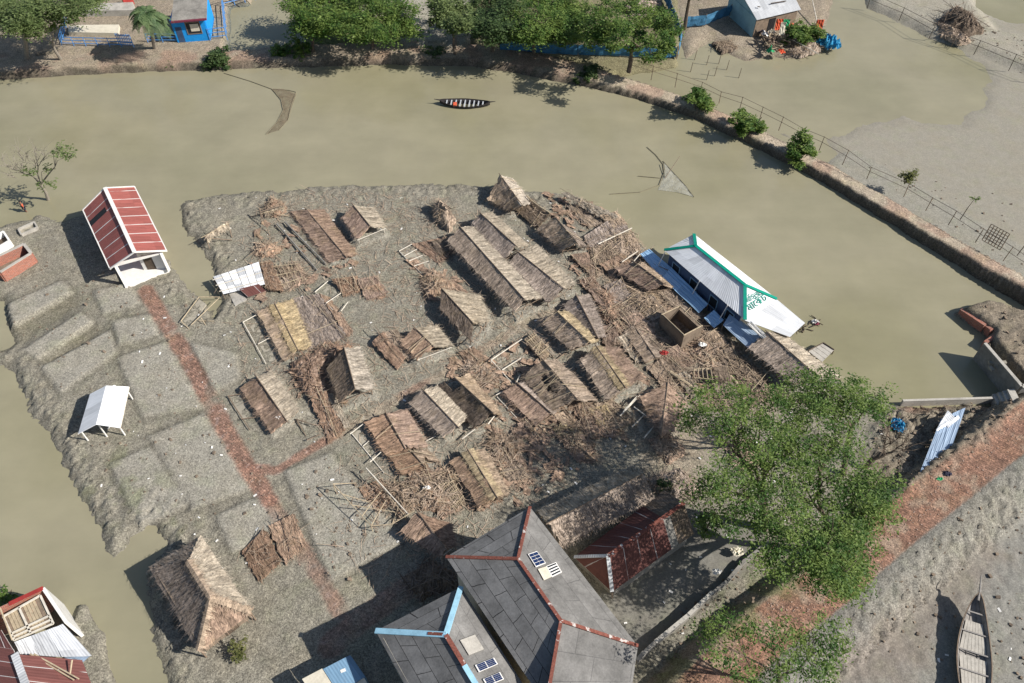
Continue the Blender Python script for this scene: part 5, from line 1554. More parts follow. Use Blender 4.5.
o = MB(); p = at(455, 104.5, .3); o.box(p, (1, .2, 0), (0, 1, 0), UP, .2, .3, .15); o = o.build('red_bundle', 'redcloth'); tag(o, 'small red bundle lying in the black rowing boat', 'bundle')
boat('large decked wooden boat with long dark prow resting on the grey mud, lower right corner', 'wooden_boat', (971, 600), (971, 735), .5, 2.3, .9, 6, True, 'boatwood', 'boatwood', .5)

# ---- nets in the pond
def tri_net(label, spans, sheet_pts, mat, poles):
    c = at(*spans[0][0], 0)
    root = thing('fishing_net', label, 'fishing net', c, 'fishing nets in the pond')
    for s in spans:
        mb = MB(); P = [at(*p, .06) for p in s]; mb.path(P, [.035] * len(P), 5); mb.build('net_rope', 'net', root)
    mb = MB()
    P = [at(*p, .05) for p in sheet_pts]; n = len(P) // 2
    for i in range(n - 1):
        a, b, c_, d_ = P[i], P[i + 1], P[2 * n - 2 - i], P[2 * n - 1 - i]
        mb.sheet(a, b, c_, d_, .03, -.05, 5, 4, .03, i)
    mb.build('net_mesh', mat, root)
    for a, b, za, zb in poles:
        pole_child(root, at(*a, za), at(*b, zb), .04, 'wood', 'net_pole')
def mesh_net(name, c, cover):
    m = NT(name); m.color(c)
    f = m.noise(m.coord('World'), 1.1, 4, .7); f2 = m.noise(m.coord('World', (9, 9, 9)), 1.0, 2, .6)
    tr = m.n('BsdfTransparent'); mx = m.n('MixShader')
    m.l(m.math('MULTIPLY', m.ramp(f, [(.35, cover * .35), (.65, cover)]), m.ramp(f2, [(.3, .5), (.7, 1.0)])), mx.inputs[0])
    m.l(tr.outputs[0], mx.inputs[1]); m.l(m.b.outputs[0], mx.inputs[2]); m.l(mx.outputs[0], m.t.nodes['Material Output'].inputs[0])
    return m.m
M['net'] = plain_mat('brown_net', (0.2, 0.175, 0.12), .9, .4, 2)
M['netmesh'] = mesh_net('brown_net_mesh', (0.20, 0.15, 0.10), .45)
M['palenet'] = mesh_net('pale_net_mesh', (0.46, 0.45, 0.38), .6)
tri_net('brown wishbone-shaped fishing net lying in the left half of the pond', [[(224, 73), (250, 81), (272, 89), (281, 100), (283, 110), (277, 122), (266, 134)], [(272, 89), (288, 90), (296, 92), (291, 106), (288, 120), (279, 130)]],
        [(271, 89), (280, 98), (283, 110), (277, 122), (267, 134), (279, 130), (288, 120), (292, 106), (296, 94), (284, 89)], 'netmesh', [])
tri_net('pale triangular lift net with a crossing pole, right of the pond centre', [[(647, 147), (656, 155), (663, 164), (664, 172), (659, 185), (640, 192), (610, 194)], [(663, 161), (672, 171), (685, 185), (694, 197)], [(638, 176), (660, 178)]],
        [(664, 163), (674, 173), (686, 186), (694, 197), (676, 192), (658, 190), (661, 182), (665, 172)], 'palenet', [((665, 178), (680, 156), .1, 1.6)])

# ---- sluice, walls
r_ = thing('sluice_wall', 'sluice wall with black sides and white top at the right end of the pond', 'wall', at(1000, 370, .5))
def wallpx(root, a, b, z1, mat, th, name='wall', z0=-1.2, zb=None):
    A_, B_ = at(*a, z1), at(*b, z1 if zb is None else zb); return wall_seg(root, A_, B_, z0, z1, mat, th, name)
wallpx(r_, (985, 343), (1022, 386), 2.2, 'oldconc', .35, 'side_wall'); A_, B_ = at(985, 343, 2.25), at(1022, 386, 2.25)
strip(r_, 'coping', 'concrete', [A_, B_], .3, .08, .0)
wallpx(r_, (1022, 386), (1060, 386), 2.2, 'oldconc', .35, 'side_wall'); strip(r_, 'coping', 'concrete', [B_, at(1060, 386, 2.25)], .4, .08, .0)
r_ = thing('pond_edge_wall', 'long straight pale concrete edge wall at the pond\'s lower right end', 'wall', at(955, 401, .5))
wallpx(r_, (903, 400.5), (1003, 397.5), .8, 'concrete', .2); strip(r_, 'coping', 'concrete', [at(903, 400.5, .82), at(1003, 397.5, .82)], .22, .05, 0)
r_ = thing('sluice_steps', 'small grey concrete steps between the sluice wall and the brick road', 'steps', at(1005, 402, 1))
for k in range(4):
    a = at(1000 + 5 * k, 402 - 1.5 * k, .9 + .25 * k); mb = MB(); mb.box(a - UP * .4, (1, .1, 0), (0, 1, 0), UP, .32, .9, .4); mb.build('step', 'concrete', r_)
r_ = thing('red_edged_kerb', 'sloping red brick kerb jutting into the pond at the right side', 'kerb', at(975, 322, .4))
for a, b in (((961, 310), (985, 326)), ((985, 326), (992, 331)), ((985, 343), (1000, 333))):
    A_, B_ = at(*a, .7), at(*b, .9); mb = MB(); mb.beam(A_ - UP * .3, B_ - UP * .3, .35, .9); mb.build('brick_edge', 'brick', r_)
r_ = thing('compound_wall', 'low broken mossy boundary wall between the concrete yard and the brick road', 'wall', at(690, 615, .5))
W = [at(*p, 1.0) for p in px('636,661 655,643 688,616 712,593 728,580 745,560 770,540')]
for k, (a, b) in enumerate(zip(W, W[1:])): wall_seg(r_, a, b, 0, (1.25, 1.2, 1.1, .9, 1.0, .8)[k], 'oldconc', .25)
for a, b in zip(W[1:3], W[2:4]): strip(r_, 'coping', 'concrete', [a + UP * .25, b + UP * .2], .28, .05, .02)
for lb, x, y, m, rx in (('white and pink washing bundle lying on the broken boundary wall', 737, 552, 'cream', .6), ('small white rag bundle by the boundary wall, nearer the concrete yard', 716, 572, 'white', .4)):
    r_ = thing('cloth_bundle', lb, 'cloth', at(x, y, 1.0)); crumple(r_, 'cloth', m, x, y, .85, rx, rx * .7, .5, int(x), 12)
r_ = thing('sandbag_pile', 'pale sandbags piled on the rubble behind the sluice wall', 'sandbags', at(1003, 366, 1.6))
for k in range(7):
    p = at(1000 + rng.normal(0, 4), 362 + rng.normal(0, 3), 2.0); mb = MB(); mb.box(p - UP * .5, (math.cos(k), math.sin(k), .1), (-math.sin(k), math.cos(k), 0), UP, .24, .15, .1); mb.build('sandbag', 'mudslab', r_)

for lb, x, y, z, m, rx in (('white sheet scrap lying on the end of the leftmost stall', 281, 417, 1.1, 'white', .45), ('white scrap among the sticks above the bamboo lath panel', 427, 488, 1.0, 'white', .35),
                           ('red cloth scrap in the litter left of the mud-walled shed', 664, 353, .9, 'redpaint', .5), ('white rag lying at the lower right of the mud-walled shed', 702, 345, 1.0, 'white', .45), ('small blue scrap on the river bank by the lowest tree', 857, 639, .5, 'blueplastic', .45), ('green cloth bundle lying on the pond edge of the brick road', 938, 479, 1.9, 'greencloth', .4), ('dark cloth bundle on the brick road below the fallen blue tin roof', 947, 474, 2.0, 'darkcloth', .45)):
    r_ = thing('cloth_scrap', lb, 'cloth', at(x, y, z)); crumple(r_, 'cloth', m, x, y, z, rx, rx * .6, .35, int(x), 10)
# ---- people
def person(label, x, y, shirt, trouser, heading=0.0, z=-.25):
    p = at(x, y, z)
    root = thing('person', label, 'person', p, None)
    vs_ = [(0, 0, .92), (0, 0, 1.15), (0, 0, 1.38), (0, .01, 1.47), (0, .015, 1.56), (0, .02, 1.68),
           (.10, 0, .88), (.11, .05, .47), (.11, .0, .06), (.11, .14, .03), (-.10, 0, .88), (-.11, -.06, .48), (-.11, -.14, .08), (-.11, -.0, .04),
           (.19, 0, 1.36), (.24, .02, 1.08), (.22, .14, .86), (.22, .18, .80), (-.19, 0, 1.36), (-.24, -.04, 1.08), (-.22, .05, .85), (-.22, .08, .79)]
    ed = [(0, 1), (1, 2), (2, 3), (3, 4), (4, 5), (0, 6), (6, 7), (7, 8), (8, 9), (0, 10), (10, 11), (11, 12), (12, 13), (2, 14), (14, 15), (15, 16), (16, 17), (2, 18), (18, 19), (19, 20), (20, 21)]
    rad = [.15, .15, .16, .06, .09, .09, .09, .065, .045, .035, .09, .065, .045, .035, .06, .045, .035, .03, .06, .045, .035, .03]
    rot = Matrix.Rotation(heading, 3, 'Z')
    def skin(name, idx, grow, mat):
        keep = sorted(idx); mp = {k: i for i, k in enumerate(keep)}
        me = bpy.data.meshes.new(name)
        me.from_pydata([tuple(rot @ Vector(vs_[k])) for k in keep], [(mp[a], mp[b]) for a, b in ed if a in mp and b in mp], [])
        o = bpy.data.objects.new(name, me); COL.objects.link(o); o.parent = root
        md = o.modifiers.new('skin', 'SKIN')
        for i, k in enumerate(keep):
            me.skin_vertices[0].data[i].radius = (rad[k] * grow, rad[k] * grow)
        me.skin_vertices[0].data[0].use_root = True
        sb = o.modifiers.new('sub', 'SUBSURF'); sb.levels = 1; sb.render_levels = 2
        me.materials.append(M[mat])
        dg = bpy.context.evaluated_depsgraph_get(); m2 = bpy.data.meshes.new_from_object(o.evaluated_get(dg))
        o.modifiers.clear(); o.data = m2
        m2.polygons.foreach_set('use_smooth', [True] * len(m2.polygons))
        return o
    skin('body', range(22), 1.0, 'skin')
    skin('shirt', [1, 2, 14, 15, 18, 19], 1.18, shirt)
    skin('shorts', [0, 6, 7, 10, 11], 1.2, trouser)
    mb = MB(); c = p + rot @ Vector((0, -.0, 1.70))
    for i in range(6):
        for j in range(8):
            f = lambda a, b: c + Vector((.112 * math.cos(a) * math.cos(b), .118 * math.sin(a) * math.cos(b), .11 * math.sin(b)))
            a0, a1, b0_, b1_ = j * math.pi / 4, (j + 1) * math.pi / 4, i * math.pi / 12, (i + 1) * math.pi / 12
            mb.quad(f(a0, b0_), f(a1, b0_), f(a1, b1_), f(a0, b1_))
    mb.build('hair', 'hair', root)
person('person in orange-red shirt and dark shorts wading away from the bare tree', 27, 213.5, 'redcloth', 'darkcloth', 2.2)
person('person in white shirt standing in the shade at the foot of the grey long stall', 785, 389, 'white', 'darkcloth', -.6, .4)
# ================================================================= trees and plants
def leaves_into(mb, c, r, n, size, rr, flat=.6, sub=12):
    """feathery clump: sprays of small leaves around twig tips"""
    tips = []
    for _ in range(sub):
        a, b = rr.uniform(0, 6.283), math.asin(rr.uniform(-1, 1)); q = rr.uniform(.35, 1.0)
        tips.append(c + Vector((math.cos(a) * math.cos(b) * r * q, math.sin(a) * math.cos(b) * r * q, math.sin(b) * r * flat * q)))
    for k in range(n):
        t = tips[k % sub]; s = r * .23
        p = t + Vector((rr.gauss(0, s), rr.gauss(0, s), rr.gauss(0, s * .55)))
        a = rr.uniform(0, 6.283); up = rr.uniform(-.5, .7)
        d = Vector((math.cos(a), math.sin(a), up * .6)).normalized(); e = d.cross(Vector((rr.gauss(0, .45), rr.gauss(0, .45), 1))).normalized()
        L = size * rr.uniform(.6, 1.4); w_ = L * rr.uniform(.30, .5)
        mb.quad(p - d * L * .5, p + e * w_ * .5, p + d * L * .5, p - e * w_ * .5)
    return tips

def tree(label, base, clumps, leaf='leaf', size=.34, per=420, trunk=.22, bark='bark', group=None, name='tree', cat='tree', fork=.45, twigs=True, sub=12, bare=(), lean=(0, 0), flat=.6, extra_limbs=()):
    b = at(*base)
    root = thing(name, label, cat, b, group)
    rr = random.Random(nseed())
    cl = [(at(x, y, z), r) for x, y, z, r in clumps]
    bl = [at(*q) for q in bare]
    allc = [c for c, r in cl] + bl
    ctr = sum(allc, Vector()) / len(allc)
    mz = ctr.z
    fk = Vector((b.x + (ctr.x - b.x) * fork * .6 + lean[0], b.y + (ctr.y - b.y) * fork * .6 + lean[1], b.z + (mz - b.z) * fork))
    mb = MB()
    mid = b.lerp(fk, .5) + Vector((rr.uniform(-.2, .2), rr.uniform(-.2, .2), 0))
    mb.path([b - UP * .4, mid, fk], [trunk * 1.25, trunk, trunk * .8], 8)
    mb.build('trunk', bark, root)
    mb = MB()
    nh = max(1, int(len(allc) ** .5))
    hubs = [allc[int(k * len(allc) / nh)] for k in range(nh)]
    for _ in range(4):
        gs = [[] for _ in hubs]
        for c in allc: gs[min(range(len(hubs)), key=lambda k: (hubs[k] - c).length)].append(c)
        hubs = [sum(g, Vector()) / len(g) if g else h for g, h in zip(gs, hubs)]
    for hb, g in zip(hubs, gs):
        if not g: continue
        hp = fk.lerp(hb, .62) - UP * .25
        L = (hp - fk).length
        m0 = fk.lerp(hp, .5) + Vector((rr.uniform(-.12, .12) * L, rr.uniform(-.12, .12) * L, .06 * L))
        rad = trunk * .55
        mb.path([fk, m0, hp], [rad, rad * .8, rad * .55], 7)
        for c in g:
            L = (c - hp).length
            m1 = hp.lerp(c, .5) + Vector((rr.uniform(-.2, .2) * L, rr.uniform(-.2, .2) * L, .1 * L))
            mb.path([hp, m1, c], [rad * .45, rad * .28, rad * .1], 5)
            if twigs:
                for _ in range(3):
                    q = m1.lerp(c, rr.uniform(.1, 1)); e = q + Vector((rr.uniform(-.9, .9), rr.uniform(-.9, .9), rr.uniform(-.1, .6))) * max(.4, L * .3)
                    mb.path([q, q.lerp(e, .5) + Vector((rr.uniform(-.1, .1), rr.uniform(-.1, .1), .1)), e], [rad * .16, rad * .1, rad * .04], 4)
    for bp in bl:
        for _ in range(9):
            e = bp + Vector((rr.gauss(0, 1), rr.gauss(0, 1), rr.uniform(-.2, .9))); s = bp.lerp(fk, rr.uniform(0, .4))
            mb.path([s, s.lerp(e, .5) + Vector((rr.uniform(-.15, .15), rr.uniform(-.15, .15), .15)), e], [trunk * .16, trunk * .1, trunk * .03], 4)
    mb.build('limbs', bark, root)
    if cl:
        mb = MB()
        for c, r in cl: leaves_into(mb, c, r, int(per * (r / 1.6) ** 2), size, rr, flat, sub)
        mb.build('crown', leaf, root)
    return root

G_BIG = 'feathery trees beside the brick road'
def ring(pts, z, r, jz=.7):
    rr = random.Random(len(pts) * 13 + int(pts[0][0]))
    return [(x, y, z + rr.uniform(-jz, jz) * 1.9, r * rr.uniform(.7, 1.3)) for x, y in pts]
tree('largest feathery tree, its crown hanging over the market corner left of the bare trunk', (764, 528, .6),
     ring([(694, 408), (708, 398), (726, 396), (742, 402), (716, 414), (700, 424), (733, 416), (752, 412), (722, 432), (740, 430), (757, 432), (772, 420), (748, 452), (764, 448), (780, 440),
           (735, 470), (718, 480), (706, 492), (722, 500), (742, 490), (758, 478), (775, 466), (792, 455), (760, 505), (744, 515), (730, 520)], 10, 1.5), 'leaf', .22, 500, .3, group=G_BIG, fork=.5, sub=9)
tree('feathery tree with the crown nearest the grey long stall and the pond', (845, 472, .7),
     ring([(783, 392), (798, 385), (812, 388), (826, 384), (842, 386), (858, 388), (872, 394), (882, 402), (868, 406), (852, 404), (836, 400), (820, 402), (804, 400), (790, 404), (776, 404), (800, 414), (846, 398), (880, 412), (816, 394)], 9.6, 1.35), 'leaf', .22, 560, .2, group=G_BIG, fork=.62, lean=(.3, .4))
tree('broad feathery tree with gaps in its crown, its front hanging over the brick road', (818, 548, .9),
     ring([(800, 425), (818, 418), (834, 424), (790, 440), (808, 446), (826, 442), (842, 440), (800, 470), (816, 478), (834, 474), (848, 492), (862, 480), (876, 488), (884, 500), (866, 504), (850, 512), (832, 506), (812, 500), (794, 490), (778, 486),
           (790, 520), (812, 528), (832, 530), (850, 538), (846, 556), (846, 572), (826, 556), (800, 546), (782, 540), (770, 528), (786, 562), (768, 560), (856, 520), (872, 516), (864, 532), (842, 566), (860, 556), (836, 584), (852, 588), (820, 574), (880, 512), (826, 548), (812, 562), (846, 540)], 9.6, 1.5) + ring([(808, 538), (824, 552), (838, 546), (852, 562), (834, 568), (814, 566), (844, 580), (858, 576), (826, 580)], 6.4, 1.4), 'leaf', .22, 500, .3, group=G_BIG, fork=.5, sub=9)  # lower second ring of clumps added under the canopy to shade the yard
tree('low spreading tree at the bottom edge, crown across the brick road', (775, 690, 1.2),
     ring([(706, 628), (722, 624), (738, 634), (752, 630), (772, 636), (788, 630), (778, 650), (796, 652), (806, 640), (792, 668), (812, 672), (778, 676), (826, 622), (832, 634), (840, 648), (824, 656), (712, 650), (736, 672), (758, 680), (830, 676)], 8.5, 1.1), 'leaf', .21, 450, .16, group=G_BIG, fork=.4)
tree('leafless branching tree between the big crowns and the blue tarpaulin', (866, 467, .8), [], bark='bark', trunk=.2, bare=[(884, 448, 3.4), (893, 440, 3.8), (902, 432, 3.8), (912, 440, 3.4), (906, 450, 3.0), (880, 432, 4.0), (890, 424, 4.2)], group=None, fork=.5, lean=(.6, 0))
tree('nearly bare tree with a few green tufts standing in the water, far left', (48, 201, -.2), [(62, 151, 7.2, 1.1), (70, 155, 7.0, .9), (56, 150, 7.4, .6), (27, 172, 5.2, .9), (48, 168, 5.2, .7), (52, 183, 3.6, .7), (40, 186, 3.4, .6)], 'leaflight', .34, 260, .16, 'greybark',
     bare=[(15, 148, 7.0), (25, 152, 7.2), (36, 146, 7.6), (8, 166, 6.2), (2, 160, 6.6), (44, 150, 7.4), (20, 164, 6.0), (5, 175, 5.0), (34, 160, 6.4)], fork=.4)

G_ROW = 'trees of the row along the far brick path'
tree('leafy tree with two slanting grey trunks at the top left corner', (25, 56, 1.2), ring([(-6, 4), (10, 2), (26, 6), (40, 2), (54, 6), (68, 4), (82, 6), (94, 0), (8, 14), (24, 18), (44, 14), (62, 16), (30, 26), (12, 26), (-4, 20), (84, -6), (50, -8), (20, -10)], 8, 2.0, 1.2), 'leaflight', .36, 720, .28, 'greybark', G_ROW, fork=.5, bare=[(40, 24, 8)])
tree('thin half-bare tree beside the fish-pond corner, right of the two-trunked tree', (60, 57, 1.2), ring([(52, 26), (40, 24), (66, 20)], 7, 1.1), 'leaflight', .45, 160, .18, 'greybark', G_ROW, bare=[(30, 36, 5), (46, 30, 6), (20, 30, 6.5)])
tree('dense bright green tree at the left end of the tree row, over the fish pond', (312, 50, 1.1), ring([(296, 4), (308, 0), (322, 6), (336, 2), (300, 16), (314, 20), (328, 18), (342, 14), (318, 30), (304, 28), (334, -8), (312, -8)], 5.4, 2.2), 'leaf', .36, 720, .2, group=G_ROW, fork=.4)
tree('wide green tree with low skirts, second of the row from the fish pond', (372, 47, 1.1), ring([(350, 0), (364, 4), (380, 2), (394, 8), (406, 14), (352, 14), (366, 18), (382, 20), (398, 24), (372, 32), (386, 34), (358, 28), (402, 32), (340, 26), (376, -8)], 5.0, 2.2), 'leaf', .36, 720, .2, group=G_ROW, fork=.4)
tree('light green thin-crowned tree over the pale ground gap of the row', (455, 52, 1.2), ring([(436, 4), (446, 0), (456, 6), (448, 14), (440, 20), (460, 20), (452, 26), (466, 12)], 6, 1.6), 'leaflight', .42, 800, .16, group=G_ROW, fork=.4)
tree('dark green dense tree right of the light thin-crowned one', (492, 50, 1.1), ring([(476, 0), (490, 4), (504, 2), (480, 14), (494, 18), (508, 14), (486, 30), (500, 32), (512, 26), (476, 26), (496, -8)], 5.4, 2.2), 'leafdark', .36, 720, .2, group=G_ROW, fork=.4)
tree('mixed green tree with brownish twigs in the middle of the row', (534, 52, 1.1), ring([(520, 4), (534, 0), (548, 6), (526, 18), (540, 20), (530, 32), (544, 34), (520, 30), (538, -8)], 5.4, 2.1), 'leaf', .36, 720, .2, group=G_ROW, fork=.4, bare=[(538, 10, 7.5), (544, 22, 7)])
tree('dark bushy tree left of the big rounded tree on the brick path', (566, 50, 1.1), ring([(556, 4), (570, 2), (580, 10), (560, 18), (574, 22), (566, 34), (580, 34), (554, 32), (584, 22)], 5.2, 2.2), 'leaf', .36, 720, .2, group=G_ROW, fork=.4)
tree('big rounded tree with a clear trunk on the brick path, ending the tree row', (629, 69, 1.6), ring([(598, 14), (612, 8), (628, 6), (644, 8), (658, 14), (668, 22), (672, 32), (660, 30), (646, 24), (630, 20), (614, 22), (600, 26), (592, 34), (608, 36), (624, 34), (640, 36), (654, 40), (666, 42), (634, 44), (612, 44)], 7.5, 1.6, 1.0) + [(652, 58, 4.5, 1.3), (664, 52, 5, 1.2)], 'leaf', .36, 720, .26, 'bark', G_ROW, fork=.45)
tree('slim dark-trunked tree at the bend of the blue net fence', (685, 26, .8), ring([(690, -10), (698, -14), (684, -14)], 8, 1.6), 'leafdark', .5, 220, .22, group=G_ROW, fork=.7)

def bush(label, x, y, z, r, h, leaf, group, n=900, size=.28, name='bush'):
    b = at(x, y, z); root = thing(name, label, 'bush', b, group); rr = random.Random(nseed())
    mb = MB()
    for _ in range(9):
        a = rr.uniform(0, 6.28); mb.tube(b - UP * .2, b + Vector((math.cos(a) * r * .6, math.sin(a) * r * .6, h * rr.uniform(.5, .9))), .05, .02, 5)
    mb.build('stem', 'bark', root)
    mb = MB()
    for k in range(9):
        a = rr.uniform(0, 6.28); q = rr.uniform(.15, .75)
        leaves_into(mb, b + Vector((math.cos(a) * r * q, math.sin(a) * r * q, h * rr.uniform(.3, .85))), r * .45, n // 9, size, rr, .8, 8)
    mb.build('foliage', leaf, root); return root
G_B = 'round bushes along the dyke'
bush('upper left of the three round bushes standing in the pond along the dyke', 697, 116, 0, 2.05, 3.6, 'leaf', G_B, 3600, .36)
bush('middle one of the three round bushes standing in the pond along the dyke', 745, 138, 0, 2.05, 3.6, 'leaf', G_B, 3600, .36)
bush('lower right of the three round bushes standing in the pond along the dyke', 797, 162, 0, 2.05, 3.6, 'leaf', G_B, 3600, .36)
bush('dull green shrub in the wire fence on the dyke', 905, 182, 1.6, 1.2, 1.6, 'leafolive', G_B, 600, .28)
bush('low dark creeping bush at the pond edge below the tree row', 586, 78, .2, 1.8, .9, 'leafdark', G_B, 1800, .42)
bush('long low green bush at the pond edge below the blue house', 219, 62, .3, 2.4, 1.2, 'leafdark', G_B, 2600, .45)
bush('left one of the two low bushes by the fish pond end of the path', 283, 57, .3, 1.5, 2.0, 'leaf', G_B, 900, .42)
bush('right one of the two low bushes by the fish pond end of the path, taller', 301, 58, .3, 1.6, 3.0, 'leaf', G_B, 1000, .42)
bush('low bush under the tree row shade at the water, left of the rowing boat', 435, 57, .3, 1.8, .9, 'leafdark', G_B, 700, .42)
bush('tiny green plant at the water edge between the palm and the long low bush', 170, 67, .1, .9, .7, 'leaf', G_B, 250, .34)
bush('yellowish shrub beside the near corner of the largest thatched house', 239, 653, .5, .85, 1.1, 'leafolive', 'plants around the market', 420, .2)
bush('small green clump by the half unroofed house at the left edge', 8, 598, .1, .9, .6, 'leaf', 'plants around the market', 260, .24)
bush('green creeper bush growing over the junk of the mound', 800, 39, .8, 2.6, 1.6, 'leaf', 'plants around the market', 3600, .42)
bush('low green bush on the shaded mud beside the rusted roof', 668, 486, .5, .9, .9, 'leafdark', 'plants around the market', 300, .22)
bush('bright green bush at the rusted roof\'s right end', 706, 530, .6, 1.6, 2.2, 'leaf', 'plants around the market', 900, .24)
bush('half-drowned weed clump in the pond below the dyke', 880, 205, 0, .9, .5, 'leafolive', 'plants around the market', 160, .24)
for lb, x, y in (('thin sapling with a leafy tip tied to the wire fence', 961, 218), ('thin sapling with a leafy tip close to the right edge', 1018, 254)):
    b = at(x, y, 1.6); r_ = thing('sapling', lb, 'sapling', b, 'saplings on the dyke')
    mb = MB(); mb.path([b - UP * .2, b + Vector((.1, 0, 1.4)), b + Vector((.35, .1, 2.6))], [.05, .04, .02], 5); mb.build('trunk', 'bark', r_)
    mb = MB(); leaves_into(mb, b + Vector((.35, .1, 2.6)), .5, 60, .28, random.Random(x), .7, 6); mb.build('crown', 'leaflight', r_)

# palm
b = at(154, 46.5, 1.2); r_ = thing('palm_tree', 'date palm with ragged feather crown in front of the blue-fenced yard', 'palm', b)
top = at(146, 13, 7.2); rr = random.Random(5)
mb = MB(); mb.path([b - UP * .3, b.lerp(top, .5) + Vector((.15, 0, 0)), top], [.28, .22, .24], 8); mb.build('trunk', 'greybark', r_)
for k in range(26):
    a = k * 2.399; el = rr.uniform(-.25, .95); L = rr.uniform(1.9, 2.7)
    mb = MB(); pts = []
    for i in range(8):
        t = i / 7; pts.append(top + Vector((math.cos(a), math.sin(a), 0)) * L * t * math.cos(el * .7) + UP * (L * t * math.sin(el) - 1.9 * t * t))
    for p, q in zip(pts, pts[1:]):
        mb.tube(p, q, .035, .03, 4); d = (q - p).normalized(); s = d.cross(UP).normalized()
        for j in range(4):
            c = p.lerp(q, j / 4)
            for sg in (-1, 1):
                e = c + s * sg * .62 + d * .45 - UP * .18; mb.quad(c - d * .05, c + d * .06, e + d * .03, e - d * .03)
    mb.build('frond', 'palm', r_)

# posts of an old net line standing in the flooded field
for k, (x, y) in enumerate(((694, 62), (706, 67), (718, 66), (714, 78), (726, 72), (738, 80), (706, 82), (690, 74))):
    p = at(x, y, -.3); o = MB(); o.tube(p, p + Vector((.1, 0, 1.7)), .05, .04, 5); o = o.build('stake', 'wood')
    tag(o, 'thin bare stake standing in the flooded field beside the wire fence', 'stake', 'bare stakes in the flooded field')
o = MB(); a = at(425, 60, 1.2); o.tube(at(456, 52, 1.0), at(456, 31, 1.0) + UP * .2, .09, .07, 6); o = o.build('utility_pole', 'wood'); tag(o, 'thin wooden pole on the far brick path above the rowing boat', 'pole')

# ================================================================= terrain
def ax(lo, hi, step, far, grow=1.06, maxs=2.0):
    a = list(np.arange(lo, hi, step)); s = step; x = a[-1]
    while x < far: s = min(s * grow, maxs); x += s; a.append(x)
    return a
xs_p = ax(0, 42, .21, 130, 1.02, .6)
xs = np.array([-x for x in reversed(xs_p[1:])] + xs_p)
ys = np.array([2, 6, 10, 12] + ax(13, 78, .21, 190, 1.02, .6))
xs = np.concatenate([[-3000, -1200, -500, -250], xs, [250, 500, 1200, 3000]])
ys = np.concatenate([[-3000, -800, -200, -40], ys, [340, 500, 1000, 3500]])
X, Y = np.meshgrid(xs, ys)
shp = X.shape; x = X.ravel(); y = Y.ravel()
N1 = fbm(x * .55, y * .55, 4) - .5          # broad
N2 = fbm(x * 1.9 + 40, y * 1.9, 3) - .5     # clods
FAR = np.clip((140 - y) / 60, .3, 1)
N3 = (vnoise(x * 4.1 + 9, y * 4.1 + 3) - .5) * np.clip((105 - y) / 40, 0, 1)
N2 = N2 * FAR
RGH = np.ones(x.size)
H = np.full(x.shape, -.9)
MUD = np.array((.225, .207, .165)); DRY = np.array((.315, .295, .25)); WET = np.array((.17, .155, .115)); BRK = np.array((.25, .14, .105))
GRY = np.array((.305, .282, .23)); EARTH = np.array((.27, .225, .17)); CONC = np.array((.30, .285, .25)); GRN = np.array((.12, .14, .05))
C = np.tile(WET, (x.size, 1))
def P2(s, z=.3): return [tuple(at(*p, z).xy) for p in px(s)]
def S(e0, e1, v): t = np.clip((v - e0) / (e1 - e0), 0, 1); return t * t * (3 - 2 * t)
def region(s, z, top, col, edge=1.0, wob=.9, rough=.12, world=None, mode='max', rg=1.0):
    """land polygon raised to height top with a ragged shore"""
    global H, C, RGH
    poly = world or P2(s, z)
    d = sdf(poly, x, y) + N1 * wob * 2 + N2 * wob * .3 + N3 * wob * .3
    m = S(edge * .5, -edge * .5, d)
    h = -.9 + (top + .9) * m + m * (N2 * rough * .75 + N3 * rough * .7 + N1 * rough * .5)
    w_ = (m > .02) & (h > H) if mode == 'max' else m > .5
    H = np.where(w_, h, H)
    C = np.where(w_[:, None], col, C)
    RGH = np.where(w_, rg, RGH)
    return d
def paint(s, z, col, edge=.6, amt=1.0, wob=.6, world=None):
    global C
    d = sdf(world or P2(s, z), x, y) + N1 * wob * 2 + N2 * wob
    m = S(edge * .5, -edge * .5, d) * amt
    C = C * (1 - m[:, None]) + col * m[:, None]
def paint_line(s, z, w_, col, amt=1.0, patch=0.0, zz=None, lift=0.0):
    global C, H
    d, par, sd_ = pdist(P2(s, z), x, y)
    d = d + N1 * .35 + N2 * .18
    m = S(w_ + .14, w_ - .14, d)
    col = col * (.72 + .6 * vnoise(x * 4.6, y * 4.6))[:, None] + (vnoise(x * 3.3 + 50, y * 3.3) > .86)[:, None] * .1
    H = H + lift * m
    if patch: m = m * S(patch - .25, patch + .15, fbm(x * .45 + 7, y * .45, 3))
    m = m * amt
    C = C * (1 - m[:, None]) + col * m[:, None]
def lower(s, z, depth, col=None, edge=1.2, wob=.5):
    global H, C
    d = sdf(P2(s, z), x, y) + N1 * wob * 2 + N2 * wob * .4
    m = S(edge * .5, -edge * .5, d)
    H = H * (1 - m) + (depth + N2 * .05) * m
    if col is not None: C = C * (1 - m[:, None]) + col * m[:, None]

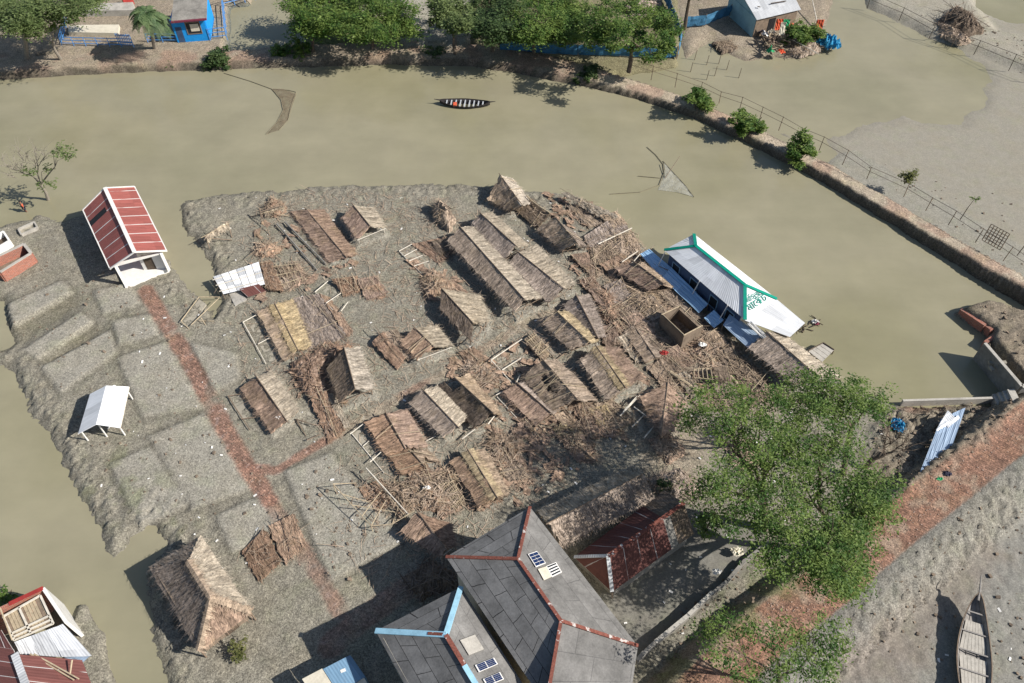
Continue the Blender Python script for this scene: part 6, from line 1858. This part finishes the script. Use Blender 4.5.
# market island and left mud
market = region('178,200 215,190 260,188 310,183 400,180 480,180 560,190 625,213 645,240 690,300 740,335 790,352 850,383 905,402 1010,400 1060,392 1300,520 1300,760 165,760 152,660 140,600 138,566 160,545 150,528 128,545 112,560 95,545 80,505 50,452 15,392 0,368 -60,350 -60,240 12,218 40,212 62,218 96,204 112,192 150,225 168,250 182,268 195,285 214,302 206,262 188,238 174,216', .35, .42, MUD, 3.4, .6, .12)
region('72,602 88,598 98,618 108,650 122,690 126,760 60,760 60,640', .3, .4, MUD, 1.0, .5, .2)
lower('168,252 190,236 210,262 220,300 214,318 203,300 186,270', .2, -.12, WET, 1.0, .5)
lower('-20,296 8,296 10,322 20,342 4,352 -20,352', .2, -.1, WET, 1.6, .4)
for s in ('14,328 72,292 82,305 24,346', '40,362 94,322 104,330 60,372'): lower(s, .2, .14, WET * 1.2, 1.6, .4)
lower('112,566 150,556 168,545 182,556 196,600 210,640 180,690 130,690', .2, -.2, WET, .8, .5) if False else None
# raised plots on the left
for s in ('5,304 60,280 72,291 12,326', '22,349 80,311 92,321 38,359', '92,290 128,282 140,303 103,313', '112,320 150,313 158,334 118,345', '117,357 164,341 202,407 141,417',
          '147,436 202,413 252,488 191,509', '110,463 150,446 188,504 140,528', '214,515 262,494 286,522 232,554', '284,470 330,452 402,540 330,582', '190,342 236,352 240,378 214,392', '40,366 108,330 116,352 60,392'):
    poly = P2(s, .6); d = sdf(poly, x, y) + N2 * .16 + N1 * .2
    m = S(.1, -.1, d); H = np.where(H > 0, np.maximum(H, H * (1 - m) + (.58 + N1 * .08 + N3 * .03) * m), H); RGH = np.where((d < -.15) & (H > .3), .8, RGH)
    m3 = S(.75, .2, d) * S(-.15, .1, d) * .2 * (H > 0); C = C * (1 - m3[:, None])  # ring darkened around each plot, painting in the shade of its edge
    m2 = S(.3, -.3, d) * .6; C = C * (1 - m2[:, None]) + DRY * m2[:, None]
for poly, h in PLOTS:
    d = sdf(poly, x, y) + N2 * .3
    m = S(.15, -.15, d); H = np.where(H > 0, np.maximum(H, H * (1 - m) + (.42 + h + N3 * .05 + N2 * .05) * m), H)
    m2 = S(.3, -.3, d) * .6; C = C * (1 - m2[:, None]) + (DRY * .92) * m2[:, None]
# rough wet clod band along the left and top shores
band = S(2.6, .3, np.abs(market + 1.2)); H = H + band * (N3 * .30 + N2 * .05) * (H > -.15) * (y > 12)
# brick paths of the market
paint_line('146,290 162,318 184,352 206,392 226,430 246,464 268,500', .5, .72, BRK, .85, .34)
paint_line('268,500 292,536 318,574 340,610', .5, .6, BRK, .6, .48)
paint_line('248,466 276,470 312,448 340,432', .5, .45, BRK, .8, .42)
paint_line('340,432 400,398 450,370 520,326 580,300', .5, .5, EARTH * 1.05, .8)
paint_line('400,396 452,368 506,336', .5, .3, BRK, .55, .42)
paint_line('330,645 372,610 410,585', .5, .9, BRK, .6, .42)
paint('640,430 700,410 720,440 690,500 640,470', .4, EARTH * 1.1, 2, .7)
paint('690,340 740,370 790,390 770,430 700,400', .4, EARTH * .95, 2, .8)
paint('590,250 640,270 700,330 700,400 640,380 600,320', .4, EARTH * .8, 2, .6)
RGH = np.where(sdf(P2('610,560 700,520 770,520 745,575 640,660 600,600', .4), x, y) < 0, .3, RGH)
paint('610,560 700,520 770,520 745,575 640,660 600,600', .4, CONC * .6, .8, .9, .2)  # yard concrete darkened, with tree shade put into its colour
# far dyke with the brick path
DY = px('-60,66 20,63 100,58 250,53 400,49 470,51 520,57 560,66 600,76 640,87 700,107 770,140 830,170 900,211 960,246 1010,274 1060,300')
dz = [.9] * 8 + [.8, .8, .85, .9, 1.0, 1.1, 1.3, 1.5, 1.7]
hw = [2.0] * 8 + [1.5, 1.25, 1.1, 1.05, 1.0, .95, .95, .95, .95]
DW = [tuple(at(*p, z).xy) for p, z in zip(DY, dz)]
d, par, side = pdist(DW, x, y)
dzz = np.interp(par, range(len(dz)), dz); hww = np.interp(par, range(len(hw)), hw)
dr = d + N2 * .3 + N1 * .5
m = S(hww + .6, hww - .1, dr)
hd = -.9 + (dzz + .9) * m + N2 * .15 * (m > .1)
upm = (hd > H) & (m > .01); H = np.where(upm, hd, H)
colr = np.where((par > 8.0)[:, None], EARTH * 1.4, EARTH * 1.05)
top_ = S(hww + .1, hww - .4, dr)
Cd = np.array((.10, .085, .065)) * (1 - top_[:, None]) + colr * top_[:, None]  # bank darkened for wet mud and for shade painted into it
bm = top_ * S(.50, .62, fbm(x * .4, y * .4 + 3, 3)) * .4; Cd = Cd * (1 - bm[:, None]) + BRK * 1.25 * bm[:, None]
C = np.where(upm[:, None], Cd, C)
nearflat = (side > 0) & (d < 12) & (par > 11.2)
fl_ = S(12, 6, d) * S(11.2, 12.0, par)
hf = -.9 + 1.02 * fl_ + N2 * .03
uf = nearflat & (hf > H); H = np.where(uf, hf, H); C = np.where(uf[:, None], np.array((.29, .275, .23)), C); RGH = np.where(uf, .5, RGH)
# land behind the dyke
farside = lambda: None
region('-120,60 60,55 250,49 250,-40 -120,-40', 1, 1.05, EARTH, 1.5, .4, .1)
lower('226,52 300,46 300,-10 262,0 228,4', .5, -.15, np.array((.10, .12, .11)), 1.0, .3)
region('400,48 470,50 470,20 490,-40 380,-40 400,10', 1, .9, GRY, 1.5, .5, .1)
region('300,46 420,47 420,8 300,10', 1, .25, np.array((.16, .17, .07)), 2.5, .6, .1)
region('470,50 600,74 680,62 684,-40 470,-40', 1, .5, np.array((.19, .17, .10)), 2, .5, .15)
region('684,64 676,40 664,0 660,-40 850,-40 832,20 826,50 800,58 770,56 745,62 730,54 715,40 700,50', .5, .4, EARTH * .95, 5, .5, .06)
paint('690,50 700,30 740,30 760,50 740,60 715,54', .5, EARTH * 1.1, 5, .8)
# right mud flat
region('800,132 850,112 900,104 940,112 962,96 966,70 930,44 890,30 868,14 866,-40 1300,-40 1300,400 1060,300 1010,272 960,242 900,205 850,176 818,158', .15, .10, GRY, 9, 1.0, .02, rg=.3)
region('640,84 700,103 770,136 840,172 860,164 800,132 740,108 690,90', .15, .07, GRY * .85, 5, .8, .03, rg=.5)
region('866,6 900,18 930,36 975,50 1040,78 1120,110 1120,40 1000,28 980,0 980,-40 860,-40', .5, .75, GRY * .95, 4, .5, .12, rg=.6)
lower('985,-30 1200,-30 1200,22 1010,20 975,6', .3, -.3, None, 1.5, .4)
# wedge by the sluice
region('958,309 985,298 1030,312 1100,330 1100,420 1024,386 985,343 992,331', .8, 1.3, EARTH * .75, 1.2, .35, .4)
lower('986,346 1003,396 1022,388', 0, -.9, WET, .3, .05)
# brick road embankment on the right and the grey river bank
RD = px('600,790 690,706 720,676 765,633 830,584 885,535 950,484 1000,444 1040,415 1140,345')
RGH0 = RGH
RW = [tuple(at(*p, 1.9).xy) for p in RD]
d, par, side = pdist(RW, x, y)
sg = np.sign(side)   # left of travel = pond side
right = (side < 0)
dn = d + N2 * .1 + N1 * .12
m = np.where(right, S(5.5, 1.7, dn), S(3.2, 1.7, dn))
base = np.where(right, .25, np.maximum(H, .45))
far_right = right & (d < 400) & (y < 64) & (x > 2)
h = base + (1.9 - base) * m + N2 * .07 * (m < .9) + N3 * .13 * (m < .9)
gull = np.abs(fbm(x * .9 + 11, y * .25 + (x + y) * .5, 3) - .5)
h = np.where(right, h - S(.12, 0, gull) * .12 * (m > .05) * (m < .95), h)
H = np.where(far_right | (~right & (m > .02)), h, H)
RGH = np.where(far_right, np.where(m > .04, 1.0, .5), RGH)
sl_ = (np.array((.225, .216, .19)) * (1 - .3 * m[:, None]) + 0)
C = np.where(far_right[:, None], sl_, C)
eb = (~right) & (m > .05); C = np.where(eb[:, None], EARTH * .85, C)
rd = S(1.72, 1.55, dn)
brk = BRK * np.array((.98, 1.0, .95)) * (.75 + .5 * vnoise(x * 5, y * 5))[:, None]
dirt = S(.50, .70, fbm(x * .9 + 3, y * .9, 4)) * .5
brk = brk * (1 - dirt[:, None]) + EARTH * 1.25 * dirt[:, None]
C = C * (1 - rd[:, None]) + brk * rd[:, None]
paint('830,650 905,600 985,545 1012,556 960,604 900,690 830,690', .3, np.array((.20, .155, .125)), 2.5, .5, 1.2)
H = H + far_right * (m > .05) * (m < .97) * (N3 * .32 + N2 * .28)
paint('905,402 1000,399 1010,405 990,440 930,480 880,500 860,470', .6, EARTH * .8, 1.5, .8)
paint('905,402 950,402 930,412 900,412', .6, BRK, 1, .6)
paint('880,600 1000,480 1030,520 900,640', .6, GRY * .75, 3, .4)
rubble_d = sdf(P2('880,408 1000,402 1015,410 960,468 900,500 862,480', .6), x, y)
H = H + S(.8, -.8, rubble_d) * (.25 + N3 * .45 + N2 * .5)
# weeds and yard greens
for s, a in (('60,480 130,440 200,520 150,560', .2), ('640,640 720,590 780,560 800,590 720,660 650,700', .35), ('330,640 420,585 440,600 360,660', .1)):
    g_ = S(.5, .62, fbm(x * .7 + 5, y * .7 + 2, 4)) * S(1, -1, sdf(P2(s, .5), x, y)) * a * 1.6
    C = C * (1 - g_[:, None]) + GRN * g_[:, None]
# wet darkening just above the water line
wetm = S(.28, .02, H) * .5
C = C * (1 - wetm[:, None]) + (C * .62) * wetm[:, None]
H[(np.abs(x) > 240) | (y > 330) | (y < -30)] = .3

def grid_mesh(name, xs, ys, H, C, mat):
    nx, ny = len(xs), len(ys)
    me = bpy.data.meshes.new(name)
    co = np.stack([np.tile(xs, ny), np.repeat(ys, nx), H.ravel()], 1).astype(np.float32)
    idx = np.arange(nx * ny).reshape(ny, nx)
    q = np.stack([idx[:-1, :-1], idx[:-1, 1:], idx[1:, 1:], idx[1:, :-1]], -1).reshape(-1, 4).astype(np.int32)
    me.vertices.add(len(co)); me.vertices.foreach_set('co', co.ravel())
    me.loops.add(q.size); me.loops.foreach_set('vertex_index', q.ravel())
    me.polygons.add(len(q)); me.polygons.foreach_set('loop_start', np.arange(0, q.size, 4, dtype=np.int32))
    me.polygons.foreach_set('use_smooth', np.ones(len(q), bool))
    me.update(calc_edges=True)
    if C is not None:
        at_ = me.color_attributes.new('soil', 'FLOAT_COLOR', 'POINT')
        at_.data.foreach_set('color', np.concatenate([C, RGH[:, None]], 1).astype(np.float32).ravel())
    me.materials.append(mat)
    o = bpy.data.objects.new(name, me); COL.objects.link(o)
    return o

m = NT('soil')
at_n = m.n('Attribute', attribute_name='soil')
co = m.coord('World')
f1 = m.noise(co, 1.1, 6, .68); f2 = m.noise(co, 5.5, 4, .7); f3 = m.noise(co, 16, 3, .7)
vo = m.n('TexVoronoi', feature='DISTANCE_TO_EDGE', Scale=2.6); m.l(co, vo.inputs['Vector'])
f4 = m.noise(co, 9.5, 3, .75)
col = m.mix(1.0, at_n.outputs['Color'], m.mix(at_n.outputs['Alpha'], (1.0, 1.0, 1.0), m.ramp(f1, [(.30, .76), (.55, 1.0), (.75, 1.22)])), 'MULTIPLY')
fine = m.mix(1.0, m.ramp(f2, [(.34, .62), (.5, 1.0), (.66, 1.35)]), m.ramp(f4, [(.34, .58), (.5, 1.0), (.66, 1.42)]), 'MULTIPLY')
fine = m.mix(1.0, fine, m.ramp(f3, [(.30, .75), (.70, 1.22)]), 'MULTIPLY')
fine = m.mix(at_n.outputs['Alpha'], (1.0, 1.0, 1.0), fine)
col = m.mix(1.0, col, fine, 'MULTIPLY')
sc = m.n('SeparateColor'); m.l(at_n.outputs['Color'], sc.inputs[0])
isb = m.n('MapRange'); isb.inputs['From Min'].default_value = 1.3; isb.inputs['From Max'].default_value = 1.55
m.l(m.math('DIVIDE', sc.outputs[0], sc.outputs[1]), isb.inputs['Value'])
mpb = m.n('Mapping'); mpb.inputs['Rotation'].default_value = (0, 0, .62); m.l(co, mpb.inputs[0])
bt = m.n('TexBrick'); bt.inputs['Scale'].default_value = 1.0; bt.inputs['Brick Width'].default_value = .42; bt.inputs['Row Height'].default_value = .2; bt.inputs['Mortar Size'].default_value = .02
bt.inputs['Color1'].default_value = (.72, .72, .72, 1); bt.inputs['Color2'].default_value = (1.3, 1.27, 1.22, 1); bt.inputs['Mortar'].default_value = (.62, .66, .66, 1)
m.l(mpb.outputs[0], bt.inputs['Vector'])
col = m.mix(m.math('MULTIPLY', isb.outputs[0], .9), col, m.mix(1.0, col, bt.outputs['Color'], 'MULTIPLY'))
ol = m.noise(co, .6, 4, .6)
col = m.mix(m.ramp(ol, [(.5, 0.0), (.72, .4)]), col, m.mix(1.0, col, (.94, 1.02, .84), 'MULTIPLY'))
col = m.mix(m.ramp(m.noise(co, .35, 4, .6), [(.45, 0.0), (.75, .35)]), col, m.mix(1.0, col, (1.0, .93, .80), 'MULTIPLY'))
m.color(col); m.b.inputs['Roughness'].default_value = .9; m.b.inputs['Specular IOR Level'].default_value = .2
hh = m.math('ADD', m.math('MULTIPLY', f2, .45), m.math('MULTIPLY', f4, .6))
hh = m.math('ADD', hh, m.math('MULTIPLY', m.ramp(vo.outputs['Distance'], [(0, 0.0), (.12, 1.0)]), .12))
m.bump(m.math('MULTIPLY', hh, at_n.outputs['Alpha']), .8, .09)
ground = grid_mesh('ground', xs, ys, H, C, m.m); tag(ground, kind='structure')

def ground_z(px_, py_):
    i = min(max(np.searchsorted(xs, px_) - 1, 0), len(xs) - 2); j = min(max(np.searchsorted(ys, py_) - 1, 0), len(ys) - 2)
    return float(H.reshape(shp)[j, i])

# ---------------------------------------------------------------- water
m = NT('silty_water')
co = m.coord('World')
f1 = m.noise(co, .035, 4, .5); f2 = m.noise(co, .22, 5, .6)
col = m.ramp(f1, [(.34, (.268, .248, .150)), (.52, (.312, .285, .192)), (.68, (.272, .253, .165))])
col = m.mix(1.0, col, m.ramp(f2, [(.3, .92), (.7, 1.06)]), 'MULTIPLY')
st = m.noise(m.coord('World', (.06, .2, 1)), 1.0, 6, .7)
col = m.mix(1.0, col, m.ramp(st, [(.35, .95), (.65, 1.035)]), 'MULTIPLY')
m.color(col); m.b.inputs['Roughness'].default_value = .18; m.b.inputs['Specular IOR Level'].default_value = .35
rp = m.noise(m.coord('World', (1, 1.6, 1)), 1.8, 4, .6)
m.bump(rp, .12, .06)
tr = m.n('BsdfTransparent'); mx = m.n('MixShader'); mx.inputs[0].default_value = .86
m.l(tr.outputs[0], mx.inputs[1]); m.l(m.b.outputs[0], mx.inputs[2]); m.l(mx.outputs[0], m.t.nodes['Material Output'].inputs[0])
me = bpy.data.meshes.new('water')
me.from_pydata([(-240, -30, 0), (240, -30, 0), (240, 330, 0), (-240, 330, 0)], [], [(0, 1, 2, 3)])
me.materials.append(m.m); wo = bpy.data.objects.new('water', me); COL.objects.link(wo); tag(wo, kind='structure')

# ---------------------------------------------------------------- loose litter (nobody could count it)
rr = random.Random(99)
mb = MB(); n = 0
zones = [P2(s, .4) for s in ('262,200 330,190 480,200 620,215 690,300 700,400 640,440 520,520 400,590 330,540 340,440 260,420 230,330 230,260', '600,230 650,260 740,350 780,400 700,410 620,320')]
while n < 14000:
    zn = zones[0] if rr.random() < .35 else zones[1]
    q = np.array(zn); px_, py_ = rr.uniform(q[:, 0].min(), q[:, 0].max()), rr.uniform(q[:, 1].min(), q[:, 1].max())
    if sdf(zn, np.array([px_]), np.array([py_]))[0] > 0: continue
    if sfbm(px_ * .3, py_ * .3, 2) < .42 and rr.random() < .8: continue
    z = ground_z(px_, py_); n += 1
    if z < .1: continue
    a = rr.uniform(0, 6.28); L = rr.uniform(.15, 1.2) * (1 if rr.random() < .9 else 2); d = Vector((math.cos(a), math.sin(a), rr.uniform(-.05, .2))); s = Vector((-d.y, d.x, 0)) * rr.uniform(.012, .035)
    p = Vector((px_, py_, z + .05)); e = p + d * L
    mb.quad(p - s, p + s, e + s * .6, e - s * .6, [(px_, py_), (px_ + .05, py_), (px_ + .05, py_ + L), (px_, py_ + L)])
# scraps of broken thatch covering the ground of the wrecked half
o = mb.build('straw_litter', 'm'); tag(o, 'loose straw and splinters strewn on the market mud', 'straw litter', kind='stuff')
mb = MB(); n = 0
zones2 = [(P2('540,190 600,205 640,250 690,320 760,380 700,410 640,385 590,300 560,250', .4), 900), (P2('400,470 470,470 560,400 640,430 600,460 520,500 440,520', .4), 420), (P2('285,350 340,340 350,400 330,430 300,400', .4), 160), (P2('440,360 520,340 600,400 560,440 500,440', .4), 260), (P2('410,260 460,280 470,300 420,300', .4), 60), (P2('260,200 300,200 360,260 300,300 240,300', .4), 110)]
for zn, cnt in zones2:
    q = np.array(zn)
    for _ in range(cnt):
        px_, py_ = rr.uniform(q[:, 0].min(), q[:, 0].max()), rr.uniform(q[:, 1].min(), q[:, 1].max())
        if sdf(zn, np.array([px_]), np.array([py_]))[0] > 0 or sfbm(px_ * .4 + 3, py_ * .4, 2) < .38: continue
        z = ground_z(px_, py_)
        if z < .1: continue
        a = rr.uniform(-.95, -.25) if rr.random() < .6 else rr.uniform(0, 6.28); L = rr.uniform(.3, 1.5); w_ = rr.uniform(.2, .75)
        d = Vector((math.cos(a), math.sin(a), rr.uniform(-.08, .2))); s = Vector((-d.y, d.x, rr.uniform(-.25, .25)))
        p = Vector((px_, py_, z + rr.uniform(.06, .2)))
        g = [[p + d * (L * (i / 3 - .5)) + s * (w_ * (j - .5) * rr.uniform(.6, 1.2)) + UP * rr.uniform(-.05, .07) for i in range(4)] for j in range(2)]
        for i in range(3): mb.quad(g[0][i], g[0][i + 1], g[1][i + 1], g[1][i], [(px_, i * .4), (px_, i * .4 + .4), (px_ + w_, i * .4 + .4), (px_ + w_, i * .4)])
        for _k in range(3):
            e0 = p + s * rr.uniform(-w_, w_) * .6; mb.quad(e0 - s * .015, e0 + s * .015, e0 + d * L * .9 + s * .01, e0 + d * L * .9 - s * .01)
o = mb.build('thatch_litter', 'b'); tag(o, 'broken thatch scraps carpeting the wrecked parts of the market', 'thatch litter', kind='stuff')
mb = MB(); n = 0
lines = [(P2('146,290 184,352 226,430 268,500 318,574', .5), 1.0, 150, 'b'), (P2('765,633 830,584 885,535 950,484 1040,415', 1.9), 1.4, 320, 'b')]
for ln, w_, cnt, _ in lines:
    for _ in range(cnt):
        k = rr.randrange(len(ln) - 1); t = rr.random(); p = Vector((ln[k][0] * (1 - t) + ln[k + 1][0] * t + rr.gauss(0, w_ * .6), ln[k][1] * (1 - t) + ln[k + 1][1] * t + rr.gauss(0, w_ * .6), 0))
        p.z = ground_z(p.x, p.y) + .03; a = rr.uniform(0, 3.14)
        mb.box(p, (math.cos(a), math.sin(a), rr.uniform(-.2, .2)), (-math.sin(a), math.cos(a), 0), UP, rr.uniform(.03, .08), rr.uniform(.02, .045), .012)
o = mb.build('brick_rubble', 'rubble'); tag(o, 'broken brick bits strewn along the paths', 'brick rubble', kind='stuff')
mb = MB()
for s, cnt in (('60,200 130,200 220,330 280,520 210,540 60,480 10,380 10,310', 520), ('880,408 1000,402 1015,410 960,468 900,500 862,480', 500), ('870,600 1000,480 1100,500 1100,683 860,683', 300), ('640,640 770,545 800,580 700,680', 350), ('300,470 350,450 400,540 330,600', 160), ('930,300 1040,320 1040,380', 200), ('850,150 1024,200 1100,280 1024,270 900,190', 160), ('910,10 1024,40 1024,75 930,30', 160)):
    zn = np.array(P2(s, .4))
    for _ in range(cnt):
        px_, py_ = rr.uniform(zn[:, 0].min(), zn[:, 0].max()), rr.uniform(zn[:, 1].min(), zn[:, 1].max())
        if sdf(zn, np.array([px_]), np.array([py_]))[0] > 0: continue
        z = ground_z(px_, py_)
        if z < .1: continue
        a = rr.uniform(0, 3.14); r = rr.choice((.04, .05, .06, .08, .08, .12)) * rr.uniform(.7, 1.3)
        mb.box((px_, py_, z + r * .3), (math.cos(a), math.sin(a), rr.uniform(-.4, .4)), (-math.sin(a), math.cos(a), rr.uniform(-.3, .3)), UP, r, r * .7, r * .5)
o = mb.build('mud_clods', 'mudwall')
mb = MB()
for _ in range(260):
    px_, py_ = (rr.uniform(-36, 18), rr.uniform(25, 68)) if rr.random() < .75 else (rr.uniform(8, 36), rr.uniform(18, 40))
    z = ground_z(px_, py_)
    if z < .15 or z > 1.5: continue
    a = rr.uniform(0, 6.28); r = rr.uniform(.05, .16); d = Vector((math.cos(a), math.sin(a), rr.uniform(-.2, .2))); q = Vector((-d.y, d.x, rr.uniform(-.2, .3))); p = Vector((px_, py_, z + .05))
    mb.box(p, d, q, d.cross(q), r, r * .5, .008)
w2 = mb.build('pale_scraps', 'white'); tag(w2, 'tiny pale rubbish scraps strewn across the mud', 'rubbish', kind='stuff'); tag(o, 'dark clods and rubble bits scattered over the mud', 'mud clods', kind='stuff')
